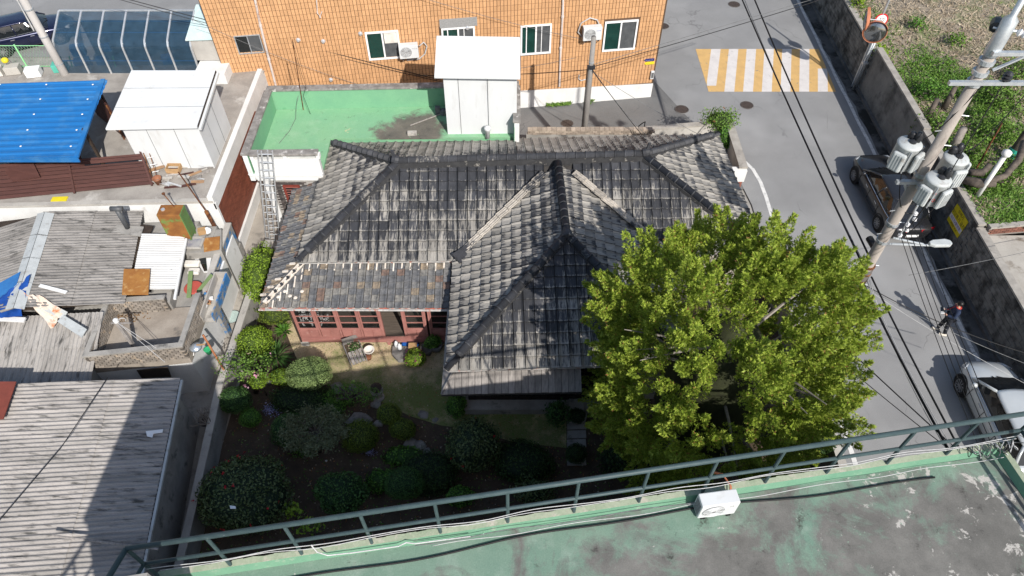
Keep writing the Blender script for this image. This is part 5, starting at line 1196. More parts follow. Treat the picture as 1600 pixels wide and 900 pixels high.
# ------------------------------------------------------------------ man with the remote control
def skin_obj(name, m, parent, verts, edges, radii, root=0, sub=2):
    me = bpy.data.meshes.new(name); me.from_pydata([tuple(v) for v in verts], edges, []); o = link(name, me, parent); me.materials.append(m)
    sk = o.modifiers.new('skin', 'SKIN'); sk.use_smooth_shade = True; me.skin_vertices.new() if not me.skin_vertices else None
    for i, r in enumerate(radii): me.skin_vertices[0].data[i].radius = (r, r) if not isinstance(r, tuple) else r; me.skin_vertices[0].data[i].use_root = (i == root)
    s = o.modifiers.new('sub', 'SUBSURF'); s.levels = sub; s.render_levels = sub; return o
pm = thing('person', (0, 0, 0), 'person in navy jacket and dark trousers holding a white remote control on the road', 'person')
m_skin = M('skin', (.50, .30, .22), (.44, .26, .19), 8, rough=.5, bmp=.05); m_navy = M('navy_jacket', (.022, .035, .075), (.015, .024, .055), 9, rough=.7); m_trou = M('dark_trousers', (.022, .025, .035), (.015, .017, .024), 9, rough=.8)
m_hair = M('black_hair', (.008, .007, .007), (.014, .012, .011), 20, rough=.45); m_redt = M('red_trim', (.62, .05, .035), (.5, .04, .03), 8); m_shoe = M('cream_shoe', (.66, .62, .54), (.55, .5, .43), 8)
# local frame: faces -Y... x right
H_ = {}
J_ = dict(pel=(0, 0, .93), waist=(0, .0, 1.08), chest=(0, .01, 1.30), neckb=(0, .0, 1.45), neck=(0, -.03, 1.53), head=(0, -.07, 1.62), crown=(0, -.06, 1.70))
arm = lambda s: [(s * .17, .01, 1.40), (s * .235, -.02, 1.15), (s * .15, -.24, 1.10), (s * .10, -.32, 1.12)]
leg = lambda s, f: [(s * .09, 0, .88), (s * .10, -.02 + f * .5, .50), (s * .11, f, .09)]
LF, RF = -.10, .12
tv = [J_['pel'], J_['waist'], J_['chest'], J_['neckb'], J_['neck'], J_['head'], J_['crown']]
ev = [(0, 1), (1, 2), (2, 3), (3, 4), (4, 5), (5, 6)]; rv_ = [.12, .115, .125, .065, .05, (.075, .088), (.055, .062)]
for s in (-1, 1):
    b0 = len(tv); tv += arm(s); ev += [(2, b0), (b0, b0 + 1), (b0 + 1, b0 + 2), (b0 + 2, b0 + 3)]; rv_ += [.055, .043, .033, .028]
    h0 = b0 + 3; hp = Vector(arm(s)[3])
    for k, (dx, ln) in enumerate(((-.03, .06), (-.01, .07), (.01, .068), (.03, .055))):
        i0 = len(tv); p1 = hp + V(dx * .8, -.05, .0); p2_ = hp + V(dx - s * .015, -.05 - ln * .5, -.02); p3 = hp + V(dx - s * .03, -.05 - ln * .6, -.045)
        tv += [p1, p2_, p3]; ev += [(h0, i0), (i0, i0 + 1), (i0 + 1, i0 + 2)]; rv_ += [.0105, .009, .008]
    i0 = len(tv); tv += [hp + V(-s * .035, -.025, .02), hp + V(-s * .06, -.05, .025)]; ev += [(h0, i0), (i0, i0 + 1)]; rv_ += [.011, .009]
for s, f in ((-1, LF), (1, RF)):
    b0 = len(tv); tv += leg(s, f); ev += [(0, b0), (b0, b0 + 1), (b0 + 1, b0 + 2)]; rv_ += [.085, .055, .04]
skin_obj('body', m_skin, pm, tv, ev, rv_)
jv = [(0, 0, .90), (0, 0, 1.06), (0, .01, 1.30), (0, 0, 1.44)]; je = [(0, 1), (1, 2), (2, 3)]; jr = [(.19, .14), (.175, .135), (.19, .15), (.10, .09)]
for s in (-1, 1):
    b0 = len(jv); jv += arm(s)[:3]; je += [(2, b0), (b0, b0 + 1), (b0 + 1, b0 + 2)]; jr += [.085, .065, .05]
skin_obj('jacket', m_navy, pm, jv, je, jr)
qv = [(0, 0, .92)]; qe = []; qr = [.15]
for s, f in ((-1, LF), (1, RF)):
    b0 = len(qv); qv += leg(s, f); qe += [(0, b0), (b0, b0 + 1), (b0 + 1, b0 + 2)]; qr += [.10, .08, .065]
skin_obj('trousers', m_trou, pm, qv, qe, qr)
part('hair', m_hair, pm, lambda b: b.lathe(V(0, -.045, 1.60), [(.085, .0), (.103, .05), (.10, .10), (.075, .145), (.02, .165)], 14, axis=(0, .25, 1)), True)
part('collar', m_redt, pm, lambda b: b.tube([V(.085 * math.cos(a), .0 + .08 * math.sin(a), 1.475) for a in np.linspace(0, 6.28, 15)], .016, 6, False), True)
part('hem_trim', m_redt, pm, lambda b: b.box((-.15, .0, .88), (.06, .16, .07)), False, .02)
part('strap', m_redt, pm, lambda b: b.tube([V(-.06, -.05, 1.47), V(-.07, -.14, 1.3), V(-.05, -.25, 1.17)], .01, 5))
for s in (-1, 1): part('eye', m_black, pm, lambda b: b.lathe(V(s * .03, -.157, 1.625), [(.008, 0), (.004, .006)], 8, axis=(0, -1, 0)))
part('nose', m_skin, pm, lambda b: b.prism([V(-.014, -.15, 1.585), V(.014, -.15, 1.585), V(0, -.18, 1.59)], (0, .01, .045)), True)
part('mouth', m_redt, pm, lambda b: b.box((0, -.145, 1.565), (.04, .012, .008)))
for s in (-1, 1): part('ear', m_skin, pm, lambda b: b.lathe(V(s * .082, -.06, 1.61), [(.02, -.01), (.026, 0), (.018, .01)], 8, axis=(s, 0, 0)), True)
for s, f in ((-1, LF), (1, RF)): part('shoe', m_shoe, pm, lambda b: b.prism([V(s * .11 - .045, f + .09, 0), V(s * .11 + .045, f + .09, 0), V(s * .11 + .055, f - .1, 0), V(s * .11 + .03, f - .19, 0), V(s * .11 - .03, f - .19, 0), V(s * .11 - .055, f - .1, 0)], (0, .01, .085)), False, .03)
PF = P(1468, 519, .0); PRZ = R(-108)
pm.location = PF; pm.rotation_euler.z = PRZ
rc = thing('remote_control', (0, 0, 0), 'white remote control with screen held by the person on the road', 'remote control')
part('case', m_white_clean, rc, lambda b: b.box((0, -.40, 1.135), (.30, .13, .045), M=Matrix.Rotation(.35, 3, 'X')), False, .02)
part('screen', m_glass, rc, lambda b: b.box((0, -.43, 1.20), (.19, .10, .012), M=Matrix.Rotation(.6, 3, 'X')))
for s in (-1, 1): part('stick', m_black, rc, lambda b: b.tube([V(s * .09, -.37, 1.155), V(s * .09, -.37, 1.185)], .01, 6))
rc.location = PF; rc.rotation_euler.z = PRZ
# ------------------------------------------------------------------ flat roofed house at the left: deck, brown tiled side wall, white front
LX, LY0, LZ = -10.88, 18.95, 3.1
fh = thing('flat_roof_house', (-18, 22, 0), 'white flat roofed house with brown tiled side wall left of the alley', 'house')
deckp = [V(LX, LY0, 0), V(LX, 27.6, 0), V(-34, 27.6, 0), V(-34, LY0 - .8, 0)]
part('wall', m_white, fh, lambda b: b.prism(lf(deckp, -.05), (0, 0, LZ)))
m_deck = M('roof_deck', (.34, .315, .285), (.24, .22, .2), 1.3, c3=(.45, .43, .4), s3=1.2, t3=.62, bscale=30)
part('roof_deck', m_deck, fh, lambda b: b.prism(lf([V(LX + .02, LY0 - .02, 0), V(LX + .02, 27.6, 0), V(-34, 27.6, 0), V(-34, LY0 - .82, 0)], LZ - .04), (0, 0, .05)))
part('parapet', m_white, fh, lambda b: [b.prism([V(LX + .04, LY0 - .04, 2.72), V(LX + .04, 27.0, 2.72), V(LX - .16, 27.0, 2.72), V(LX - .16, LY0 - .04, 2.72)], (0, 0, .62))])
part('front_edge', m_conc_lt, fh, lambda b: b.prism([V(LX, LY0 - .06, LZ - .05), V(LX, LY0 + .12, LZ - .05), V(-34, LY0 - .7, LZ - .05), V(-34, LY0 - .88, LZ - .05)], (0, 0, .1)))
mtb = M('brown_wall_tile', (.20, .065, .04), (.15, .048, .03), 3, rnd=.2, rough=.5)
b = MB(); r = 0; z = .62
while z < 2.68:
    y = LY0 + .12 + (.11 if r % 2 else 0)
    while y < 25: b.box(V(LX + .012, y, z), (.024, .205, .058)); y += .22
    z += .072; r += 1
b.build('wall_tile', mtb, fh)['kind'] = 'stuff'
part('base_band', m_white, fh, lambda b: b.box((LX + .04, 22.4, .25), (.12, 7.0, .62)))
part('corner_band', m_white, fh, lambda b: b.box((LX + .02, LY0 + .02, 1.5), (.08, .12, 3.0)))
# shed on the deck
wsx = thing('white_shed', (-12.7, 22, LZ), 'white sandwich panel shed with flat sloping roof on the left house', 'shed')
sx0, sx1, sy0, sy1 = -14.05, -11.3, 20.75, 23.2
part('wall', m_white_clean, wsx, lambda b: b.prism([V(sx0, sy0, LZ), V(sx1, sy0, LZ), V(sx1, sy1, LZ), V(sx0, sy1, LZ)], (0, 0, 2.03)))
for x in (-13.2, -12.2): part('panel_joint', m_cable_g, wsx, lambda b: b.box((x, sy0 - .002, LZ + 1.0), (.012, .02, 2.0)))
for y in (21.5, 22.3): part('panel_joint', m_cable_g, wsx, lambda b: b.box((sx1 + .002, y, LZ + 1.0), (.02, .012, 2.0)))
rf = part('roof', m_white_clean, wsx, lambda b: b.prism([V(sx0 - .42, sy0 - .25, 5.08), V(sx1 + .08, sy0 - .2, 5.12), V(sx1 + .12, sy1 + .2, 5.55), V(sx0 - .3, sy1 + .2, 5.55)], (0, 0, .07)))
for k in (.35, .68): part('roof_joint', m_cable_g, rf, lambda b: b.bar(V(sx0 - .4, lerp2(sy0 - .25, sy1 + .2, k), lerp2(5.08, 5.55, k) + .072), V(sx1 + .1, lerp2(sy0 - .2, sy1 + .2, k), lerp2(5.12, 5.55, k) + .072), .012, .006))
part('roof_edge', m_wood_dk, rf, lambda b: b.bar(V(sx1 + .10, sy0 - .15, 5.15), V(sx1 + .13, sy1 + .2, 5.57), .03, .09))
part('gutter', m_white_clean, rf, lambda b: b.bar(V(sx1 + .16, sy0 - .2, 5.08), V(sx1 + .18, sy1 + .2, 5.5), .09, .09))
# corrugated sheets
def wave_mesh(name, w_, l_, pitch, amp, m, trap=False, spw=6):
    n = int(round(w_ / pitch * spw)); vs = []; fs = []
    for j, y in enumerate((0, l_ / 2, l_)):
        for i in range(n + 1):
            x = w_ * i / n; ph = (x / pitch) % 1
            if trap: z = amp * (1 if ph < .3 else max(0, 1 - (ph - .3) / .08) if ph < .5 else max(0, (ph - .92) / .08))
            else: z = amp * math.sin(2 * math.pi * x / pitch)
            vs.append((x, y, z))
    for j in range(2):
        for i in range(n): a = j * (n + 1) + i; fs.append((a, a + 1, a + n + 2, a + n + 1))
    me = bpy.data.meshes.new(name); me.from_pydata(vs, [], fs); me.materials.append(m)
    me.polygons.foreach_set('use_smooth', [not trap] * len(fs)); return me
def lay_sheets(parent, name, org, across, up_, nx, ny, w_, l_, pitch, amp, m, trap=False, jit=.01, skip=None, lap=.06, seed=1):
    if Vector(across).cross(Vector(up_)).z < 0: org = Vector(org) + Vector(across).normalized() * (nx * w_); across = -Vector(across)
    me = wave_mesh(name, w_ + lap, l_ + .1, pitch, amp, m, trap); a = Vector(across).normalized(); u = Vector(up_).normalized(); n = a.cross(u)
    rr = random.Random(seed)
    for j in range(ny):
        for i in range(nx):
            if skip and skip(i, j): continue
            o = bpy.data.objects.new(name, me); C.objects.link(o); o.parent = parent
            M4 = Matrix((a, u, n)).transposed().to_4x4(); M4 = M4 @ Matrix.Rotation(rr.uniform(-jit, jit), 4, 'Z')
            M4.translation = Vector(org) + a * (i * w_) + u * (j * l_) + n * (.012 * (j % 2) + .006 * (i % 2) + .014 * j) - base_of(parent); o.matrix_basis = M4
def slate(name, c, c2, st, c3=(.06, .058, .055), t3=.60): return M(name, c, c2, 1.1, stretch=st, c3=c3, s3=3.0, t3=t3, w3=.07, rnd=.07, bscale=30, bmp=.4, rough=.92, fine=.2)
m_slx = slate('slate_sheet_x', (.36, .335, .315), (.25, .235, .22), (.5, 3.0, 1))
m_sly = slate('slate_sheet_y', (.35, .33, .31), (.25, .235, .22), (3.0, .5, 1))
m_sld = slate('dark_slate_sheet', (.27, .255, .24), (.17, .16, .15), (.6, 2.4, 1))
m_bluer = M('blue_roof_metal', (.014, .14, .39), (.012, .12, .34), .7, rough=.42, bmp=.03, fine=.05, spec=.4, c3=(.05, .18, .38), s3=1.2, t3=.6, w3=.1)
br_ = thing('blue_canopy', (-18, 21, LZ), 'bright blue ribbed metal canopy roof on posts over the left deck', 'canopy')
q0, q1, q2 = P(118, 247, 4.95), P(160, 126, 5.25), P(-70, 247, 4.95)
acr = (q1 - q0); sl2 = V(-1, 0, 0)
lay_sheets(br_, 'roof_sheet', q0 + V(0, 0, .03), acr, V(-1, .0, 0), 1, 1, acr.length, 9.5, .29, .028, m_bluer, True, 0, lap=0)
part('edge_flashing', m_bluer, br_, lambda b: b.bar(q0 + V(.05, 0, .05), q1 + V(.05, 0, .05), .16, .07))
part('edge_flashing', m_bluer, br_, lambda b: b.bar(q0 + V(.1, -.02, -.05), q0 + V(-9, -.02, -.05), .05, .2))
for i in range(5):
    for j in range(3):
        c = q0.lerp(q1, .12 + .2 * i) + V(-.25 - j * 1.75, 0, .075); part('roof_screw', m_frame, br_, lambda b: b.lathe(c, [(.035, 0), (.035, .012), (.01, .02)], 8))
for p in (q0 + V(-.2, 1.4, .2), q1 + V(-.2, -.2, 0), q0 + V(-3.6, 1.4, .2), q1 + V(-3.6, -.2, 0)): part('post', m_wood_dk, br_, lambda b: b.box(V(p.x, p.y, (LZ + p.z) / 2), (.09, .09, p.z - LZ - .05)))
# brown board screens
m_brown = M('brown_stained_board', (.082, .034, .028), (.06, .025, .021), 2.5, stretch=(.6, 4, 3), rnd=.12, rough=.6)
bf = thing('board_fence', P(120, 300, LZ), 'brown stained board screen lying tilted along the front of the left deck', 'fence')
fA, fB = P(-60, 318, LZ + .05), P(242, 288, LZ + .05); fC = P(222, 238, LZ + .75); fD = P(-60, 262, LZ + .75)
nb_ = 9
for i in range(nb_):
    k0, k1 = i / nb_ + .006, (i + .94) / nb_
    for h0, h1 in ((0, .58), (.585, 1)):
        if h0 > .5 and i in (6, 8): k1 = k0 + .06
        a, c_ = fA.lerp(fD, k0), fB.lerp(fC, k0); a2, c2 = fA.lerp(fD, k1), fB.lerp(fC, k1)
        part('board', m_brown, bf, lambda b: b.prism([a.lerp(c_, h0), a.lerp(c_, h1 - .004), a2.lerp(c2, h1 - .004), a2.lerp(c2, h0)], (0, -.012, .022)))
for k in (.0, .58, .985): part('batten', m_brown, bf, lambda b: b.bar(fA.lerp(fB, k) + V(.03, -.08, .02), fD.lerp(fC, k) + V(.0, .1, .1), .07, .06))
for k in (.3, .75): part('prop', m_wood_dk, bf, lambda b: b.tube([fD.lerp(fC, k), V(fD.lerp(fC, k).x, fD.lerp(fC, k).y + .2, LZ)], .03, 5))
for u, v in ((38, 280), (108, 262)): tag(part('loose_board', m_brown, None, lambda b: b.prism([P(u - 35, v - 18, LZ + .66), P(u + 15, v - 24, LZ + .78), P(u + 25, v - 3, LZ + .52), P(u - 18, v + 4, LZ + .42)], (0, 0, .03))), ['square brown panel lying on the left part of the board screen', 'thin brown panel lying on the board screen under the blue canopy'][u > 50], 'board')
bf2 = thing('board_fence', P(185, 210, LZ), 'upright brown board screen between blue canopy and white shed', 'fence')
g0, g1 = P(152, 180, LZ) , P(196, 217, LZ)
for i in range(7):
    a = g0.lerp(g1, i / 7); c_ = g0.lerp(g1, (i + .93) / 7); part('board', m_brown, bf2, lambda b: b.prism([a, c_, c_ + V(0, 0, 1.55 + .05 * (i % 3)), a + V(0, 0, 1.55 + .05 * (i % 3))], (.02, .03, 0)))
part('batten', m_rust, bf2, lambda b: b.bar(g1 + V(-.02, -.05, 0), g1 + V(-.05, -.02, 1.6), .05, .05))
# scrap heap on the deck
jk = random.Random(21)
scrap_m = [m_wood_grey, m_conc_lt, m_brown, m_alu, M('tan_board', (.36, .22, .12), (.28, .17, .1), 5)]
scl = ['grey', 'pale', 'brown', 'silver', 'tan']
for i in range(26):
    u, v = jk.uniform(238, 325), jk.uniform(256, 292)
    if v < 262 and u < 262: continue
    L_ = jk.uniform(.25, .8); a = jk.uniform(-.5, .5); p = P(u, v, LZ + .04 + .03 * (i % 4))
    mi = jk.randrange(5)
    tag(part('scrap_board', scrap_m[mi], None, lambda b: b.box(p, (L_, jk.uniform(.05, .14), .03), M=Matrix.Rotation(a, 3, 'Z') @ Matrix.Rotation(jk.uniform(-.15, .15), 3, 'Y'))), ('long ' if L_ > .5 else 'short ') + scl[mi] + ' offcut in the scrap heap before the white shed', 'scrap', 'scrap boards in the heap before the white shed')
cr = thing('wooden_crate', P(273, 266, LZ + .05), 'open wooden tray box on the scrap heap before the white shed', 'crate'); cb = base_of(cr); mt_ = M('pine_wood', (.42, .26, .13), (.34, .21, .1), 6)
for s_, d_ in ((V(0, -.17, 0), (.5, .03, .2)), (V(0, .17, 0), (.5, .03, .2)), (V(-.24, 0, 0), (.03, .32, .2)), (V(.24, 0, 0), (.03, .32, .2))): part('side', mt_, cr, lambda b: b.box(cb + s_ + V(0, 0, .1), d_))
part('bottom', m_brown, cr, lambda b: b.box(cb + V(0, 0, .03), (.46, .32, .02)))
ch = thing('metal_rack', P(232, 268, LZ), 'bent thin metal rack leaning beside the white shed', 'rack')
part('frame', m_rust, ch, lambda b: [b.tube([P(240, 285, LZ + .02), P(218, 222, LZ + 1.0), P(221, 213, LZ + 1.1)], .02, 5), b.tube([P(247, 283, LZ + .02), P(228, 222, LZ + 1.0)], .015, 5)])
part('shelf', m_alu, ch, lambda b: [b.tube([P(226 + k * 4, 236 + k * 11, LZ + .8 - k * .18), P(236 + k * 4, 234 + k * 11, LZ + .8 - k * .18)], .012, 4) for k in range(4)])['kind'] = 'stuff'
tag(part('flower_pot', m_terra, None, lambda b: b.lathe(P(249, 287, LZ + .01), [(.1, 0), (.15, .24), (.17, .25), (.17, .29), (.13, .28), (.11, .1)], 14), True), 'terracotta pot at the front edge of the left deck', 'pot')
tag(part('yellow_sheet', m_yel_pl, None, lambda b: b.box(P(93, 311, LZ + .03), (.55, .22, .04), rz=.05)), 'small yellow panel at the edge of the left deck below the board screen', 'panel')
# greenhouse canopy of tinted sheets
gh = thing('polycarbonate_canopy', (-16.6, 27.5, LZ), 'curved blue tinted polycarbonate canopy with silver ribs behind the left house', 'canopy')
m_poly = glassmat('blue_polycarbonate', (.04, .085, .135), .1, .5, .6)
gx0, gx1 = -19.4, -13.6
prof = [(27.0, 3.05), (27.05, 4.2)] + [(27.05 + .38 * (1 - math.cos(a)), 4.2 + .42 * math.sin(a)) for a in (.35, .7, 1.05)] + [(28.55, 5.15)]
for i in range(6):
    x0, x1 = lerp2(gx0, gx1, i / 6) + .03, lerp2(gx0, gx1, (i + 1) / 6) - .03
    part('panel', m_poly, gh, lambda b: b.add([(x, y, z) for x in (x0, x1) for y, z in prof] + [(x, y + .012, z - .01) for x in (x0, x1) for y, z in prof], [(j, j + 1, j + 1 + 6, j + 6) for j in range(5)] + [(12 + j, 12 + j + 6, 12 + j + 7, 12 + j + 1) for j in range(5)]), True)
for i in range(7):
    x = lerp2(gx0, gx1, i / 6); part('rib', m_alu, gh, lambda b: [b.bar(V(x, *prof[j]) + V(0, -.01, .01), V(x, *prof[j + 1]) + V(0, -.01, .01), .07, .05, up=(0, -1, .5)) for j in range(5)])
m_bpipe = M('blue_pipe', (.015, .15, .42), (.012, .12, .36), 5, rough=.4)
for y, z in ((27.0, 3.75), (27.55, 4.75), (28.1, 4.95)): part('purlin', m_bpipe, gh, lambda b: b.tube([V(gx0, y + .06, z - .06), V(gx1, y + .06, z - .06)], .025, 6))
part('ridge_rail', m_alu, gh, lambda b: b.bar(V(gx0, 28.56, 5.16), V(gx1, 28.56, 5.16), .06, .06)); part('back_wall', M('canopy_inner_wall', (.10, .14, .17), (.06, .08, .1), 2), gh, lambda b: b.box(((gx0 + gx1) / 2, 29.6, 2.0), (5.8, .1, 4.2)))
for u, v, s_ in ((122, 78, .35), (165, 74, .25), (130, 100, .4), (160, 95, .3), (262, 92, .3)):
    tag(part('stored_box', m_bpipe, None, lambda b: b.box(PY(u, v, 27.8) , (s_ * 1.6, s_, s_ * 1.3), rz=.3), False, .03), 'bluish stored box seen through the tinted canopy', 'box', 'boxes stored under the tinted canopy')
for u in (96, 110, 178): tag(part('green_stake', M('green_pipe', (.12, .45, .16), (.1, .38, .14), 5), None, lambda b: b.tube([PY(u + 6, 115, 27.5), PY(u - 2, 88, 27.5)], .03, 6)), 'green pipe stake behind the tinted canopy sheets', 'stake', 'green stakes under the canopy')
yardw = thing('white_yard_wall', (-13.3, 26, 0), 'white painted low building between the canopy and the orange facade', 'wall')
part('wall', m_white, yardw, lambda b: b.prism([V(-13.5, 26.2, 0), V(-12.2, 26.2, 0), V(-12.2, 29.3, 0), V(-13.5, 29.3, 0)], (0, 0, 3.6)))
part('slab', m_conc_lt, yardw, lambda b: b.box((-13.0, 28.0, 4.1), (1.2, 1.7, .9)))
part('roof', M('pale_teal_roof', (.52, .64, .64), (.42, .55, .56), 1.5, c3=(.6, .6, .58), s3=3, t3=.6), yardw, lambda b: b.prism([V(-13.75, 27.1, 4.6), V(-12.3, 27.2, 4.6), V(-12.2, 28.9, 5.2), V(-13.6, 28.9, 5.2)], (0, 0, .05)))
part('low_wall', m_white, yardw, lambda b: b.prism([V(-12.6, 25.7, 0), V(-11.2, 25.9, 0), V(-11.2, 26.6, 0), V(-12.6, 26.5, 0)], (0, 0, 2.3)))
# mesh fence, pole at the top left
lp = V(-19.5, 26.95, 0); pl2 = thing('concrete_pole', lp, 'pale concrete pole rising in front of the tinted canopy at top left', 'pole')
part('shaft', M('pale_pole', (.46, .44, .42), (.36, .34, .325), 2, stretch=(1, 1, .3)), pl2, lambda b: b.tube([lp, lp + V(0, 0, 8.5)], [.19, .14], 14), True)
for z in (3.6, 4.9, 6.1): part('band', m_steel, pl2, lambda b: b.tube([lp + V(0, 0, z), lp + V(0, 0, z + .05)], .178, 12))
part('conduit', m_cable_w, pl2, lambda b: b.tube([lp + V(-.2, -.05, 8), lp + V(-.24, -.05, 5.2)], .03, 6))
mf = thing('mesh_fence', (-22, 27.4, LZ), 'green mesh fence on the wall top beside the dark blue car', 'fence'); m_gpipe = M('light_green_pipe', (.30, .66, .32), (.25, .58, .28), 5, rough=.4)
for x in (-19.75, -21.3, -23.0): part('post', m_gpipe, mf, lambda b: b.tube([V(x, 27.4, LZ), V(x, 27.4, LZ + 1.15)], .035, 8))
for z in (.1, 1.1): part('rail', m_gpipe, mf, lambda b: b.tube([V(-25, 27.4, LZ + z), V(-19.75, 27.4, LZ + z)], .015, 5))
part('wire_mesh', M('green_wire', (.22, .36, .25), (.2, .32, .22), 6), mf, lambda b: [b.bar(V(x, 27.4, LZ + .1), V(x + s_, 27.4, LZ + 1.1), .007, .007) for x in np.arange(-24.5, -19.9, .13) for s_ in (-.5, .5)])['kind'] = 'stuff'
for u, v, m_, lb in ((38, 108, m_conc_lt, 'beige box beside the mesh fence'), (70, 112, m_frame, 'white wire crate behind the mesh fence'), (112, 104, M('teal_plastic', (.1, .42, .33), (.08, .36, .28), 4), 'teal plastic sheet by the mesh fence'), (10, 111, m_plaster, 'cream box at the left end of the mesh fence')):
    tag(part('stored_box', m_, None, lambda b: b.box(P(u - 18, v, LZ + .2), (.6, .4, .35), rz=.2), False, .02), lb, 'box')
tag(part('yellow_ball', m_yel_pl, None, lambda b: b.lathe(P(10, 98, LZ + .5), [(.03, 0), (.12, .04), (.15, .12), (.12, .2), (.03, .24)], 12), True), 'small yellow ball on the beige box by the mesh fence', 'ball')
# ------------------------------------------------------------------ slate roofed houses at the left
s3h = thing('slate_roof_house', (-15, 16, 0), 'grey corrugated slate roof house with pale ridge cap left of the alley', 'house')
RA_, RB_ = P(72, 334, 3.2), P(24, 482, 3.2)
ea, eb = P(238, 350, 2.72), P(176, 470, 2.72)
part('wall', m_conc, s3h, lambda b: b.prism([V(-20, 13.6, 0), V(-12.3, 14.9, 0), V(-11.6, 18.7, 0), V(-20, 18.4, 0)], (0, 0, 2.3)))
def slope_sheets(parent, name, top_a, top_b, bot_a, bot_b, w_, l_, pitch, amp, m, seed=1, jit=.008, skip=None):
    """corrugations run from the top edge down to the bottom edge"""
    acr = (top_b - top_a); u = ((top_a + top_b) / 2 - (bot_a + bot_b) / 2); un = u - acr * (u.dot(acr) / acr.length_squared)
    nx, ny = max(1, round(acr.length / w_)), max(1, round(un.length / l_))
    lay_sheets(parent, name, top_a - un, acr, un, nx, ny, acr.length / nx, un.length / ny, pitch, amp, m, False, jit, skip, seed=seed)
slope_sheets(s3h, 'roof_sheet', RA_, RB_, ea, eb, .9, 1.75, .13, .02, m_sld, 3)
part('roof_deck', m_wood_dk, s3h, lambda b: [b.prism([RA_ + V(0, 0, -.1), RB_ + V(0, 0, -.1), eb + V(0, 0, -.1), ea + V(0, 0, -.1)], (0, 0, -.05)), b.prism([RA_ + V(0, 0, -.1), RB_ + V(0, 0, -.1), RB_ + V(-3.5, -.3, -.9), RA_ + V(-3.5, .3, -.9)], (0, 0, -.05))])
slope_sheets(s3h, 'roof_sheet', RB_ + V(-.05, 0, 0), RA_ + V(-.05, 0, 0), RB_ + V(-3.5, -.3, -.8), RA_ + V(-3.5, .3, -.8), .9, 1.75, .13, .02, m_sld, 4)
n_ = 4
for i in range(n_):
    a, c_ = RA_.lerp(RB_, i / n_), RA_.lerp(RB_, (i + 1.04) / n_)
    part('ridge_cap', m_tank, s3h, lambda b: [b.prism([a + V(.3, 0, .0), c_ + V(.3, 0, .0), c_ + V(0, 0, .07), a + V(0, 0, .07)], (0, 0, .015)), b.prism([a + V(-.02, 0, .07), c_ + V(-.02, 0, .07), c_ + V(-.3, 0, .0), a + V(-.3, 0, .0)], (0, 0, .015))])
pr_ = MB(); pr_.prism([P(183, 352, 2.83), P(225, 355, 2.78), P(220, 370, 2.76), P(174, 364, 2.82)], (0, 0, .03)); tag(pr_.build('plywood_sheet', m_conc, None), 'plain grey board patch around the stove pipe', 'board')
sp = thing('stove_pipe', P(200, 357, 2.8), 'dark grey stove pipe with elbow top on the slate roof', 'pipe'); sb_ = base_of(sp)
m_dgrey = M('dark_grey_pipe', (.09, .095, .10), (.07, .073, .08), 6, rough=.45)
part('pipe', m_dgrey, sp, lambda b: b.tube([sb_, sb_ + V(0, 0, .95)], .085, 12), True); part('elbow', m_dgrey, sp, lambda b: b.tube([sb_ + V(-.2, 0, .97), sb_ + V(.2, 0, .97)], .095, 12), True)
# white sheet roof beside it
wr = thing('white_sheet_roof', P(250, 420, 2.3), 'white painted corrugated lean-to roof with torn edge beside the terrace', 'roof')
m_wsh = M('chipped_white_sheet', (.55, .55, .54), (.48, .48, .47), 1.5, c3=(.06, .055, .05), s3=4.2, t3=.68, w3=.02, stretch=(.6, 2, 1), rnd=.05)
wa, wb2, wc, wd_ = P(226, 366, 2.78), P(209, 452, 2.78), P(290, 374, 2.5), P(272, 468, 2.5)
slope_sheets(wr, 'roof_sheet', wa, wb2, wc, wd_, .9, .9, .105, .018, m_wsh, 6)
part('edge_strip', m_white, wr, lambda b: b.bar(wc + V(.03, 0, .02), wd_ + V(.03, 0, .02), .08, .07)); part('support', m_conc, wr, lambda b: b.prism([lift(wa, 0), lift(wb2, 0), lift(wd_ + V(-.2, 0, 0), 0), lift(wc + V(-.2, 0, 0), 0)], (0, 0, 2.35)))
m_rsheet = M('rust_orange_sheet', (.36, .17, .045), (.27, .11, .03), 3, c3=(.42, .24, .09), s3=5, t3=.6, rough=.7)
tag(part('metal_sheet', m_rsheet, None, lambda b: b.prism([P(194, 421, 2.86), P(235, 421, 2.82), P(232, 461, 2.8), P(191, 461, 2.84)], (0, 0, .03))), 'rusty orange metal sheet lying at the terrace back wall', 'sheet')
tk = thing('oil_tank', V(-11.95, 17.95, 2.3), 'tall rusty orange and green metal tank beside the white wall', 'tank')
m_rtank = M('rusty_green_tank', (.28, .12, .03), (.19, .075, .022), 3, c3=(.14, .20, .05), s3=1.6, t3=.58, w3=.03, rough=.8); m_gtank = M('green_tank_side', (.12, .22, .07), (.10, .18, .06), 3, c3=(.24, .11, .03), s3=3, t3=.63)
tb = V(-11.95, 17.95, 2.42)
part('body', [m_rtank, m_gtank], tk, lambda b: [b.box(tb + V(-.012, 0, .6), (.80, .52, 1.2)), setattr(b, 'mi', 1), b.box(tb + V(.4, 0, .6), (.03, .518, 1.196))], False, .015)
part('cap', m_alu, tk, lambda b: b.lathe(tb + V(-.25, .0, 1.2), [(.07, 0), (.07, .04), (.03, .05)], 12)); part('leg', m_gtank, tk, lambda b: [b.box(tb + V(x, y, -.08), (.06, .06, .2)) for x in (-.35, .35) for y in (-.2, .2)])
part('vent_pipe', m_rust, tk, lambda b: [b.tube([tb + V(.1, .15, 1.2), tb + V(-.08, .2, 1.75)], .02, 6), b.lathe(tb + V(-.08, .2, 1.75), [(.05, 0), (.06, .05), (.03, .07)], 8)])
part('plinth', m_conc, tk, lambda b: b.box(tb + V(0.25, 0, -1.3), (1.6, 1.1, 2.25)))
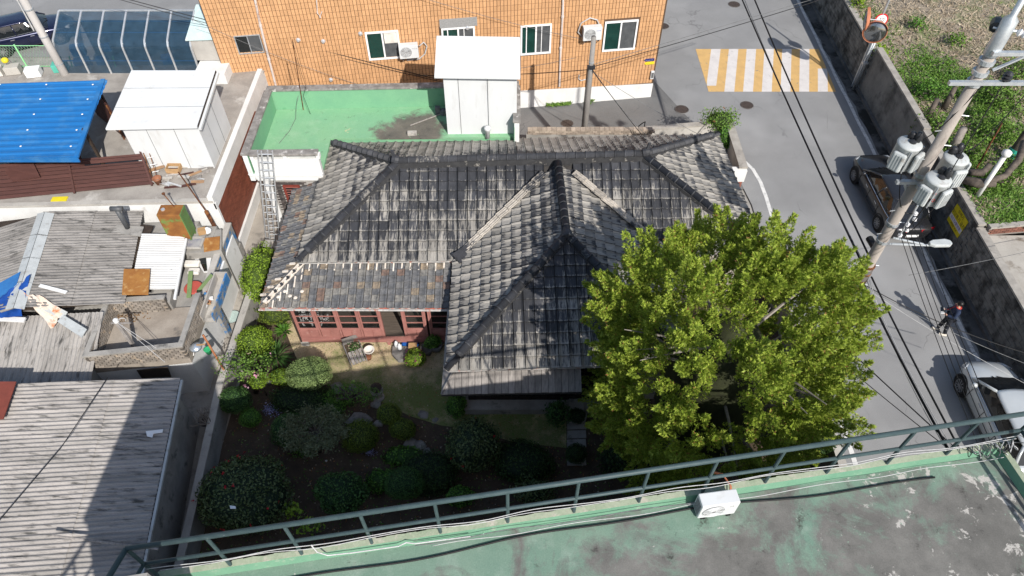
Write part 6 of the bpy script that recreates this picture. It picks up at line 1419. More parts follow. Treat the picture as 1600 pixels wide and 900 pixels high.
tag(part('rusty_post', m_rust, None, lambda b: [b.tube([V(-11.05, 18.6, 2.1), V(-11.12, 18.62, 2.9)], .07, 8), b.tube([V(-11.12, 18.62, 2.9), V(-11.5, 18.7, 4.7)], .025, 6)]), 'leaning rusty iron post in front of the white wall', 'post')
# brick terrace
tr_ = thing('brick_terrace', (-11.9, 13.8, 0), 'flat concrete terrace with perforated grey brick parapet above the white wall', 'terrace')
TZ, TPZ = 1.95, 2.62
tA, tB, tC, tD = V(-13.35, 12.45, 0), V(-10.38, 12.85, 0), V(-10.42, 15.0, 0), V(-13.45, 14.75, 0)
part('wall', m_white, tr_, lambda b: b.prism(lf([tA, tB, V(-10.5, 18.6, 0), V(-12.6, 18.6, 0), V(-13.5, 15, 0)], -.05), (0, 0, 1.75)))
m_terr = M('terrace_floor', (.33, .29, .245), (.24, .205, .17), 1.5, c3=(.12, .11, .1), s3=1.7, t3=.62, bscale=30)
part('floor', m_terr, tr_, lambda b: b.prism(lf([tA, tB, tC, tD], 1.7), (0, 0, TZ - 1.7)))
m_pbrick = M('perforated_brick', (.28, .245, .21), (.20, .175, .15), 5, rnd=.25, c3=(.42, .33, .24), s3=4, t3=.62)
m_pmort = M('terrace_mortar', (.12, .105, .09), (.08, .07, .06), 5)
for (a, c_, inn) in ((tA, tB, V(.13, -.99, 0)), (tB, tC, V(1, 0, 0)), (tC, tD, V(0, 1, 0)), (tD, tA, V(-1, 0, 0))):
    k1 = 1.0
    if a is tC: a = tC.lerp(tD, .38)
    d = (c_ - a); L_ = d.length; d.normalize(); nI = Vector((-d.y, d.x, 0))
    pw = part('parapet', m_pmort, tr_, lambda b: b.prism([V(*(a + nI * .02).xy, TZ - .02), V(*(c_ + nI * .02).xy, TZ - .02), V(*(c_ + nI * .12).xy, TZ - .02), V(*(a + nI * .12).xy, TZ - .02)], (0, 0, TPZ - TZ - .02)))
    b = MB()
    for r_ in range(7):
        x = .1 + (.1 if r_ % 2 else 0)
        while x < L_ - .05:
            p = a + d * x + nI * .07 + V(0, 0, TZ + .05 + r_ * .09); b.box(p, (.165, .15, .062), rz=math.atan2(d.y, d.x)); x += .2
    b.build('brick', m_pbrick, pw)['kind'] = 'stuff'
    part('coping', m_conc, tr_, lambda b: b.prism([V(*(a - nI * .02 - d * .02).xy, TPZ - .03), V(*(c_ - nI * .02 + d * .02).xy, TPZ - .03), V(*(c_ + nI * .15).xy, TPZ - .03), V(*(a + nI * .15).xy, TPZ - .03)], (0, 0, .055 + .005 * (abs(int(a.x * 7)) % 4))))
part('louvre_window', m_wood_dk, tr_, lambda b: b.prism([PY(214, 578, 12.5), PY(262, 573, 12.56), PY(268, 588, 12.56), PY(222, 590, 12.5)], (0, -.03, 0)))
dp = thing('drying_pole', P(213, 546, TZ), 'weathered timber post with clothesline wires on the terrace', 'post'); dpb = base_of(dp)
part('post', m_wood_grey, dp, lambda b: b.box(dpb + V(0, 0, .75), (.1, .1, 1.5))); part('head', m_white, dp, lambda b: b.lathe(dpb + V(0, 0, 1.5), [(.08, 0), (.08, .1), (.04, .13)], 10))
for e_ in ((258, 566), (246, 545)): part('wire', m_cable_w, dp, lambda b: b.tube([dpb + V(0, 0, 1.5), P(e_[0], e_[1], TPZ)], .008, 4))
part('arm', m_wood_grey, dp, lambda b: b.box(dpb + V(.1, 0, 1.42), (.6, .04, .04)))
tag(part('ring_hose', m_cable_w, None, lambda b: b.tube([P(190, 501, TZ + .03) + V(.13 * math.cos(a), .11 * math.sin(a), 0) for a in np.linspace(0, 5, 14)], .018, 5)), 'loose white ring of hose on the terrace floor', 'hose')
lf_r = random.Random(5); b = MB()
for i in range(160):
    p = P(lf_r.gauss(195, 14), lf_r.gauss(491, 7), TZ + .015); b.box(p, (.05, .03, .008), rz=lf_r.uniform(0, 3))
stuff(b.build('dry_leaves', M('dry_leaf_litter', (.25, .15, .07), (.14, .08, .04), 9, rnd=.3), None), 'dry leaf litter on the terrace floor', 'leaves')
# slate roofs further down
s5 = thing('slate_lean_to', P(60, 540, 2.2), 'corrugated slate lean-to roof below the blue tarpaulin', 'roof')
slope_sheets(s5, 'roof_sheet', P(-80, 505, 2.75), P(158, 492, 2.75), P(-80, 604, 2.2), P(136, 598, 2.2), .9, 1.2, .13, .02, m_sly, 8)
part('support', m_conc, s5, lambda b: b.prism([lift(P(-80, 505, 2.75), 0), lift(P(150, 492, 2.75), 0), lift(P(130, 598, 2.2), 0), lift(P(-80, 600, 2.2), 0)], (0, 0, 2.0)))
s4 = thing('slate_roof_house', P(120, 750, 0), 'large corrugated slate roof house at the lower left half in shadow', 'house')
e0, e1 = P(281, 593, 2.7), P(222, 880, 2.7); e1 = e1 + (e1 - e0) * .35
_d4 = (e1 - e0).normalized(); _p4 = V(_d4.y, -_d4.x, 0) * 7.3 + V(0, 0, .85)
k0_, k1_ = e0 + _p4, e1 + _p4
slope_sheets(s4, 'roof_sheet', k0_, k1_, e0, e1, .93, 1.8, .132, .022, m_slx, 9)
part('roof_deck', m_wood_dk, s4, lambda b: b.prism([k0_ + V(0, 0, -.1), k1_ + V(0, 0, -.1), e1 + V(-.03, 0, -.1), e0 + V(-.03, 0, -.1)], (0, 0, -.06)))
part('wall', m_conc, s4, lambda b: b.prism([lift(e0 + V(-.3, -.1, 0), -.05), lift(e1 + V(-.3, 0, 0), -.05), lift(k1_, -.05), lift(k0_ + V(0, -.1, 0), -.05)], (0, 0, 2.6)))
part('gutter', m_tank, s4, lambda b: b.bar(e0 + V(.05, 0, -.05), e1 + V(.05, 0, -.05), .07, .08)); part('window', m_wood_dk, s4, lambda b: b.box((PXx(252, 755, e0.x - .1).x, 8.4, 1.6), (.1, 1.2, .8)))
part('patch_sheet', M('red_oxide_sheet', (.20, .05, .035), (.16, .042, .03), 4), s4, lambda b: b.prism([P(-40, 597, 3.5), P(26, 597, 3.44), P(6, 655, 3.42), P(-40, 660, 3.5)], (0, 0, .03)))
tag(part('paper_scrap', m_frame, None, lambda b: b.prism([P(228, 674, 2.84), P(255, 671, 2.80), P(254, 676, 2.80), P(240, 678, 2.82), P(238, 684, 2.83), P(230, 682, 2.84)], (0, 0, .015))), 'torn white scrap lying on the large slate roof', 'scrap')
cable('overhead_cable', [P(168, 590, 3.3), P(95, 700, 3.75), P(0, 812, 3.9), P(-40, 860, 4.0)], .012, m_black, 'thin black wire lying across the large slate roof')
tag(part('pole_rod', m_wood_grey, None, lambda b: b.tube([P(82, 837, 3.25), P(248, 858, 2.8)], .03, 6)), 'long pale rod lying on the large slate roof near the railing corner', 'rod')
# tarpaulins and boards on the slate roofs
def cloth(name, pix, m, label, cat, seed, n=9):
    (a, b_, c_, d) = [P(u, v, z) for u, v, z in pix]; rr = random.Random(seed); ph = [rr.uniform(0, 6) for _ in range(4)]; bb = MB(); vs = []
    for j in range(n + 1):
        for i in range(n + 1):
            p = a.lerp(b_, i / n).lerp(d.lerp(c_, i / n), j / n); p = p + V(.03 * math.sin(j * 1.3 + ph[0]), .03 * math.sin(i * 1.7 + ph[1]), .03 * math.sin(i * 1.1 + j * .9 + ph[2]) + .025 * math.sin(i * 2.3 - j * 1.9 + ph[3])); vs.append(p)
    for zz in (0, -.012): bb.add([p + V(0, 0, zz) for p in vs], [(j * (n + 1) + i, j * (n + 1) + i + 1, (j + 1) * (n + 1) + i + 1, (j + 1) * (n + 1) + i) for j in range(n) for i in range(n)])
    return tag(bb.build(name, m, None, True), label, cat)
m_tarp = M('blue_tarpaulin', (.015, .07, .30), (.012, .05, .22), 3, rough=.4); m_peach = M('peach_tarpaulin', (.72, .52, .38), (.66, .58, .5), 2, c3=(.5, .16, .05), s3=2.2, t3=.62, rough=.6)
cloth('tarpaulin', [(2, 462, 3.2), (46, 430, 3.33), (33, 494, 3.15), (-30, 500, 3.0)], m_tarp, 'crumpled blue tarpaulin over the slate ridge at the left edge', 'tarpaulin', 1)
cloth('tarpaulin', [(36, 459, 3.22), (62, 462, 3.2), (100, 488, 3.0), (82, 514, 2.9)], m_peach, 'peach stained tarpaulin beside the blue tarpaulin', 'tarpaulin', 2)
m_wsheet = M('dull_white_sheet', (.55, .56, .54), (.46, .47, .45), 3)
tag(part('metal_sheet', m_wsheet, None, lambda b: b.prism([P(63, 466, 3.1), P(106, 488, 2.95), P(98, 500, 2.93), P(58, 480, 3.1)], (0, 0, .02))), 'dull white sheet partly under the peach tarpaulin', 'sheet')
tag(part('metal_sheet', m_tank, None, lambda b: b.prism([P(100, 493, 2.97), P(136, 515, 2.85), P(128, 528, 2.83), P(90, 503, 2.95)], (0, 0, .03))), 'grey metal plate at the corner beside the terrace', 'sheet')
tag(part('plank', m_white, None, lambda b: b.bar(P(62, 446, 3.2), P(104, 457, 3.08), .12, .03)), 'white plank with blue ends on the slate roof', 'plank')
tag(part('plank', m_white, None, lambda b: b.bar(P(-20, 497, 3.05), P(39, 500, 3.0), .16, .06)), 'white plank along the lower edge of the blue tarpaulin', 'plank')
tag(part('plank', M('blue_ridge_paint', (.03, .16, .40), (.025, .12, .33), 3), None, lambda b: b.prism([P(-10, 448, 3.12), P(32, 425, 3.28), P(24, 455, 3.2), P(-10, 474, 3.05)], (0, 0, .02))), 'bright blue sheet above the blue tarpaulin at the left edge', 'sheet')
# ------------------------------------------------------------------ junk corner and blue wall beside the alley
m_bluew = M('peeling_blue_wall', (.05, .19, .42), (.04, .15, .35), 2, c3=(.26, .25, .23), s3=2.6, t3=.50, w3=.04, bscale=30)
bwl = thing('blue_wall', V(-10.6, 16.6, 0), 'peeling blue painted concrete wall along the alley', 'wall')
part('upper', m_bluew, bwl, lambda b: b.box((-10.62, 17.2, 1.5), (.16, 3.3, 1.1)))
part('lower', m_conc, bwl, lambda b: b.box((-10.60, 17.1, .45), (.2, 3.6, 1.0))); part('coping', m_conc_lt, bwl, lambda b: b.box((-10.62, 17.2, 2.06), (.22, 3.3, .06)))
tr2 = thing('trough', P(333, 458, 1.9), 'long narrow planter trough with blue outer face beside the terrace', 'trough'); ta, tb_ = V(-10.2, 14.4, 1.85), V(-10.15, 16.2, 1.95)
for o_, m_ in ((-.2, m_conc_lt), (.2, m_bluew)): part('side', m_, tr2, lambda b: b.bar(ta + V(o_, 0, .15), tb_ + V(o_, 0, .15), .05, .42))
part('bottom', m_conc_lt, tr2, lambda b: b.bar(ta, tb_, .4, .05)); part('end', m_conc_lt, tr2, lambda b: b.box(tb_ + V(0, .0, .15), (.45, .05, .42)))
part('bracket', m_bluew, tr2, lambda b: b.box((-10.28, 15.2, .95), (.12, .25, 1.8)))
ow = thing('old_window', P(303, 378, 2.3), 'discarded window frame lying flat beside the tank', 'window'); wc_ = P(303, 379, 2.35)
part('frame', m_conc_lt, ow, lambda b: [b.box(wc_ + V(0, y, 0), (.66, .07, .05)) for y in (-.26, .26)] + [b.box(wc_ + V(x, 0, 0), (.07, .48, .05)) for x in (-.3, .3)])
part('pane', M('dusty_glass', (.35, .34, .33), (.2, .2, .24), 5), ow, lambda b: b.box(wc_ + V(0, 0, -.03), (.56, .46, .02)))
tag(part('plywood_sheet', m_rsheet, None, lambda b: b.prism([P(318, 373, 2.3), P(344, 370, 2.28), P(343, 390, 2.26), P(319, 394, 2.28)], (0, 0, .03))), 'orange brown plywood piece lying on the blue wall top', 'board')
tag(part('plastic_bag', m_frame, None, lambda b: b.lathe(P(325, 362, 2.3), [(.05, 0), (.16, .03), (.13, .12), (.04, .2)], 7), True), 'crumpled white bag behind the orange plywood', 'bag')
tag(part('cardboard_box', mt_, None, lambda b: b.box(P(316, 361, 2.4), (.28, .22, .18), rz=.3)), 'small cardboard box beside the rusty tank', 'box')
pad_ = thing('rubble_shelf', V(-11.2, 17.6, 0), 'concrete ledge carrying discarded things between tank and blue wall', 'ledge'); part('block', m_conc, pad_, lambda b: b.prism([P(296, 362, 2.22), P(346, 358, 2.22), P(346, 392, 2.22), P(290, 396, 2.22)], (0, 0, -2.25)))
yd = thing('sunken_yard', V(-11.2, 15.8, 0), 'white walled narrow yard between sheet roof and blue wall', 'yard'); part('wall', m_white, yd, lambda b: b.prism([P(298, 396, 1.9), P(332, 392, 1.9), P(326, 425, 1.9), P(318, 425, 1.9)], (0, 0, -.3)))
part('floor', m_conc, yd, lambda b: b.box((-11.1, 15.9, 1.83), (1.2, 2.2, .06)))
part('window', m_glass, yd, lambda b: b.prism([P(311, 405, 1.93), P(322, 403, 1.93), P(324, 423, 1.93), P(319, 424, 1.93)], (0, 0, .02)))
m_gplank = M('green_plank', (.17, .24, .10), (.14, .2, .085), 4)
tag(part('plank', m_gplank, None, lambda b: b.bar(P(298, 424, 2.2), P(295, 465, 2.05), .15, .03)), 'upright green plank beside the torn white sheet roof', 'plank')
tag(part('plank', m_gplank, None, lambda b: b.bar(P(331, 429, 2.35), P(309, 456, 2.1), .13, .03)), 'slanting green plank beside the narrow trough', 'plank')
tag(part('red_tray', M('red_plastic', (.42, .08, .06), (.36, .07, .05), 5), None, lambda b: b.lathe(P(302, 450, 2.0), [(.3, 0), (.31, .03), (.28, .05), (.05, .055)], 24)), 'round red tray under the green planks', 'tray')
for u, v, s_, lb in ((300, 412, .55, 'pale sink basin in the shaded yard by the sheet roof'), (303, 424, .4, 'second pale basin below the sink in the shaded yard')): tag(part('basin', m_plaster, None, lambda b: b.box(P(u, v, 2.0), (s_, .28, .14)), False, .05), lb, 'basin')
for i in range(9):
    u, v = jk.uniform(316, 330), jk.uniform(452, 492); tag(part('rubble_piece', [m_white, m_conc_lt, m_terra, mt_][i % 4], None, lambda b: b.box(P(u, v, 2.05), (jk.uniform(.1, .25), jk.uniform(.06, .14), .05), rz=jk.uniform(0, 3))), 'small piece of rubble in the narrow trough', 'rubble', 'rubble in the trough')
# alley: walls, lamp, stick
gw = thing('garden_wall', V(-9.5, 12, 0), 'low concrete garden wall between alley and shaded garden', 'wall')
wl_ = [V(-9.45, 19.0, 0), V(-9.55, 16.0, 0), V(-9.62, 12.5, 0), V(-9.3, 8.1, 0), V(-9.1, 4.5, 0)]
for a, c_ in zip(wl_[:-1], wl_[1:]):
    d = (c_ - a).normalized(); nI = V(-d.y, d.x, 0) * .1
    part('wall', m_conc, gw, lambda b: b.prism([a - nI, c_ - nI, c_ + nI, a + nI], (0, 0, .95))); part('coping', m_conc_lt, gw, lambda b: b.prism([a - nI * 1.15 + V(0, 0, .95), c_ - nI * 1.15 + V(0, 0, .95), c_ + nI * 1.15 + V(0, 0, .95), a + nI * 1.15 + V(0, 0, .95)], (0, 0, .06)))
b = MB(); b.sheet([(-11.2, 2, -.02), (-9.3, 2, -.02), (-9.3, 24, -.02), (-11.2, 24, -.02)]); struct(b.build('alley_path', M('alley_concrete', (.37, .34, .30), (.28, .255, .225), 1.0, c3=(.2, .185, .165), s3=2, t3=.6, bscale=30, bmp=.4), keep=True))
la = thing('wall_lamp', P(306, 548, 1.9), 'round aluminium lamp shade on a bracket at the white wall corner', 'lamp'); lb_ = P(306, 543, 2.1)
part('shade', M('lamp_aluminium', (.6, .66, .72), (.5, .56, .62), 5, rough=.25, metal=.7), la, lambda b: b.lathe(lb_, [(.2, 0), (.19, .05), (.1, .1), (.04, .14)], 20), True); part('bracket', mt_, la, lambda b: b.bar(lb_ + V(.0, 0, .12), lb_ + V(.32, .06, .1), .04, .03)); part('arm', m_white, la, lambda b: b.tube([lb_ + V(0, 0, .13), lb_ + V(-.15, -.1, -.3)], .02, 6))
tag(part('orange_stick', M('orange_brown_stick', (.36, .15, .07), (.28, .11, .05), 6), None, lambda b: b.tube([P(317, 523, 2.3), P(350, 578, 1.0)], .035, 6)), 'orange brown stick leaning over the alley towards the magnolia', 'stick')
tag(part('green_bucket', M('green_plastic', (.04, .40, .16), (.035, .34, .14), 5), None, lambda b: b.lathe(P(327, 551, 1.5), [(.09, 0), (.12, .2), (.13, .21), (.1, .2)], 12), True), 'small green bucket hung on the orange stick', 'bucket')
tag(part('blue_sheet', m_bpipe, None, lambda b: b.prism([P(340, 470, .25), P(348, 468, .25), P(352, 492, .05), P(336, 493, .05)], (0, 0, .04))), 'bright blue board leaning at the alley wall', 'board')
# ------------------------------------------------------------------ foliage
def fast_mesh(name, verts, nper, mats, parent=None, loc=None, mi=None):
    """verts: (N*nper,3) separate little polygons with nper corners each"""
    N = len(verts) // nper; me = bpy.data.meshes.new(name); me.vertices.add(len(verts)); me.vertices.foreach_set('co', verts.astype(np.float32).ravel())
    me.loops.add(len(verts)); me.loops.foreach_set('vertex_index', np.arange(len(verts), dtype=np.int32)); me.polygons.add(N)
    me.polygons.foreach_set('loop_start', np.arange(0, len(verts), nper, dtype=np.int32))
    for m in mats: me.materials.append(m)
    if mi is not None: me.polygons.foreach_set('material_index', mi.astype(np.int32))
    me.update(calc_edges=True); return link(name, me, parent, loc or (0, 0, 0))
def unit(a): return a / np.maximum(np.linalg.norm(a, axis=1, keepdims=True), 1e-9)
def leaves(pts, nrm, size, aspect=.55, jit=.7, rng=RNG, fold=.0):
    """rhombic leaves facing roughly along nrm; size: length in metres (array or number)"""
    N = len(pts); n = unit(nrm + rng.normal(0, jit, (N, 3))); r = rng.normal(0, 1, (N, 3)); a = unit(np.cross(n, r)); b = np.cross(n, a)
    L = (np.ones(N) * size * rng.uniform(.65, 1.25, N))[:, None]
    p0 = pts - a * L * .5; p2 = pts + a * L * .5 ; p1 = pts + b * L * aspect * .5 + a * L * .05 ; p3 = pts - b * L * aspect * .5 + a * L * .05
    return np.stack([p0, p1, p2, p3], 1).reshape(-1, 3)
def lump(d, seed, k=3.0, amp=.1):
    rr = np.random.default_rng(seed); s = np.zeros(len(d))
    for _ in range(6):
        w_ = rr.normal(0, k, 3); s += np.sin(d @ w_ + rr.uniform(0, 6.28))
    return 1 + amp * s / 3
def ellip(c, rx, ry, rz, N, seed, lumpy=.08, shell=(.86, 1.03), low=-.75, k=3.0, flat=1.0):
    rng = np.random.default_rng(seed); d = unit(rng.normal(0, 1, (int(N * 1.6) + 20, 3))); d = d[d[:, 2] > low][:N]; N = len(d)
    f = lump(d, seed, k, lumpy) * rng.uniform(shell[0], shell[1], N)
    e = d.copy(); e[:, 2] = np.sign(e[:, 2]) * np.abs(e[:, 2]) ** flat
    p = np.array(c) + e * np.array([rx, ry, rz]) * f[:, None]; nn_ = unit(d / np.array([rx, ry, rz])); return p, nn_
def core_mesh(b, c, rx, ry, rz, seed, amp, k=3.0, s=.88, nu=14, nv=8, flat=1.0):
    vs = []; fs = []; c = Vector(c)
    for j in range(nv + 1):
        th = math.pi * j / nv
        for i in range(nu):
            a = 2 * math.pi * i / nu; d = np.array([[math.sin(th) * math.cos(a), math.sin(th) * math.sin(a), math.cos(th)]]); f = float(lump(d, seed, k, amp)[0]) * s
            zz = math.copysign(abs(d[0, 2]) ** flat, d[0, 2]); vs.append(c + V(d[0, 0] * rx * f, d[0, 1] * ry * f, zz * rz * f))
    for j in range(nv):
        for i in range(nu): fs.append((j * nu + i, j * nu + (i + 1) % nu, (j + 1) * nu + (i + 1) % nu, (j + 1) * nu + i))
    b.add(vs, fs)
LM = dict(
    pale=leafmat('pale_box_leaf', (.14, .20, .06), (.22, .305, .105), (.30, .38, .15)),
    yellow=leafmat('yellow_green_leaf', (.10, .17, .012), (.19, .30, .025), (.30, .42, .05)),
    bright=leafmat('bright_green_leaf', (.045, .12, .015), (.09, .21, .03), (.16, .30, .05)),
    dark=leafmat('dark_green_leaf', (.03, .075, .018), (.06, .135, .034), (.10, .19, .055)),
    olive=leafmat('olive_green_leaf', (.065, .10, .012), (.115, .165, .02), (.18, .235, .035)),
    camellia=leafmat('camellia_leaf', (.045, .07, .025), (.085, .125, .045), (.17, .21, .09), rough=.35),
    pine=leafmat('pine_needle', (.07, .085, .04), (.135, .155, .08), (.21, .23, .13)),
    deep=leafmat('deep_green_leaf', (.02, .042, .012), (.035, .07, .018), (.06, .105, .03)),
    cypress=leafmat('cypress_spray', (.10, .165, .016), (.26, .345, .04), (.47, .54, .10), trans=.3),
    weed=leafmat('weed_leaf', (.06, .12, .02), (.12, .22, .035), (.2, .32, .06)),
    straw=leafmat('dry_straw', (.22, .17, .115), (.35, .28, .20), (.48, .41, .31), trans=.1),
    pink=leafmat('pink_petal', (.45, .12, .24), (.6, .28, .38), (.72, .5, .56)),
    red=leafmat('red_petal', (.30, .01, .015), (.45, .02, .03), (.55, .05, .06)),
    purple=leafmat('purple_leaf', (.10, .02, .05), (.16, .035, .08), (.22, .06, .11)),
    blue=leafmat('lilac_petal', (.22, .24, .5), (.35, .36, .62), (.5, .5, .72)),
    brown=leafmat('russet_tip', (.16, .07, .03), (.24, .11, .045), (.32, .17, .07)))
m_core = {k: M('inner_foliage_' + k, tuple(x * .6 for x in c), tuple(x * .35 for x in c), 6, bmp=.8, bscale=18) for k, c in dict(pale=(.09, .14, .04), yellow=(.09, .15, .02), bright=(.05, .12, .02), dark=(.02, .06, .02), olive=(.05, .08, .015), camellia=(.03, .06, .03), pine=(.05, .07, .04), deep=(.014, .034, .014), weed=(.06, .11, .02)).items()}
_seed = [100]
def shrub(u, v, zc, rpx, ratio, rz, kind, label, name='shrub', leaf=.055, dens=1.0, lumpy=.07, low=-.75, flat=1.0, trunk=True, extra=None, group='garden shrubs', cat='shrub', shell=(.86, 1.03), jit=.6, core=True, k=3.0, ground=0.0, c=None, limbs=0):
    _seed[0] += 1; sd_ = _seed[0]
    c = c or P(u, v, zc); t_ = (CAMV - c).length * 1.0; rx = rpx * t_ / FPX; ry = rx * ratio
    t = thing(name, V(c.x, c.y, ground), label, cat, group); area = 4 * math.pi * ((rx * ry + rx * rz + ry * rz) / 3); N = int(min(14000, area / (leaf * leaf * .5) * 1.15 * dens))
    p, n = ellip(c, rx, ry, rz, N, sd_, lumpy, shell, low, k, flat)
    vs = leaves(p, n, leaf, .6, jit, np.random.default_rng(sd_)); mats = [LM[kind]]; mi = np.zeros(len(p))
    for (kk, cnt, sz) in (extra or []):
        pp, nn2 = ellip(c, rx, ry, rz, cnt, sd_ + 50, lumpy, (.97, 1.06), .0, k, flat); q = np.repeat(pp, 4, 0) + np.random.default_rng(sd_ + 9).normal(0, sz * .35, (len(pp) * 4, 3))
        vs = np.vstack([vs, leaves(q, np.repeat(nn2, 4, 0), sz, .8, .5, np.random.default_rng(sd_ + 3))]); mi = np.concatenate([mi, np.full(len(q), len(mats))]); mats.append(LM[kk])
    off = np.array(base_of(t)); fast_mesh('crown', vs - off, 4, mats, t, None, mi)
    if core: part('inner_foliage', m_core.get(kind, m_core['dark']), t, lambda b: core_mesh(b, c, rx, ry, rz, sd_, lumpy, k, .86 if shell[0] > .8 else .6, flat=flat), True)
    if trunk:
        rr = random.Random(sd_); g = V(c.x + rr.uniform(-.15, .15) * rx, c.y + rr.uniform(-.15, .15) * ry, ground); tw_ = max(.03, rx * .08)
        part('trunk', m_bark, t, lambda b: [b.tube([g, g.lerp(c, .5) + V(rr.uniform(-.1, .1) * rx, 0, 0), c], [tw_ * 1.2, tw_, tw_ * .6], 7)] + [b.tube([g.lerp(c, .45), c + V(rr.uniform(-.6, .6) * rx, rr.uniform(-.6, .6) * ry, rz * .2)], [tw_ * .7, tw_ * .3], 5) for _ in range(4 + limbs)], True)
    return t
# ------------------------------------------------------------------ garden ground, lawn
b = MB(); b.sheet([(-9.4, 3.8, .015), (9.7, 6, .015), (9.7, 23, .015), (-9.4, 23, .015)]); struct(b.build('garden_soil', m_soil, keep=True))
def lawn_mat():
    m, t, b = newmat('dry_lawn'); vec = worldpos(t)
    col = mix(t, ramp(t, noise(t, vec, 2.3, 8, .7), gray(.35, .65)), (.58, .46, .29), (.44, .345, .205))
    sx = _n(t, 'ShaderNodeSeparateXYZ'); t.links.new(vec, sx.inputs[0]); gy0 = math_(t, 'MULTIPLY', math_(t, 'MAXIMUM', math_(t, 'SUBTRACT', 14.3, sx.outputs[1]), 0.0), .16)   # greener away from the house
    col = mix(t, ramp(t, math_(t, 'ADD', noise(t, vec, .9, 6, .65), math_(t, 'MINIMUM', gy0, .22)), gray(.5, .72)), col, (.17, .195, .065))
    col = mix(t, 1.0, col, ramp(t, noise(t, vec, 55, 4), [(.2, (.6,) * 3), (.8, (1.35,) * 3)]), 'MULTIPLY')
    t.links.new(col, b.inputs['Base Color']); b.inputs['Roughness'].default_value = .95; bump(t, b, noise(t, vec, 60, 6), .9, .03); return m
lawn_poly = [P(440, 500, .03), P(478, 488, .03), P(700, 520, .03), P(720, 640, .03), P(735, 648, .03), P(885, 645, .03), P(885, 700, .03), P(800, 690, .03), P(735, 670, .03), P(690, 665, .03), P(640, 650, .03), P(600, 630, .03), P(545, 605, .03), P(500, 600, .03), P(470, 575, .03), P(455, 540, .03)]
b = MB(); b.sheet(lawn_poly); struct(b.build('lawn', lawn_mat(), keep=True))
lp2 = [(p.x, p.y) for p in lawn_poly]; rng = np.random.default_rng(3); pts = []
cand = np.column_stack([rng.uniform(-8.2, 3.5, 90000), rng.uniform(10, 15.2, 90000)])
pts = np.array([q for q in cand[:26000] if inside(q, lp2)])
pts = np.column_stack([pts, np.full(len(pts), .04)]); vs = leaves(pts, np.tile([0, -.9, .3], (len(pts), 1)), .06, .25, .9, rng)
kindm = (np.sin(pts[:, 0] * 2.1 + 1) + np.sin(pts[:, 1] * 2.7) + rng.normal(0, .7, len(pts)) + np.clip((14.2 - pts[:, 1]) * 1.1, 0, 1.6) > 1.1).astype(int)
o = fast_mesh('grass', vs, 4, [LM['straw'], LM['weed']], None, None, kindm); stuff(o, 'short dry grass of the lawn', 'grass')
# ------------------------------------------------------------------ shrubs of the garden, each with its own look
S = shrub
S(483, 583, .95, 33, .86, .40, 'pale', 'broad pale green clipped shrub in the sun, largest beside the lawn', leaf=.045, lumpy=.05, flat=.8, ground=.0, low=-.4, limbs=3)
S(397, 533, .75, 28, .9, .55, 'yellow', 'yellow green rounded shrub in the sun beside the alley wall', leaf=.06, lumpy=.12)
S(403, 594, .95, 14, .95, .26, 'yellow', 'small yellow green clipped ball on a bare curved stem')
S(366, 625, .75, 24, .85, .42, 'dark', 'dark green clipped ball beside the low garden wall', leaf=.045)
S(391, 653, .5, 16, .9, .3, 'bright', 'small green clipped ball below the dark ball by the garden wall', leaf=.045)
S(440, 590, .3, 18, .8, .22, 'yellow', 'low yellow green shrub left of the broad pale shrub', lumpy=.2, trunk=False)
S(405, 428, .9, 25, 1.9, .7, 'yellow', 'tall bright hedge shrub between the alley and the porch roof', leaf=.075, lumpy=.16, k=4.5)
S(430, 490, .5, 26, .7, .35, 'olive', 'dull green low shrub under the porch roof corner', leaf=.06, lumpy=.2, trunk=False)
S(608, 647, .8, 19, .9, .38, 'olive', 'small olive green clipped ball, upper one beside the lawn stones', leaf=.042, limbs=2)
S(629, 670, .65, 20, .85, .34, 'olive', 'small olive green clipped ball, lower right one beside the lawn stones', leaf=.042, limbs=2)
S(563, 682, .65, 28, .92, .52, 'olive', 'large olive green clipped ball in the middle of the shaded garden', leaf=.045)
S(453, 672, .65, 28, .95, .5, 'dark', 'dark green clipped ball behind the spreading pine', leaf=.045)
S(738, 694, 1.0, 42, 1.0, .85, 'camellia', 'tall rounded glossy camellia in front of the wing', leaf=.085, lumpy=.09, extra=[('red', 5, .07)])
S(382, 770, 1.1, 66, .86, .95, 'camellia', 'huge rounded camellia with red flowers beside the alley wall', leaf=.09, lumpy=.12, extra=[('red', 16, .07)])
S(533, 772, .8, 43, .75, .6, 'dark', 'broad dark green shrub just above the railing', leaf=.08, lumpy=.14, jit=.9)
S(632, 756, .9, 31, .8, .5, 'dark', 'smooth mid green dome shaped shrub above the railing', leaf=.04, lumpy=.05)
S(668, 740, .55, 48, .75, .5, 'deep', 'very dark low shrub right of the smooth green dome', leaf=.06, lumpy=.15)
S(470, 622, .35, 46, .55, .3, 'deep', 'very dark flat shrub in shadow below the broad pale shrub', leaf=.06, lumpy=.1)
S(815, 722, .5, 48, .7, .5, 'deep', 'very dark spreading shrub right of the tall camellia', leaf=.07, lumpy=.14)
S(870, 645, .7, 21, 1.0, .5, 'dark', 'loose dark shrub under the lattice front of the wing', leaf=.09, lumpy=.25, shell=(.6, 1.1))
S(900, 709, .5, 17, .9, .36, 'deep', 'small dark clipped ball beside the paved path', leaf=.045)
S(833, 768, .7, 33, .7, .5, 'camellia', 'loose grey green shrub just above the railing right of centre', leaf=.08, lumpy=.2, shell=(.6, 1.08))
S(648, 559, .35, 17, .85, .28, 'yellow', 'bright yellow green azalea with purple edge beside the stepping stone', leaf=.05, lumpy=.16, extra=[('purple', 22, .06)])
S(714, 634, .4, 17, 1.1, .35, 'bright', 'small green shrub at the left corner of the wing', leaf=.06, lumpy=.16)
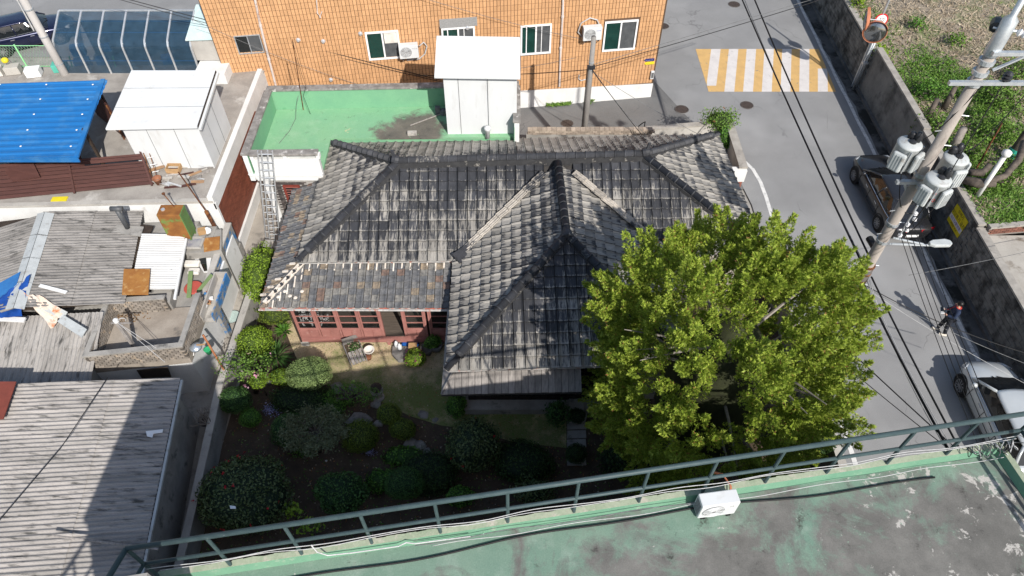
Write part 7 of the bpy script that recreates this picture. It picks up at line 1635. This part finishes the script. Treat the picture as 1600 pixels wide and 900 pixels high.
S(720, 775, .5, 24, .7, .35, 'bright', 'low green shrub behind the railing below the tall camellia', leaf=.07, lumpy=.2)
S(595, 750, .3, 22, .8, .22, 'bright', 'low bright ground plant left of the smooth green dome', leaf=.08, lumpy=.25, trunk=False)
S(548, 615, .75, 40, .5, .35, 'bright', 'spreading shrub with bare tangled branches beside the stone lantern', leaf=.06, dens=.55, lumpy=.25, shell=(.7, 1.08), core=False, limbs=16)
S(518, 636, .3, 22, .9, .2, 'bright', 'low green tuft left of the tangled branch shrub', leaf=.06, lumpy=.2, trunk=False)
S(470, 706, .12, 20, .6, .12, 'bright', 'sparse green ground plant on the bare soil', leaf=.07, dens=.5, lumpy=.3, trunk=False, core=False, shell=(.2, 1.1))
S(630, 712, .2, 26, .7, .2, 'bright', 'grassy green clump above the smooth green dome', leaf=.09, lumpy=.25, trunk=False)
S(455, 798, 1.0, 17, .9, .3, 'yellow', 'young yellow green shrub behind the railing, upper one', leaf=.13, dens=.5, core=False, shell=(.3, 1.1), lumpy=.2)
S(482, 822, .9, 25, .5, .25, 'yellow', 'young yellow green shrub behind the railing, lower one', leaf=.13, dens=.5, core=False, shell=(.3, 1.1), lumpy=.2)
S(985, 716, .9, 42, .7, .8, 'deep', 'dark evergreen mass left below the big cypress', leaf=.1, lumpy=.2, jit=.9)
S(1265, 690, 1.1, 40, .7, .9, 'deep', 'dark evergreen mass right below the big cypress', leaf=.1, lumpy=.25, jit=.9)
S(640, 668, .1, 10, .8, .16, 'deep', 'tiny dark shrub on the lawn right of the olive balls', leaf=.05)
S(425, 640, .15, 18, .6, .12, 'blue', 'lilac flowering ground cover beside the dark clipped balls', leaf=.05, dens=.45, lumpy=.3, trunk=False, core=False, shell=(.2, 1.1), cat='flowers', name='flower_patch')
S(577, 706, .12, 12, .6, .1, 'blue', 'lilac flowering ground cover below the large olive ball', leaf=.045, dens=.5, lumpy=.3, trunk=False, core=False, shell=(.2, 1.1), cat='flowers', name='flower_patch')
# magnolia: loose, with pink blossom
S(385, 575, 1.5, 42, .62, .5, 'weed', 'magnolia with pink blossoms leaning over the alley wall', 'magnolia_tree', leaf=.085, dens=.5, lumpy=.25, core=False, shell=(.35, 1.12), extra=[('pink', 5, .10)], cat='tree', limbs=6, low=-.3)
# spiky plant
def blades(name, c, n, L, w_, m, label, cat, seed, group='garden shrubs'):
    rr = np.random.default_rng(seed); t = thing(name, c, label, cat, group); vs = []
    for i in range(n):
        a = rr.uniform(0, 6.283); el = rr.uniform(.25, 1.35); d = np.array([math.cos(a) * math.cos(el), math.sin(a) * math.cos(el), math.sin(el)]); s_ = np.array([-math.sin(a), math.cos(a), 0]); l = L * rr.uniform(.7, 1.1)
        p1 = d * l * .5 + np.array([0, 0, .03]); p2 = d * l - np.array([0, 0, l * .22 * math.cos(el)]); vs += [s_ * w_ * .4, p1 + s_ * w_ * .5, p2, p1 - s_ * w_ * .5 * 1.0]
    fast_mesh('leaf_rosette', np.array(vs), 4, [m], t); part('stem', m_bark, t, lambda b: b.tube([Vector(c), Vector(c) + V(0, 0, L * .2)], .05, 6)); return t
blades('spiky_plant', P(432, 560, .02), 130, .85, .05, LM['dark'], 'spiky sword leaved plant beside the yellow green shrub', 'plant', 3)
blades('spiky_plant', P(445, 520, .02), 60, .5, .05, LM['bright'], 'small leafy plant at the house corner edge of the lawn', 'plant', 4)
# spreading pine
pn = thing('pine_tree', P(500, 705, 0), 'spreading grey green pine with bare crooked branches in the shaded garden', 'tree'); pb = base_of(pn); pr2 = random.Random(6); tips = []
def pine_wood(b):
    top_ = pb + V(.05, .1, 1.0); b.tube([pb, pb + V(.08, 0, .5), top_], [.09, .075, .06], 7)
    for k in range(9):
        a = k * .7 + .3; q = top_ + V(math.cos(a) * .45, math.sin(a) * .35, .15 + .1 * pr2.random()); e = q + V(math.cos(a + .4) * .5, math.sin(a + .4) * .4, .08); b.tube([top_, q, e], [.045, .03, .015], 5); tips.extend([q, e, q.lerp(e, .5)])
        e2 = q + V(math.cos(a - .7) * .35, math.sin(a - .7) * .3, .1); b.tube([q, e2], [.025, .012], 5); tips.append(e2)
part('trunk', m_bark, pn, pine_wood, True)
tp = np.array([tuple(t_) for t_ in tips]); tp = np.repeat(tp, 170, 0); tp = tp + np.random.default_rng(4).normal(0, 1, tp.shape) * np.array([.11, .1, .05]); fast_mesh('crown', leaves(tp, np.tile([0, 0, 1.], (len(tp), 1)), .11, .28, 1.0, np.random.default_rng(8)) - np.array(pb), 4, [LM['pine']], pn)
# bare twiggy bush by the wall
tb2 = thing('bare_shrub', P(348, 690, 0), 'leafless twiggy shrub against the garden wall', 'shrub'); bb0 = base_of(tb2); br3 = random.Random(3)
def bare(b):
    def g_(p, d, L_, r, k):
        q = p + d * L_; b.tube([p, q], [r, r * .7], 5)
        if k:
            for _ in range(3): g_(q, (d + V(br3.uniform(-.8, .8), br3.uniform(-.8, .8), br3.uniform(-.2, .5))).normalized(), L_ * .7, r * .62, k - 1)
    g_(bb0, V(-.2, .2, 1).normalized(), .55, .05, 4)
part('branches', m_bark_lt, tb2, bare)
# ------------------------------------------------------------------ big cypress
cy = V(5.5, 10.35, 0); ct = thing('cypress_tree', cy, 'huge bright green cypress tree between the house and the road', 'tree')
part('trunk', m_bark, ct, lambda b: b.tube([cy, cy + V(.05, 0, 2), cy + V(0, .05, 5), cy + V(0, 0, 8.2)], [.26, .22, .13, .03], 10), True)
rng = np.random.default_rng(11)
def crown_r(z): return np.where(z > 5.0, 3.3 * np.sqrt(np.maximum(0, 1 - ((z - 5.0) / 4.2) ** 2)), 3.3 - .16 * (5.0 - z))
# lobes: big uneven boughs over the dome, each carrying plumes of sprays
lob = []
for k in range(900):
    z = 1.6 + 7.0 * rng.beta(1.6, 1.15); a = rng.uniform(0, 2 * math.pi); rr_ = float(crown_r(np.array(z))) * (1 + .10 * math.sin(a * 3 + 1.0) + .07 * math.sin(a * 5 + z)) * rng.uniform(.72, .92); c_ = np.array([cy.x + rr_ * math.cos(a), cy.y + rr_ * math.sin(a), z])
    if all(np.linalg.norm(c_ - q[0]) > 1.02 for q in lob): lob.append((c_, rng.uniform(.58, 1.08)))
lob += [(np.array([cy.x + .25, cy.y + .1, 8.55]), .7), (np.array([cy.x - .5, cy.y - .4, 8.1]), .7), (np.array([cy.x + .5, cy.y + .7, 8.2]), .65)]
cc = []; axis = []
for c_, r_ in lob:
    o_ = c_ - np.array([cy.x, cy.y, 4.2]); o_ /= np.linalg.norm(o_); o_ = o_ + np.array([0, 0, .55])
    for _ in range(int(15 * r_ / .8)):
        d_ = rng.normal(0, 1, 3); d_ /= np.linalg.norm(d_)
        if d_ @ o_ < -.15: d_ = -d_
        cc.append(c_ + d_ * r_ * rng.uniform(.55, .95) * np.array([1, 1, .85])); ax = d_ * .8 + o_ * .7 + rng.normal(0, .15, 3); axis.append(ax / np.linalg.norm(ax))
cc = np.array(cc); axis = np.array(axis); NC_ = len(cc)
vs = []; mi = []; NS = 200
for i in range(NC_):
    ax = axis[i]; t1 = np.cross(ax, [0, 0, 1.] if abs(ax[2]) < .9 else [1., 0, 0]); t1 /= np.linalg.norm(t1); t2 = np.cross(ax, t1); Lc = rng.uniform(.45, .95); Wc = rng.uniform(.16, .28)
    s_ = rng.uniform(-.5, .55, NS); th = rng.uniform(0, 6.283, NS); rr_ = Wc * np.sqrt(rng.uniform(.05, 1, NS)) * np.clip(1.05 - (s_ + .5), .06, 1) ** .75
    side = np.cos(th)[:, None] * t1 + np.sin(th)[:, None] * t2; p = cc[i] + ax * (s_ * Lc)[:, None] + side * rr_[:, None]
    d = unit(ax * .9 + side * .75 + rng.normal(0, .25, (NS, 3)) + np.array([0, 0, -.12])); nrm = unit(np.cross(d, rng.normal(0, 1, (NS, 3)))); wv = np.cross(d, nrm); L_ = rng.uniform(.06, .11, NS)[:, None]; W_ = L_ * .32
    # each spray: a middle blade and two side blades
    for ang, ln in ((0, 1.0), (.62, .72), (-.62, .72)):
        dd = d * math.cos(ang) + wv * math.sin(ang); ww = -d * math.sin(ang) + wv * math.cos(ang)
        vs.append(np.stack([p, p + dd * L_ * ln * .55 + ww * W_ * ln * .5, p + dd * L_ * ln, p + dd * L_ * ln * .55 - ww * W_ * ln * .5], 1).reshape(-1, 3)); mi.append((rng.uniform(0, 1, NS) < .03).astype(int))
vs = np.vstack(vs) - np.array(cy); fast_mesh('crown', vs, 4, [LM['cypress'], LM['brown']], ct, None, np.concatenate(mi))
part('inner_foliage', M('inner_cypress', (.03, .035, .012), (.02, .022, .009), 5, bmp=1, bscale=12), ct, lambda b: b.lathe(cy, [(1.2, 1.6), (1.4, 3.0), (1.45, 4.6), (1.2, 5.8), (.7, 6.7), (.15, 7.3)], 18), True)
lr = random.Random(4)
for k in range(34):
    z = lr.uniform(2.2, 7.4); a = lr.uniform(0, 6.28); r_ = float(crown_r(np.array(z))) * lr.uniform(.86, .99)
    e = cy + V(math.cos(a) * r_, math.sin(a) * r_, z + .5); part('limb', m_bark_lt, ct, lambda b: b.tube([cy + V(0, 0, z - .6), cy.lerp(e, .55) + V(0, 0, z * .42), e], [.06, .035, .01], 5))
# ------------------------------------------------------------------ plants of the vacant lot
def lot(u, v): 
    p = P(u, v, 2.0)
    for _ in range(3): p = P(u, v, hgt(p.x, p.y))
    return p
rng = np.random.default_rng(21); N = 130000
gx_ = rng.uniform(17.5, 34, N); gy_ = rng.uniform(18.6, 48, N); keep_ = rng.uniform(0, 1, N) < np.clip(1.3 - .03 * gy_, .2, 1); gx_, gy_ = gx_[keep_], gy_[keep_]
pat = -.62 + rng.normal(0, .28, len(gx_)) + .5 * np.exp(-((gx_ - 17.5) / 1.6) ** 2) + .75 * np.exp(-((gx_ - 20.5) / 3.2) ** 2 - ((gy_ - 23) / 3.5) ** 2)
for _k in range(14):
    _w = rng.normal(0, 1, 2) * rng.choice([.35, .7, 1.3, 2.4]); pat = pat + .30 * np.sin(gx_ * _w[0] + gy_ * _w[1] + rng.uniform(0, 6.28) + .8 * np.sin(gx_ * .37 + gy_ * .23))
gz_ = np.array([hgt(x, y) for x, y in zip(gx_, gy_)]); p = np.column_stack([gx_, gy_, gz_ + .05])
o = fast_mesh('dry_grass', leaves(p, np.tile([0, -.6, .8], (len(p), 1)), .3, .12, .9, rng), 4, [LM['straw'], LM['weed']], None, None, (pat + rng.normal(0, .3, len(pat)) > .55).astype(int)); stuff(o, 'matted dry grass covering the vacant lot', 'grass')
sel = (pat > 1.1) | ((gx_ < 18.6) & (rng.uniform(0, 1, len(gx_)) < .35)); q = np.repeat(p[sel], 4, 0) + rng.normal(0, .1, (sel.sum() * 4, 3)) * np.array([1, 1, .5])
o = fast_mesh('weeds', leaves(q, np.tile([0, -.2, 1.], (len(q), 1)), .12, .45, .8, rng), 4, [LM['weed'], LM['bright']], None, None, (rng.uniform(0, 1, len(q)) < .3).astype(int)); stuff(o, 'green weeds in patches on the vacant lot', 'weeds')
lotsh = [(1462, 205, 28, .9, 'weed', 'loose green weed bush beside the step in the retaining wall'), (1500, 240, 34, .8, 'weed', 'green bush behind the right transformer'), (1545, 215, 32, .9, 'weed', 'green bush around the rusty rod on the vacant lot'), (1550, 290, 32, .7, 'weed', 'green bush beside the white pipe post'), (1510, 290, 20, .9, 'bright', 'small green bush at the foot of the white pipe post'), (1590, 270, 26, .9, 'weed', 'green bush at the right edge under the cut tree'), (1448, 150, 24, .8, 'bright', 'dark green weed bush left of the pole on the lot'), (1560, 160, 30, .8, 'weed', 'pale green bush right of the utility pole'), (1430, 45, 12, .9, 'bright', 'small weed clump with yellow flowers near the mirrors'), (1490, 70, 14, .9, 'weed', 'small weed clump in the dry grass beside the pole top'), (1590, 120, 26, .8, 'weed', 'weed bush under the lower crossarm'), (1372, 88, 12, 1.4, 'yellow', 'yellow green creeper hanging over the wall below the mirrors'), (1338, 8, 12, 1.2, 'yellow', 'yellow green creeper at the far end of the retaining wall')]
for (u, v, r, ra, kd, lb) in lotsh:
    c = lot(u, v) + V(0, 0, .3); S(u, v, 0, r, ra, .55 if r > 20 else .3, kd, lb, leaf=.12, dens=.75, lumpy=.28, shell=(.4, 1.12), jit=.9, core=False, c=c, ground=c.z - .35, group='bushes on the vacant lot', k=4, extra=[('yellow', 4, .08)] if 'yellow flowers' in lb else None)
def limb_thing(name, pts, rs, m, label, cat): return tag(part(name, m, None, lambda b: b.tube(pts, rs, 9), True), label, cat)
w0 = PXx(1517, 318, 17.85); tag(part('pipe_post', m_white, None, lambda b: [b.tube([V(17.85, 20.1, 1.95), V(17.85, 20.1, 4.25)], .085, 12), b.lathe(V(17.85, 20.1, 4.25), [(.11, 0), (.16, .05), (.16, .18), (.06, .25)], 12)], True), 'white pipe post with round cap on the vacant lot', 'post')
tag(part('rusty_rod', m_rust, None, lambda b: b.tube([lot(1524, 266), lot(1524, 266) + V(.1, .3, 2.1)], .035, 6)), 'rusty iron rod standing among the weeds', 'rod')
tr5 = thing('cut_tree', lot(1598, 300), 'pollarded tree with thick cut limbs on the vacant lot', 'tree'); a0 = P(1496, 270, 3.0)
for pts, rs in (([P(1600, 222, 3.6), P(1592, 250, 3.4), P(1570, 275, 3.1), P(1540, 285, 2.9), P(1500, 278, 2.7)], [.13, .13, .12, .14, .12]), ([P(1500, 268, 2.7), P(1535, 270, 2.9), P(1547, 258, 3.1)], [.12, .15, .12]), ([P(1500, 280, 2.6), P(1530, 288, 2.8), P(1555, 287, 2.9)], [.13, .15, .13]), ([P(1498, 270, 2.6), P(1496, 278, 2.0)], [.16, .2])): part('limb', m_bark, tr5, lambda b: b.tube(pts, rs, 9), True)
tr6 = thing('bare_tree', lot(1575, 250), 'brown bare tree trunk with green binding at the right edge', 'tree'); tz = base_of(tr6)
part('trunk', m_bark, tr6, lambda b: [b.tube([tz, tz + V(.2, .2, 1.2), tz + V(.6, .6, 2.6), tz + V(1.4, 1.2, 4)], [.2, .17, .13, .06], 9)] + [b.tube([tz + V(.5, .5, 2.2), tz + V(.5 + math.cos(a) * 1.2, .5 + math.sin(a) * 1.2, 3.6)], [.06, .015], 5) for a in np.arange(0, 6.2, .9)], True); part('binding', M('green_binding', (.02, .28, .2), (.018, .22, .16), 6), tr6, lambda b: b.tube([tz + V(.0, .02, .15), tz + V(.07, .08, .5)], .22, 10))
limb_thing('tree_stump', [lot(1484, 240), lot(1484, 240) + V(-.05, 0, 1.3)], [.2, .14], m_bark_lt, 'grey tree stump behind the utility pole', 'tree stump')
for (u, v), lb in (((1447, 188), 'left short cut stump on the vacant lot'), ((1474, 170), 'right short cut stump on the vacant lot')): limb_thing('tree_stump', [lot(u, v), lot(u, v) + V(.1, .15, 1.0)], [.14, .1], m_bark, lb, 'tree stump')
# ------------------------------------------------------------------ things on the lawn beside the porch
def rock(u, v, r, label, flat=.5, m=None, z=.0, name='garden_stone'):
    r *= .74
    _seed[0] += 1; b = MB(); core_mesh(b, P(u, v, z + r * flat * .6), r, r * .8, r * flat, _seed[0], .3, 2.2, 1, 9, 6); return tag(b.build(name, m or m_stone, None), label, 'stone', 'garden stones')
for a in ((640, 693, .32, 'rounded brown stone below the lower olive ball'), (655, 697, .3, 'grey boulder right of the brown stone'), (668, 706, .2, 'pale small boulder beside the tall camellia'), (528, 606, .35, 'dark stone right of the broad pale shrub'), (550, 605, .25, 'grey stone behind the tangled branch shrub'), (590, 662, .24, 'grey stone beside the upper olive ball'), (560, 655, .5, 'long flat stone below the tangled branch shrub', .25), (588, 632, .25, 'square grey stone below the stone lantern'), (661, 648, .25, 'flat stepping stone on the shaded lawn, left one', .2), (680, 657, .2, 'flat stepping stone on the shaded lawn, right one', .2), (420, 597, .16, 'tan stone between the yellow green shrubs'), (466, 498, .14, 'tan stone at the edge of the lawn below the porch corner'), (510, 720, .06, 'small white pebble on the bare soil', .8, m_white)): rock(*a)
tag(part('stepping_slab', m_stone, None, lambda b: b.prism([P(613, 540, .18), P(640, 541, .18), P(640, 562, .18), P(622, 563, .18), P(612, 553, .18)], (0, 0, -.18)), False, .02), 'flat grey stone step in front of the porch opening', 'stone')
sl3 = thing('stone_lantern', P(592, 622, 0), 'small dark stone lantern at the edge of the lawn', 'lantern'); lb3 = base_of(sl3)
part('base', m_stone, sl3, lambda b: b.lathe(lb3, [(.2, 0), (.2, .1), (.12, .15), (.12, .4), (.22, .46), (.22, .5)], 12)); part('roof', m_wood_dk, sl3, lambda b: b.lathe(lb3 + V(0, 0, .5), [(.12, 0), (.12, .16), (.2, .18), (.08, .28), (.04, .33)], 10))
cartt = thing('wooden_planter', P(556, 556, .02), 'weathered wooden cart shaped planter on the dry lawn', 'planter'); cb_ = base_of(cartt)
Mc = Matrix.Rotation(.45, 3, 'Z')
for k in range(4): part('slat', m_wood_grey, cartt, lambda b: b.box(cb_ + Mc @ V(-.18 + k * .12, -.25, .28), (.1, .5, .03), M=Mc @ Matrix.Rotation(.25, 3, 'X')))
part('side', m_wood_grey, cartt, lambda b: [b.box(cb_ + Mc @ V(s_ * .28, .0, .22), (.04, .9, .25), M=Mc) for s_ in (-1, 1)]); part('end', m_wood_grey, cartt, lambda b: b.box(cb_ + Mc @ V(0, .45, .35), (.56, .04, .45), M=Mc)); part('bed', m_soil, cartt, lambda b: b.box(cb_ + Mc @ V(0, .12, .2), (.5, .6, .14), M=Mc))
pp_ = np.array(cb_) + np.column_stack([np.random.default_rng(2).normal(0, .11, 250), np.random.default_rng(3).normal(.14, .14, 250), np.random.default_rng(4).uniform(.28, .4, 250)]); fast_mesh('plants', leaves(pp_, np.tile([0, 0, 1.], (250, 1)), .07, .5, .9) - np.array(cb_), 4, [LM['dark'], LM['straw']], cartt, None, (np.arange(250) % 4 == 0).astype(int))
tag(part('flower_pot', m_plaster, None, lambda b: b.lathe(P(578, 552, .03), [(.12, 0), (.17, .2), (.2, .24), (.16, .23), (.1, .12)], 14), True), 'round pale pot of shells beside the wooden planter', 'pot')
tag(part('flower_pot', m_terra, None, lambda b: b.lathe(P(576, 560, .03), [(.1, 0), (.12, .12), (.13, .13), (.1, .12)], 12), True), 'small terracotta pot below the pale pot', 'pot')
S(565, 559, .1, 7, .8, .12, 'bright', 'tiny green plant beside the wooden planter', leaf=.05, trunk=False)
for u, v, lb in ((620, 541, 'left white plastic jug beside the stone step'), (625, 545, 'right white plastic jug beside the stone step')): tag(part('plastic_jug', m_white_clean, None, lambda b: b.lathe(P(u, v, .2), [(.07, 0), (.08, .05), (.08, .22), (.03, .27), (.03, .31)], 12), True), lb, 'jug')
m_bbag = M('blue_plastic', (.015, .10, .36), (.012, .07, .27), 5, rough=.25)
for u, v, r_, lb in ((633, 537, .2, 'shiny blue plastic bag heap under the porch, left one'), (650, 538, .17, 'dark blue plastic bag heap under the porch, right one')): rock(u, v, r_, lb, .6, m_bbag, .1, 'plastic_bag')['category'] = 'bag'
tag(part('cardboard_box', mt_, None, lambda b: b.box(P(645, 540, .42), (.3, .2, .08), rz=.05)), 'tan cardboard box on the blue bags under the porch', 'box')
for u, v, r_, lb in ((682, 546, .25, 'grey round stone pot at the porch corner'), (668, 552, .22, 'dark round pot behind the azalea'), (901, 655, .32, 'big round pot with clipped plant beside the concrete slab')):
    tag(part('round_pot', m_conc_dk if r_ < .3 else m_conc, None, lambda b: b.lathe(P(u, v, .02), [(r_ * .6, 0), (r_, .2), (r_, .38), (r_ * .85, .38), (r_ * .8, .2)], 16), True), lb, 'pot')
S(901, 650, .55, 14, .9, .22, 'deep', 'clipped dark plant growing in the big round pot', leaf=.045, trunk=False)
S(676, 535, .5, 15, .7, .35, 'bright', 'shaded green shrub at the right end of the porch', leaf=.07, lumpy=.2)
tag(part('paper_scrap', m_frame, None, lambda b: b.prism([P(359, 790, 2.12), P(368, 791, 2.12), P(369, 795, 2.12), P(360, 795, 2.12)], (0, 0, .01))), 'white paper scrap caught on the huge camellia', 'scrap')
pth = thing('paved_path', P(905, 690, .0), 'strip of concrete slabs leading through the shaded garden', 'path'); pth['kind'] = 'structure'; del pth['category']
for k in range(5): part('slab', m_conc, pth, lambda b: b.prism([P(886, 660 + k * 14, .03), P(915, 659 + k * 14, .03), P(916, 671 + k * 14, .03), P(886, 672 + k * 14, .03)], (0, 0, .05)))
# ------------------------------------------------------------------ walls and planters behind and right of the house
bwb = thing('brick_yard_wall', (3.2, 23.9, 0), 'low weathered brick wall behind the tiled roof', 'wall'); part('core', m_conc, bwb, lambda b: b.box((3.2, 23.95, 1.1), (5.2, .14, 2.3)))
q = MB().box((0, 0, 0), (.19, .2, .075)); mq2 = bpy.data.meshes.new('brick'); mq2.from_pydata(q.v, [], q.f); mq2.materials.append(M('weathered_brick', (.36, .30, .24), (.26, .21, .17), 6, rnd=.3))
rb = random.Random(2)
for k in range(26):
    for r_ in range(3):
        o = bpy.data.objects.new('brick', mq2); C.objects.link(o); o.parent = bwb; o.location = V(.75 + k * .2 + (.1 if r_ % 2 else 0), 23.95 - .0 + rb.uniform(-.015, .015), 2.29 + r_ * .085) - base_of(bwb)
yw = thing('concrete_yard_wall', (7.5, 24.3, 0), 'stained pale concrete yard wall at the back right of the tiled house', 'wall')
part('wall', m_conc_lt, yw, lambda b: b.prism([V(5.75, 24.75, 0), V(9.3, 25.2, 0), V(9.3, 25.4, 0), V(5.75, 24.95, 0)], (0, 0, 1.75))); part('wall', m_conc_lt, yw, lambda b: b.prism([V(9.35, 22.4, 0), V(9.6, 22.4, 0), V(9.6, 25.4, 0), V(9.35, 25.4, 0)], (0, 0, 1.7)))
part('coping', m_cop2, yw, lambda b: [b.prism([V(5.7, 24.72, 1.75), V(9.3, 25.17, 1.75), V(9.3, 25.43, 1.75), V(5.7, 24.98, 1.75)], (0, 0, .07)), b.prism([V(9.31, 22.35, 1.7), V(9.66, 22.35, 1.7), V(9.66, 25.45, 1.7), V(9.31, 25.45, 1.7)], (0, 0, .08))]); part('end_wall', m_white, yw, lambda b: b.box((9.1, 22.4, 1.35), (1.1, .25, .6)))
part('brick_base', M('red_brick_base', (.27, .10, .07), (.2, .075, .055), 8, stretch=(1, 1, 4)), yw, lambda b: b.box((9.1, 22.42, .5), (1.0, .22, 1.1))); part('yard_floor', m_conc_lt, yw, lambda b: b.prism([V(5.0, 22.8, 1.0), V(9.4, 22.8, 1.0), V(9.4, 25.2, 1.0), V(5.0, 24.7, 1.0)], (0, 0, .05)))
sr = thing('stair_rail', P(995, 205, 1.5), 'thin black stair handrail behind the roof', 'handrail'); part('rail', m_black, sr, lambda b: b.tube([P(980, 212, 2.2), P(1003, 193, 2.3), P(1008, 190, 2.3), P(1006, 205, 1.9)], .025, 6)); part('baluster', m_black, sr, lambda b: [b.tube([P(985 + k * 6, 207 - k * 5, 2.2), P(986 + k * 6, 213 - k * 4, 1.7)], .015, 5) for k in range(3)])
tag(part('black_crate', m_black, None, lambda b: [b.box(P(1098, 201, 1.2), (.7, .45, .3)), b.box(P(1099, 196, 1.45), (.5, .35, .12))], False, .03), 'black plastic crate in the concrete yard', 'crate')
S(1126, 188, 1.9, 26, .7, .55, 'weed', 'leafy green shrub growing over the yard wall corner', leaf=.1, lumpy=.25, shell=(.5, 1.1), extra=[('brown', 10, .08)], ground=1.0); S(1133, 213, 1.4, 13, 1.6, .4, 'bright', 'bright green plants in the long planter beside the road', leaf=.1, lumpy=.2, ground=.8, trunk=False)
rr7 = np.random.default_rng(5); gp = np.array([tuple(OW(u, 166.5 - (u - 855) * .04, .12)) for u in np.concatenate([rr7.uniform(855, 892, 260), rr7.uniform(915, 926, 60)])]) + rr7.normal(0, .05, (320, 3)); gp[:, 2] = np.abs(gp[:, 2] - gp[:, 2].mean()) + .04
stuff(fast_mesh('weeds', leaves(gp, np.tile([0, -.6, .6], (len(gp), 1)), .16, .3, .8, rr7), 4, [LM['weed']]), 'strip of weeds along the foot of the orange building', 'weeds')
ewl = thing('boundary_wall', (9.85, 13, 0), 'garden boundary wall along the road under the cypress', 'wall'); part('wall', m_conc, ewl, lambda b: b.box((9.85, 12.5, .65), (.2, 10, 1.3))); part('coping', m_conc_lt, ewl, lambda b: b.box((9.85, 12.5, 1.33), (.26, 10, .06)))

rl_ = np.random.default_rng(77); lx, ly = rl_.uniform(-9.2, 3.5, 5200), rl_.uniform(5.5, 13.2, 5200); lz = np.full(5200, .035)
stuff(fast_mesh('leaf_litter', leaves(np.column_stack([lx, ly, lz]), np.tile([0, 0, 1.], (5200, 1)), .07, .5, .35, rl_), 4, [LM['brown'], LM['straw'], LM['bright']], None, None, rl_.choice([0, 0, 1, 2, 2, 2], 5200)), 'fallen leaves and sprouts scattered on the shaded garden soil', 'leaf litter')

tg = thing('cable_coil', lift(NB + nn * .15 - nd * .3, 8.22), 'tangle of black and white cables at the right corner of the roof railing', 'cable coil'); tgb = base_of(tg); rt = random.Random(12)
for k in range(9):
    ph = [rt.uniform(0, 6.28) for _ in range(3)]; r0 = rt.uniform(.1, .24); cx = tgb + nd * rt.uniform(-.5, .5) + V(0, 0, .12)
    part('loop', [m_black, m_cable_w, m_cable_g][k % 3], tg, lambda b: b.tube([cx + V(r0 * math.cos(a + ph[0]), .12 * math.sin(a * 2 + ph[1]), r0 * .7 * math.sin(a) + .05 * math.sin(3 * a + ph[2])) for a in np.linspace(0, 6.6, 22)], .009, 4))
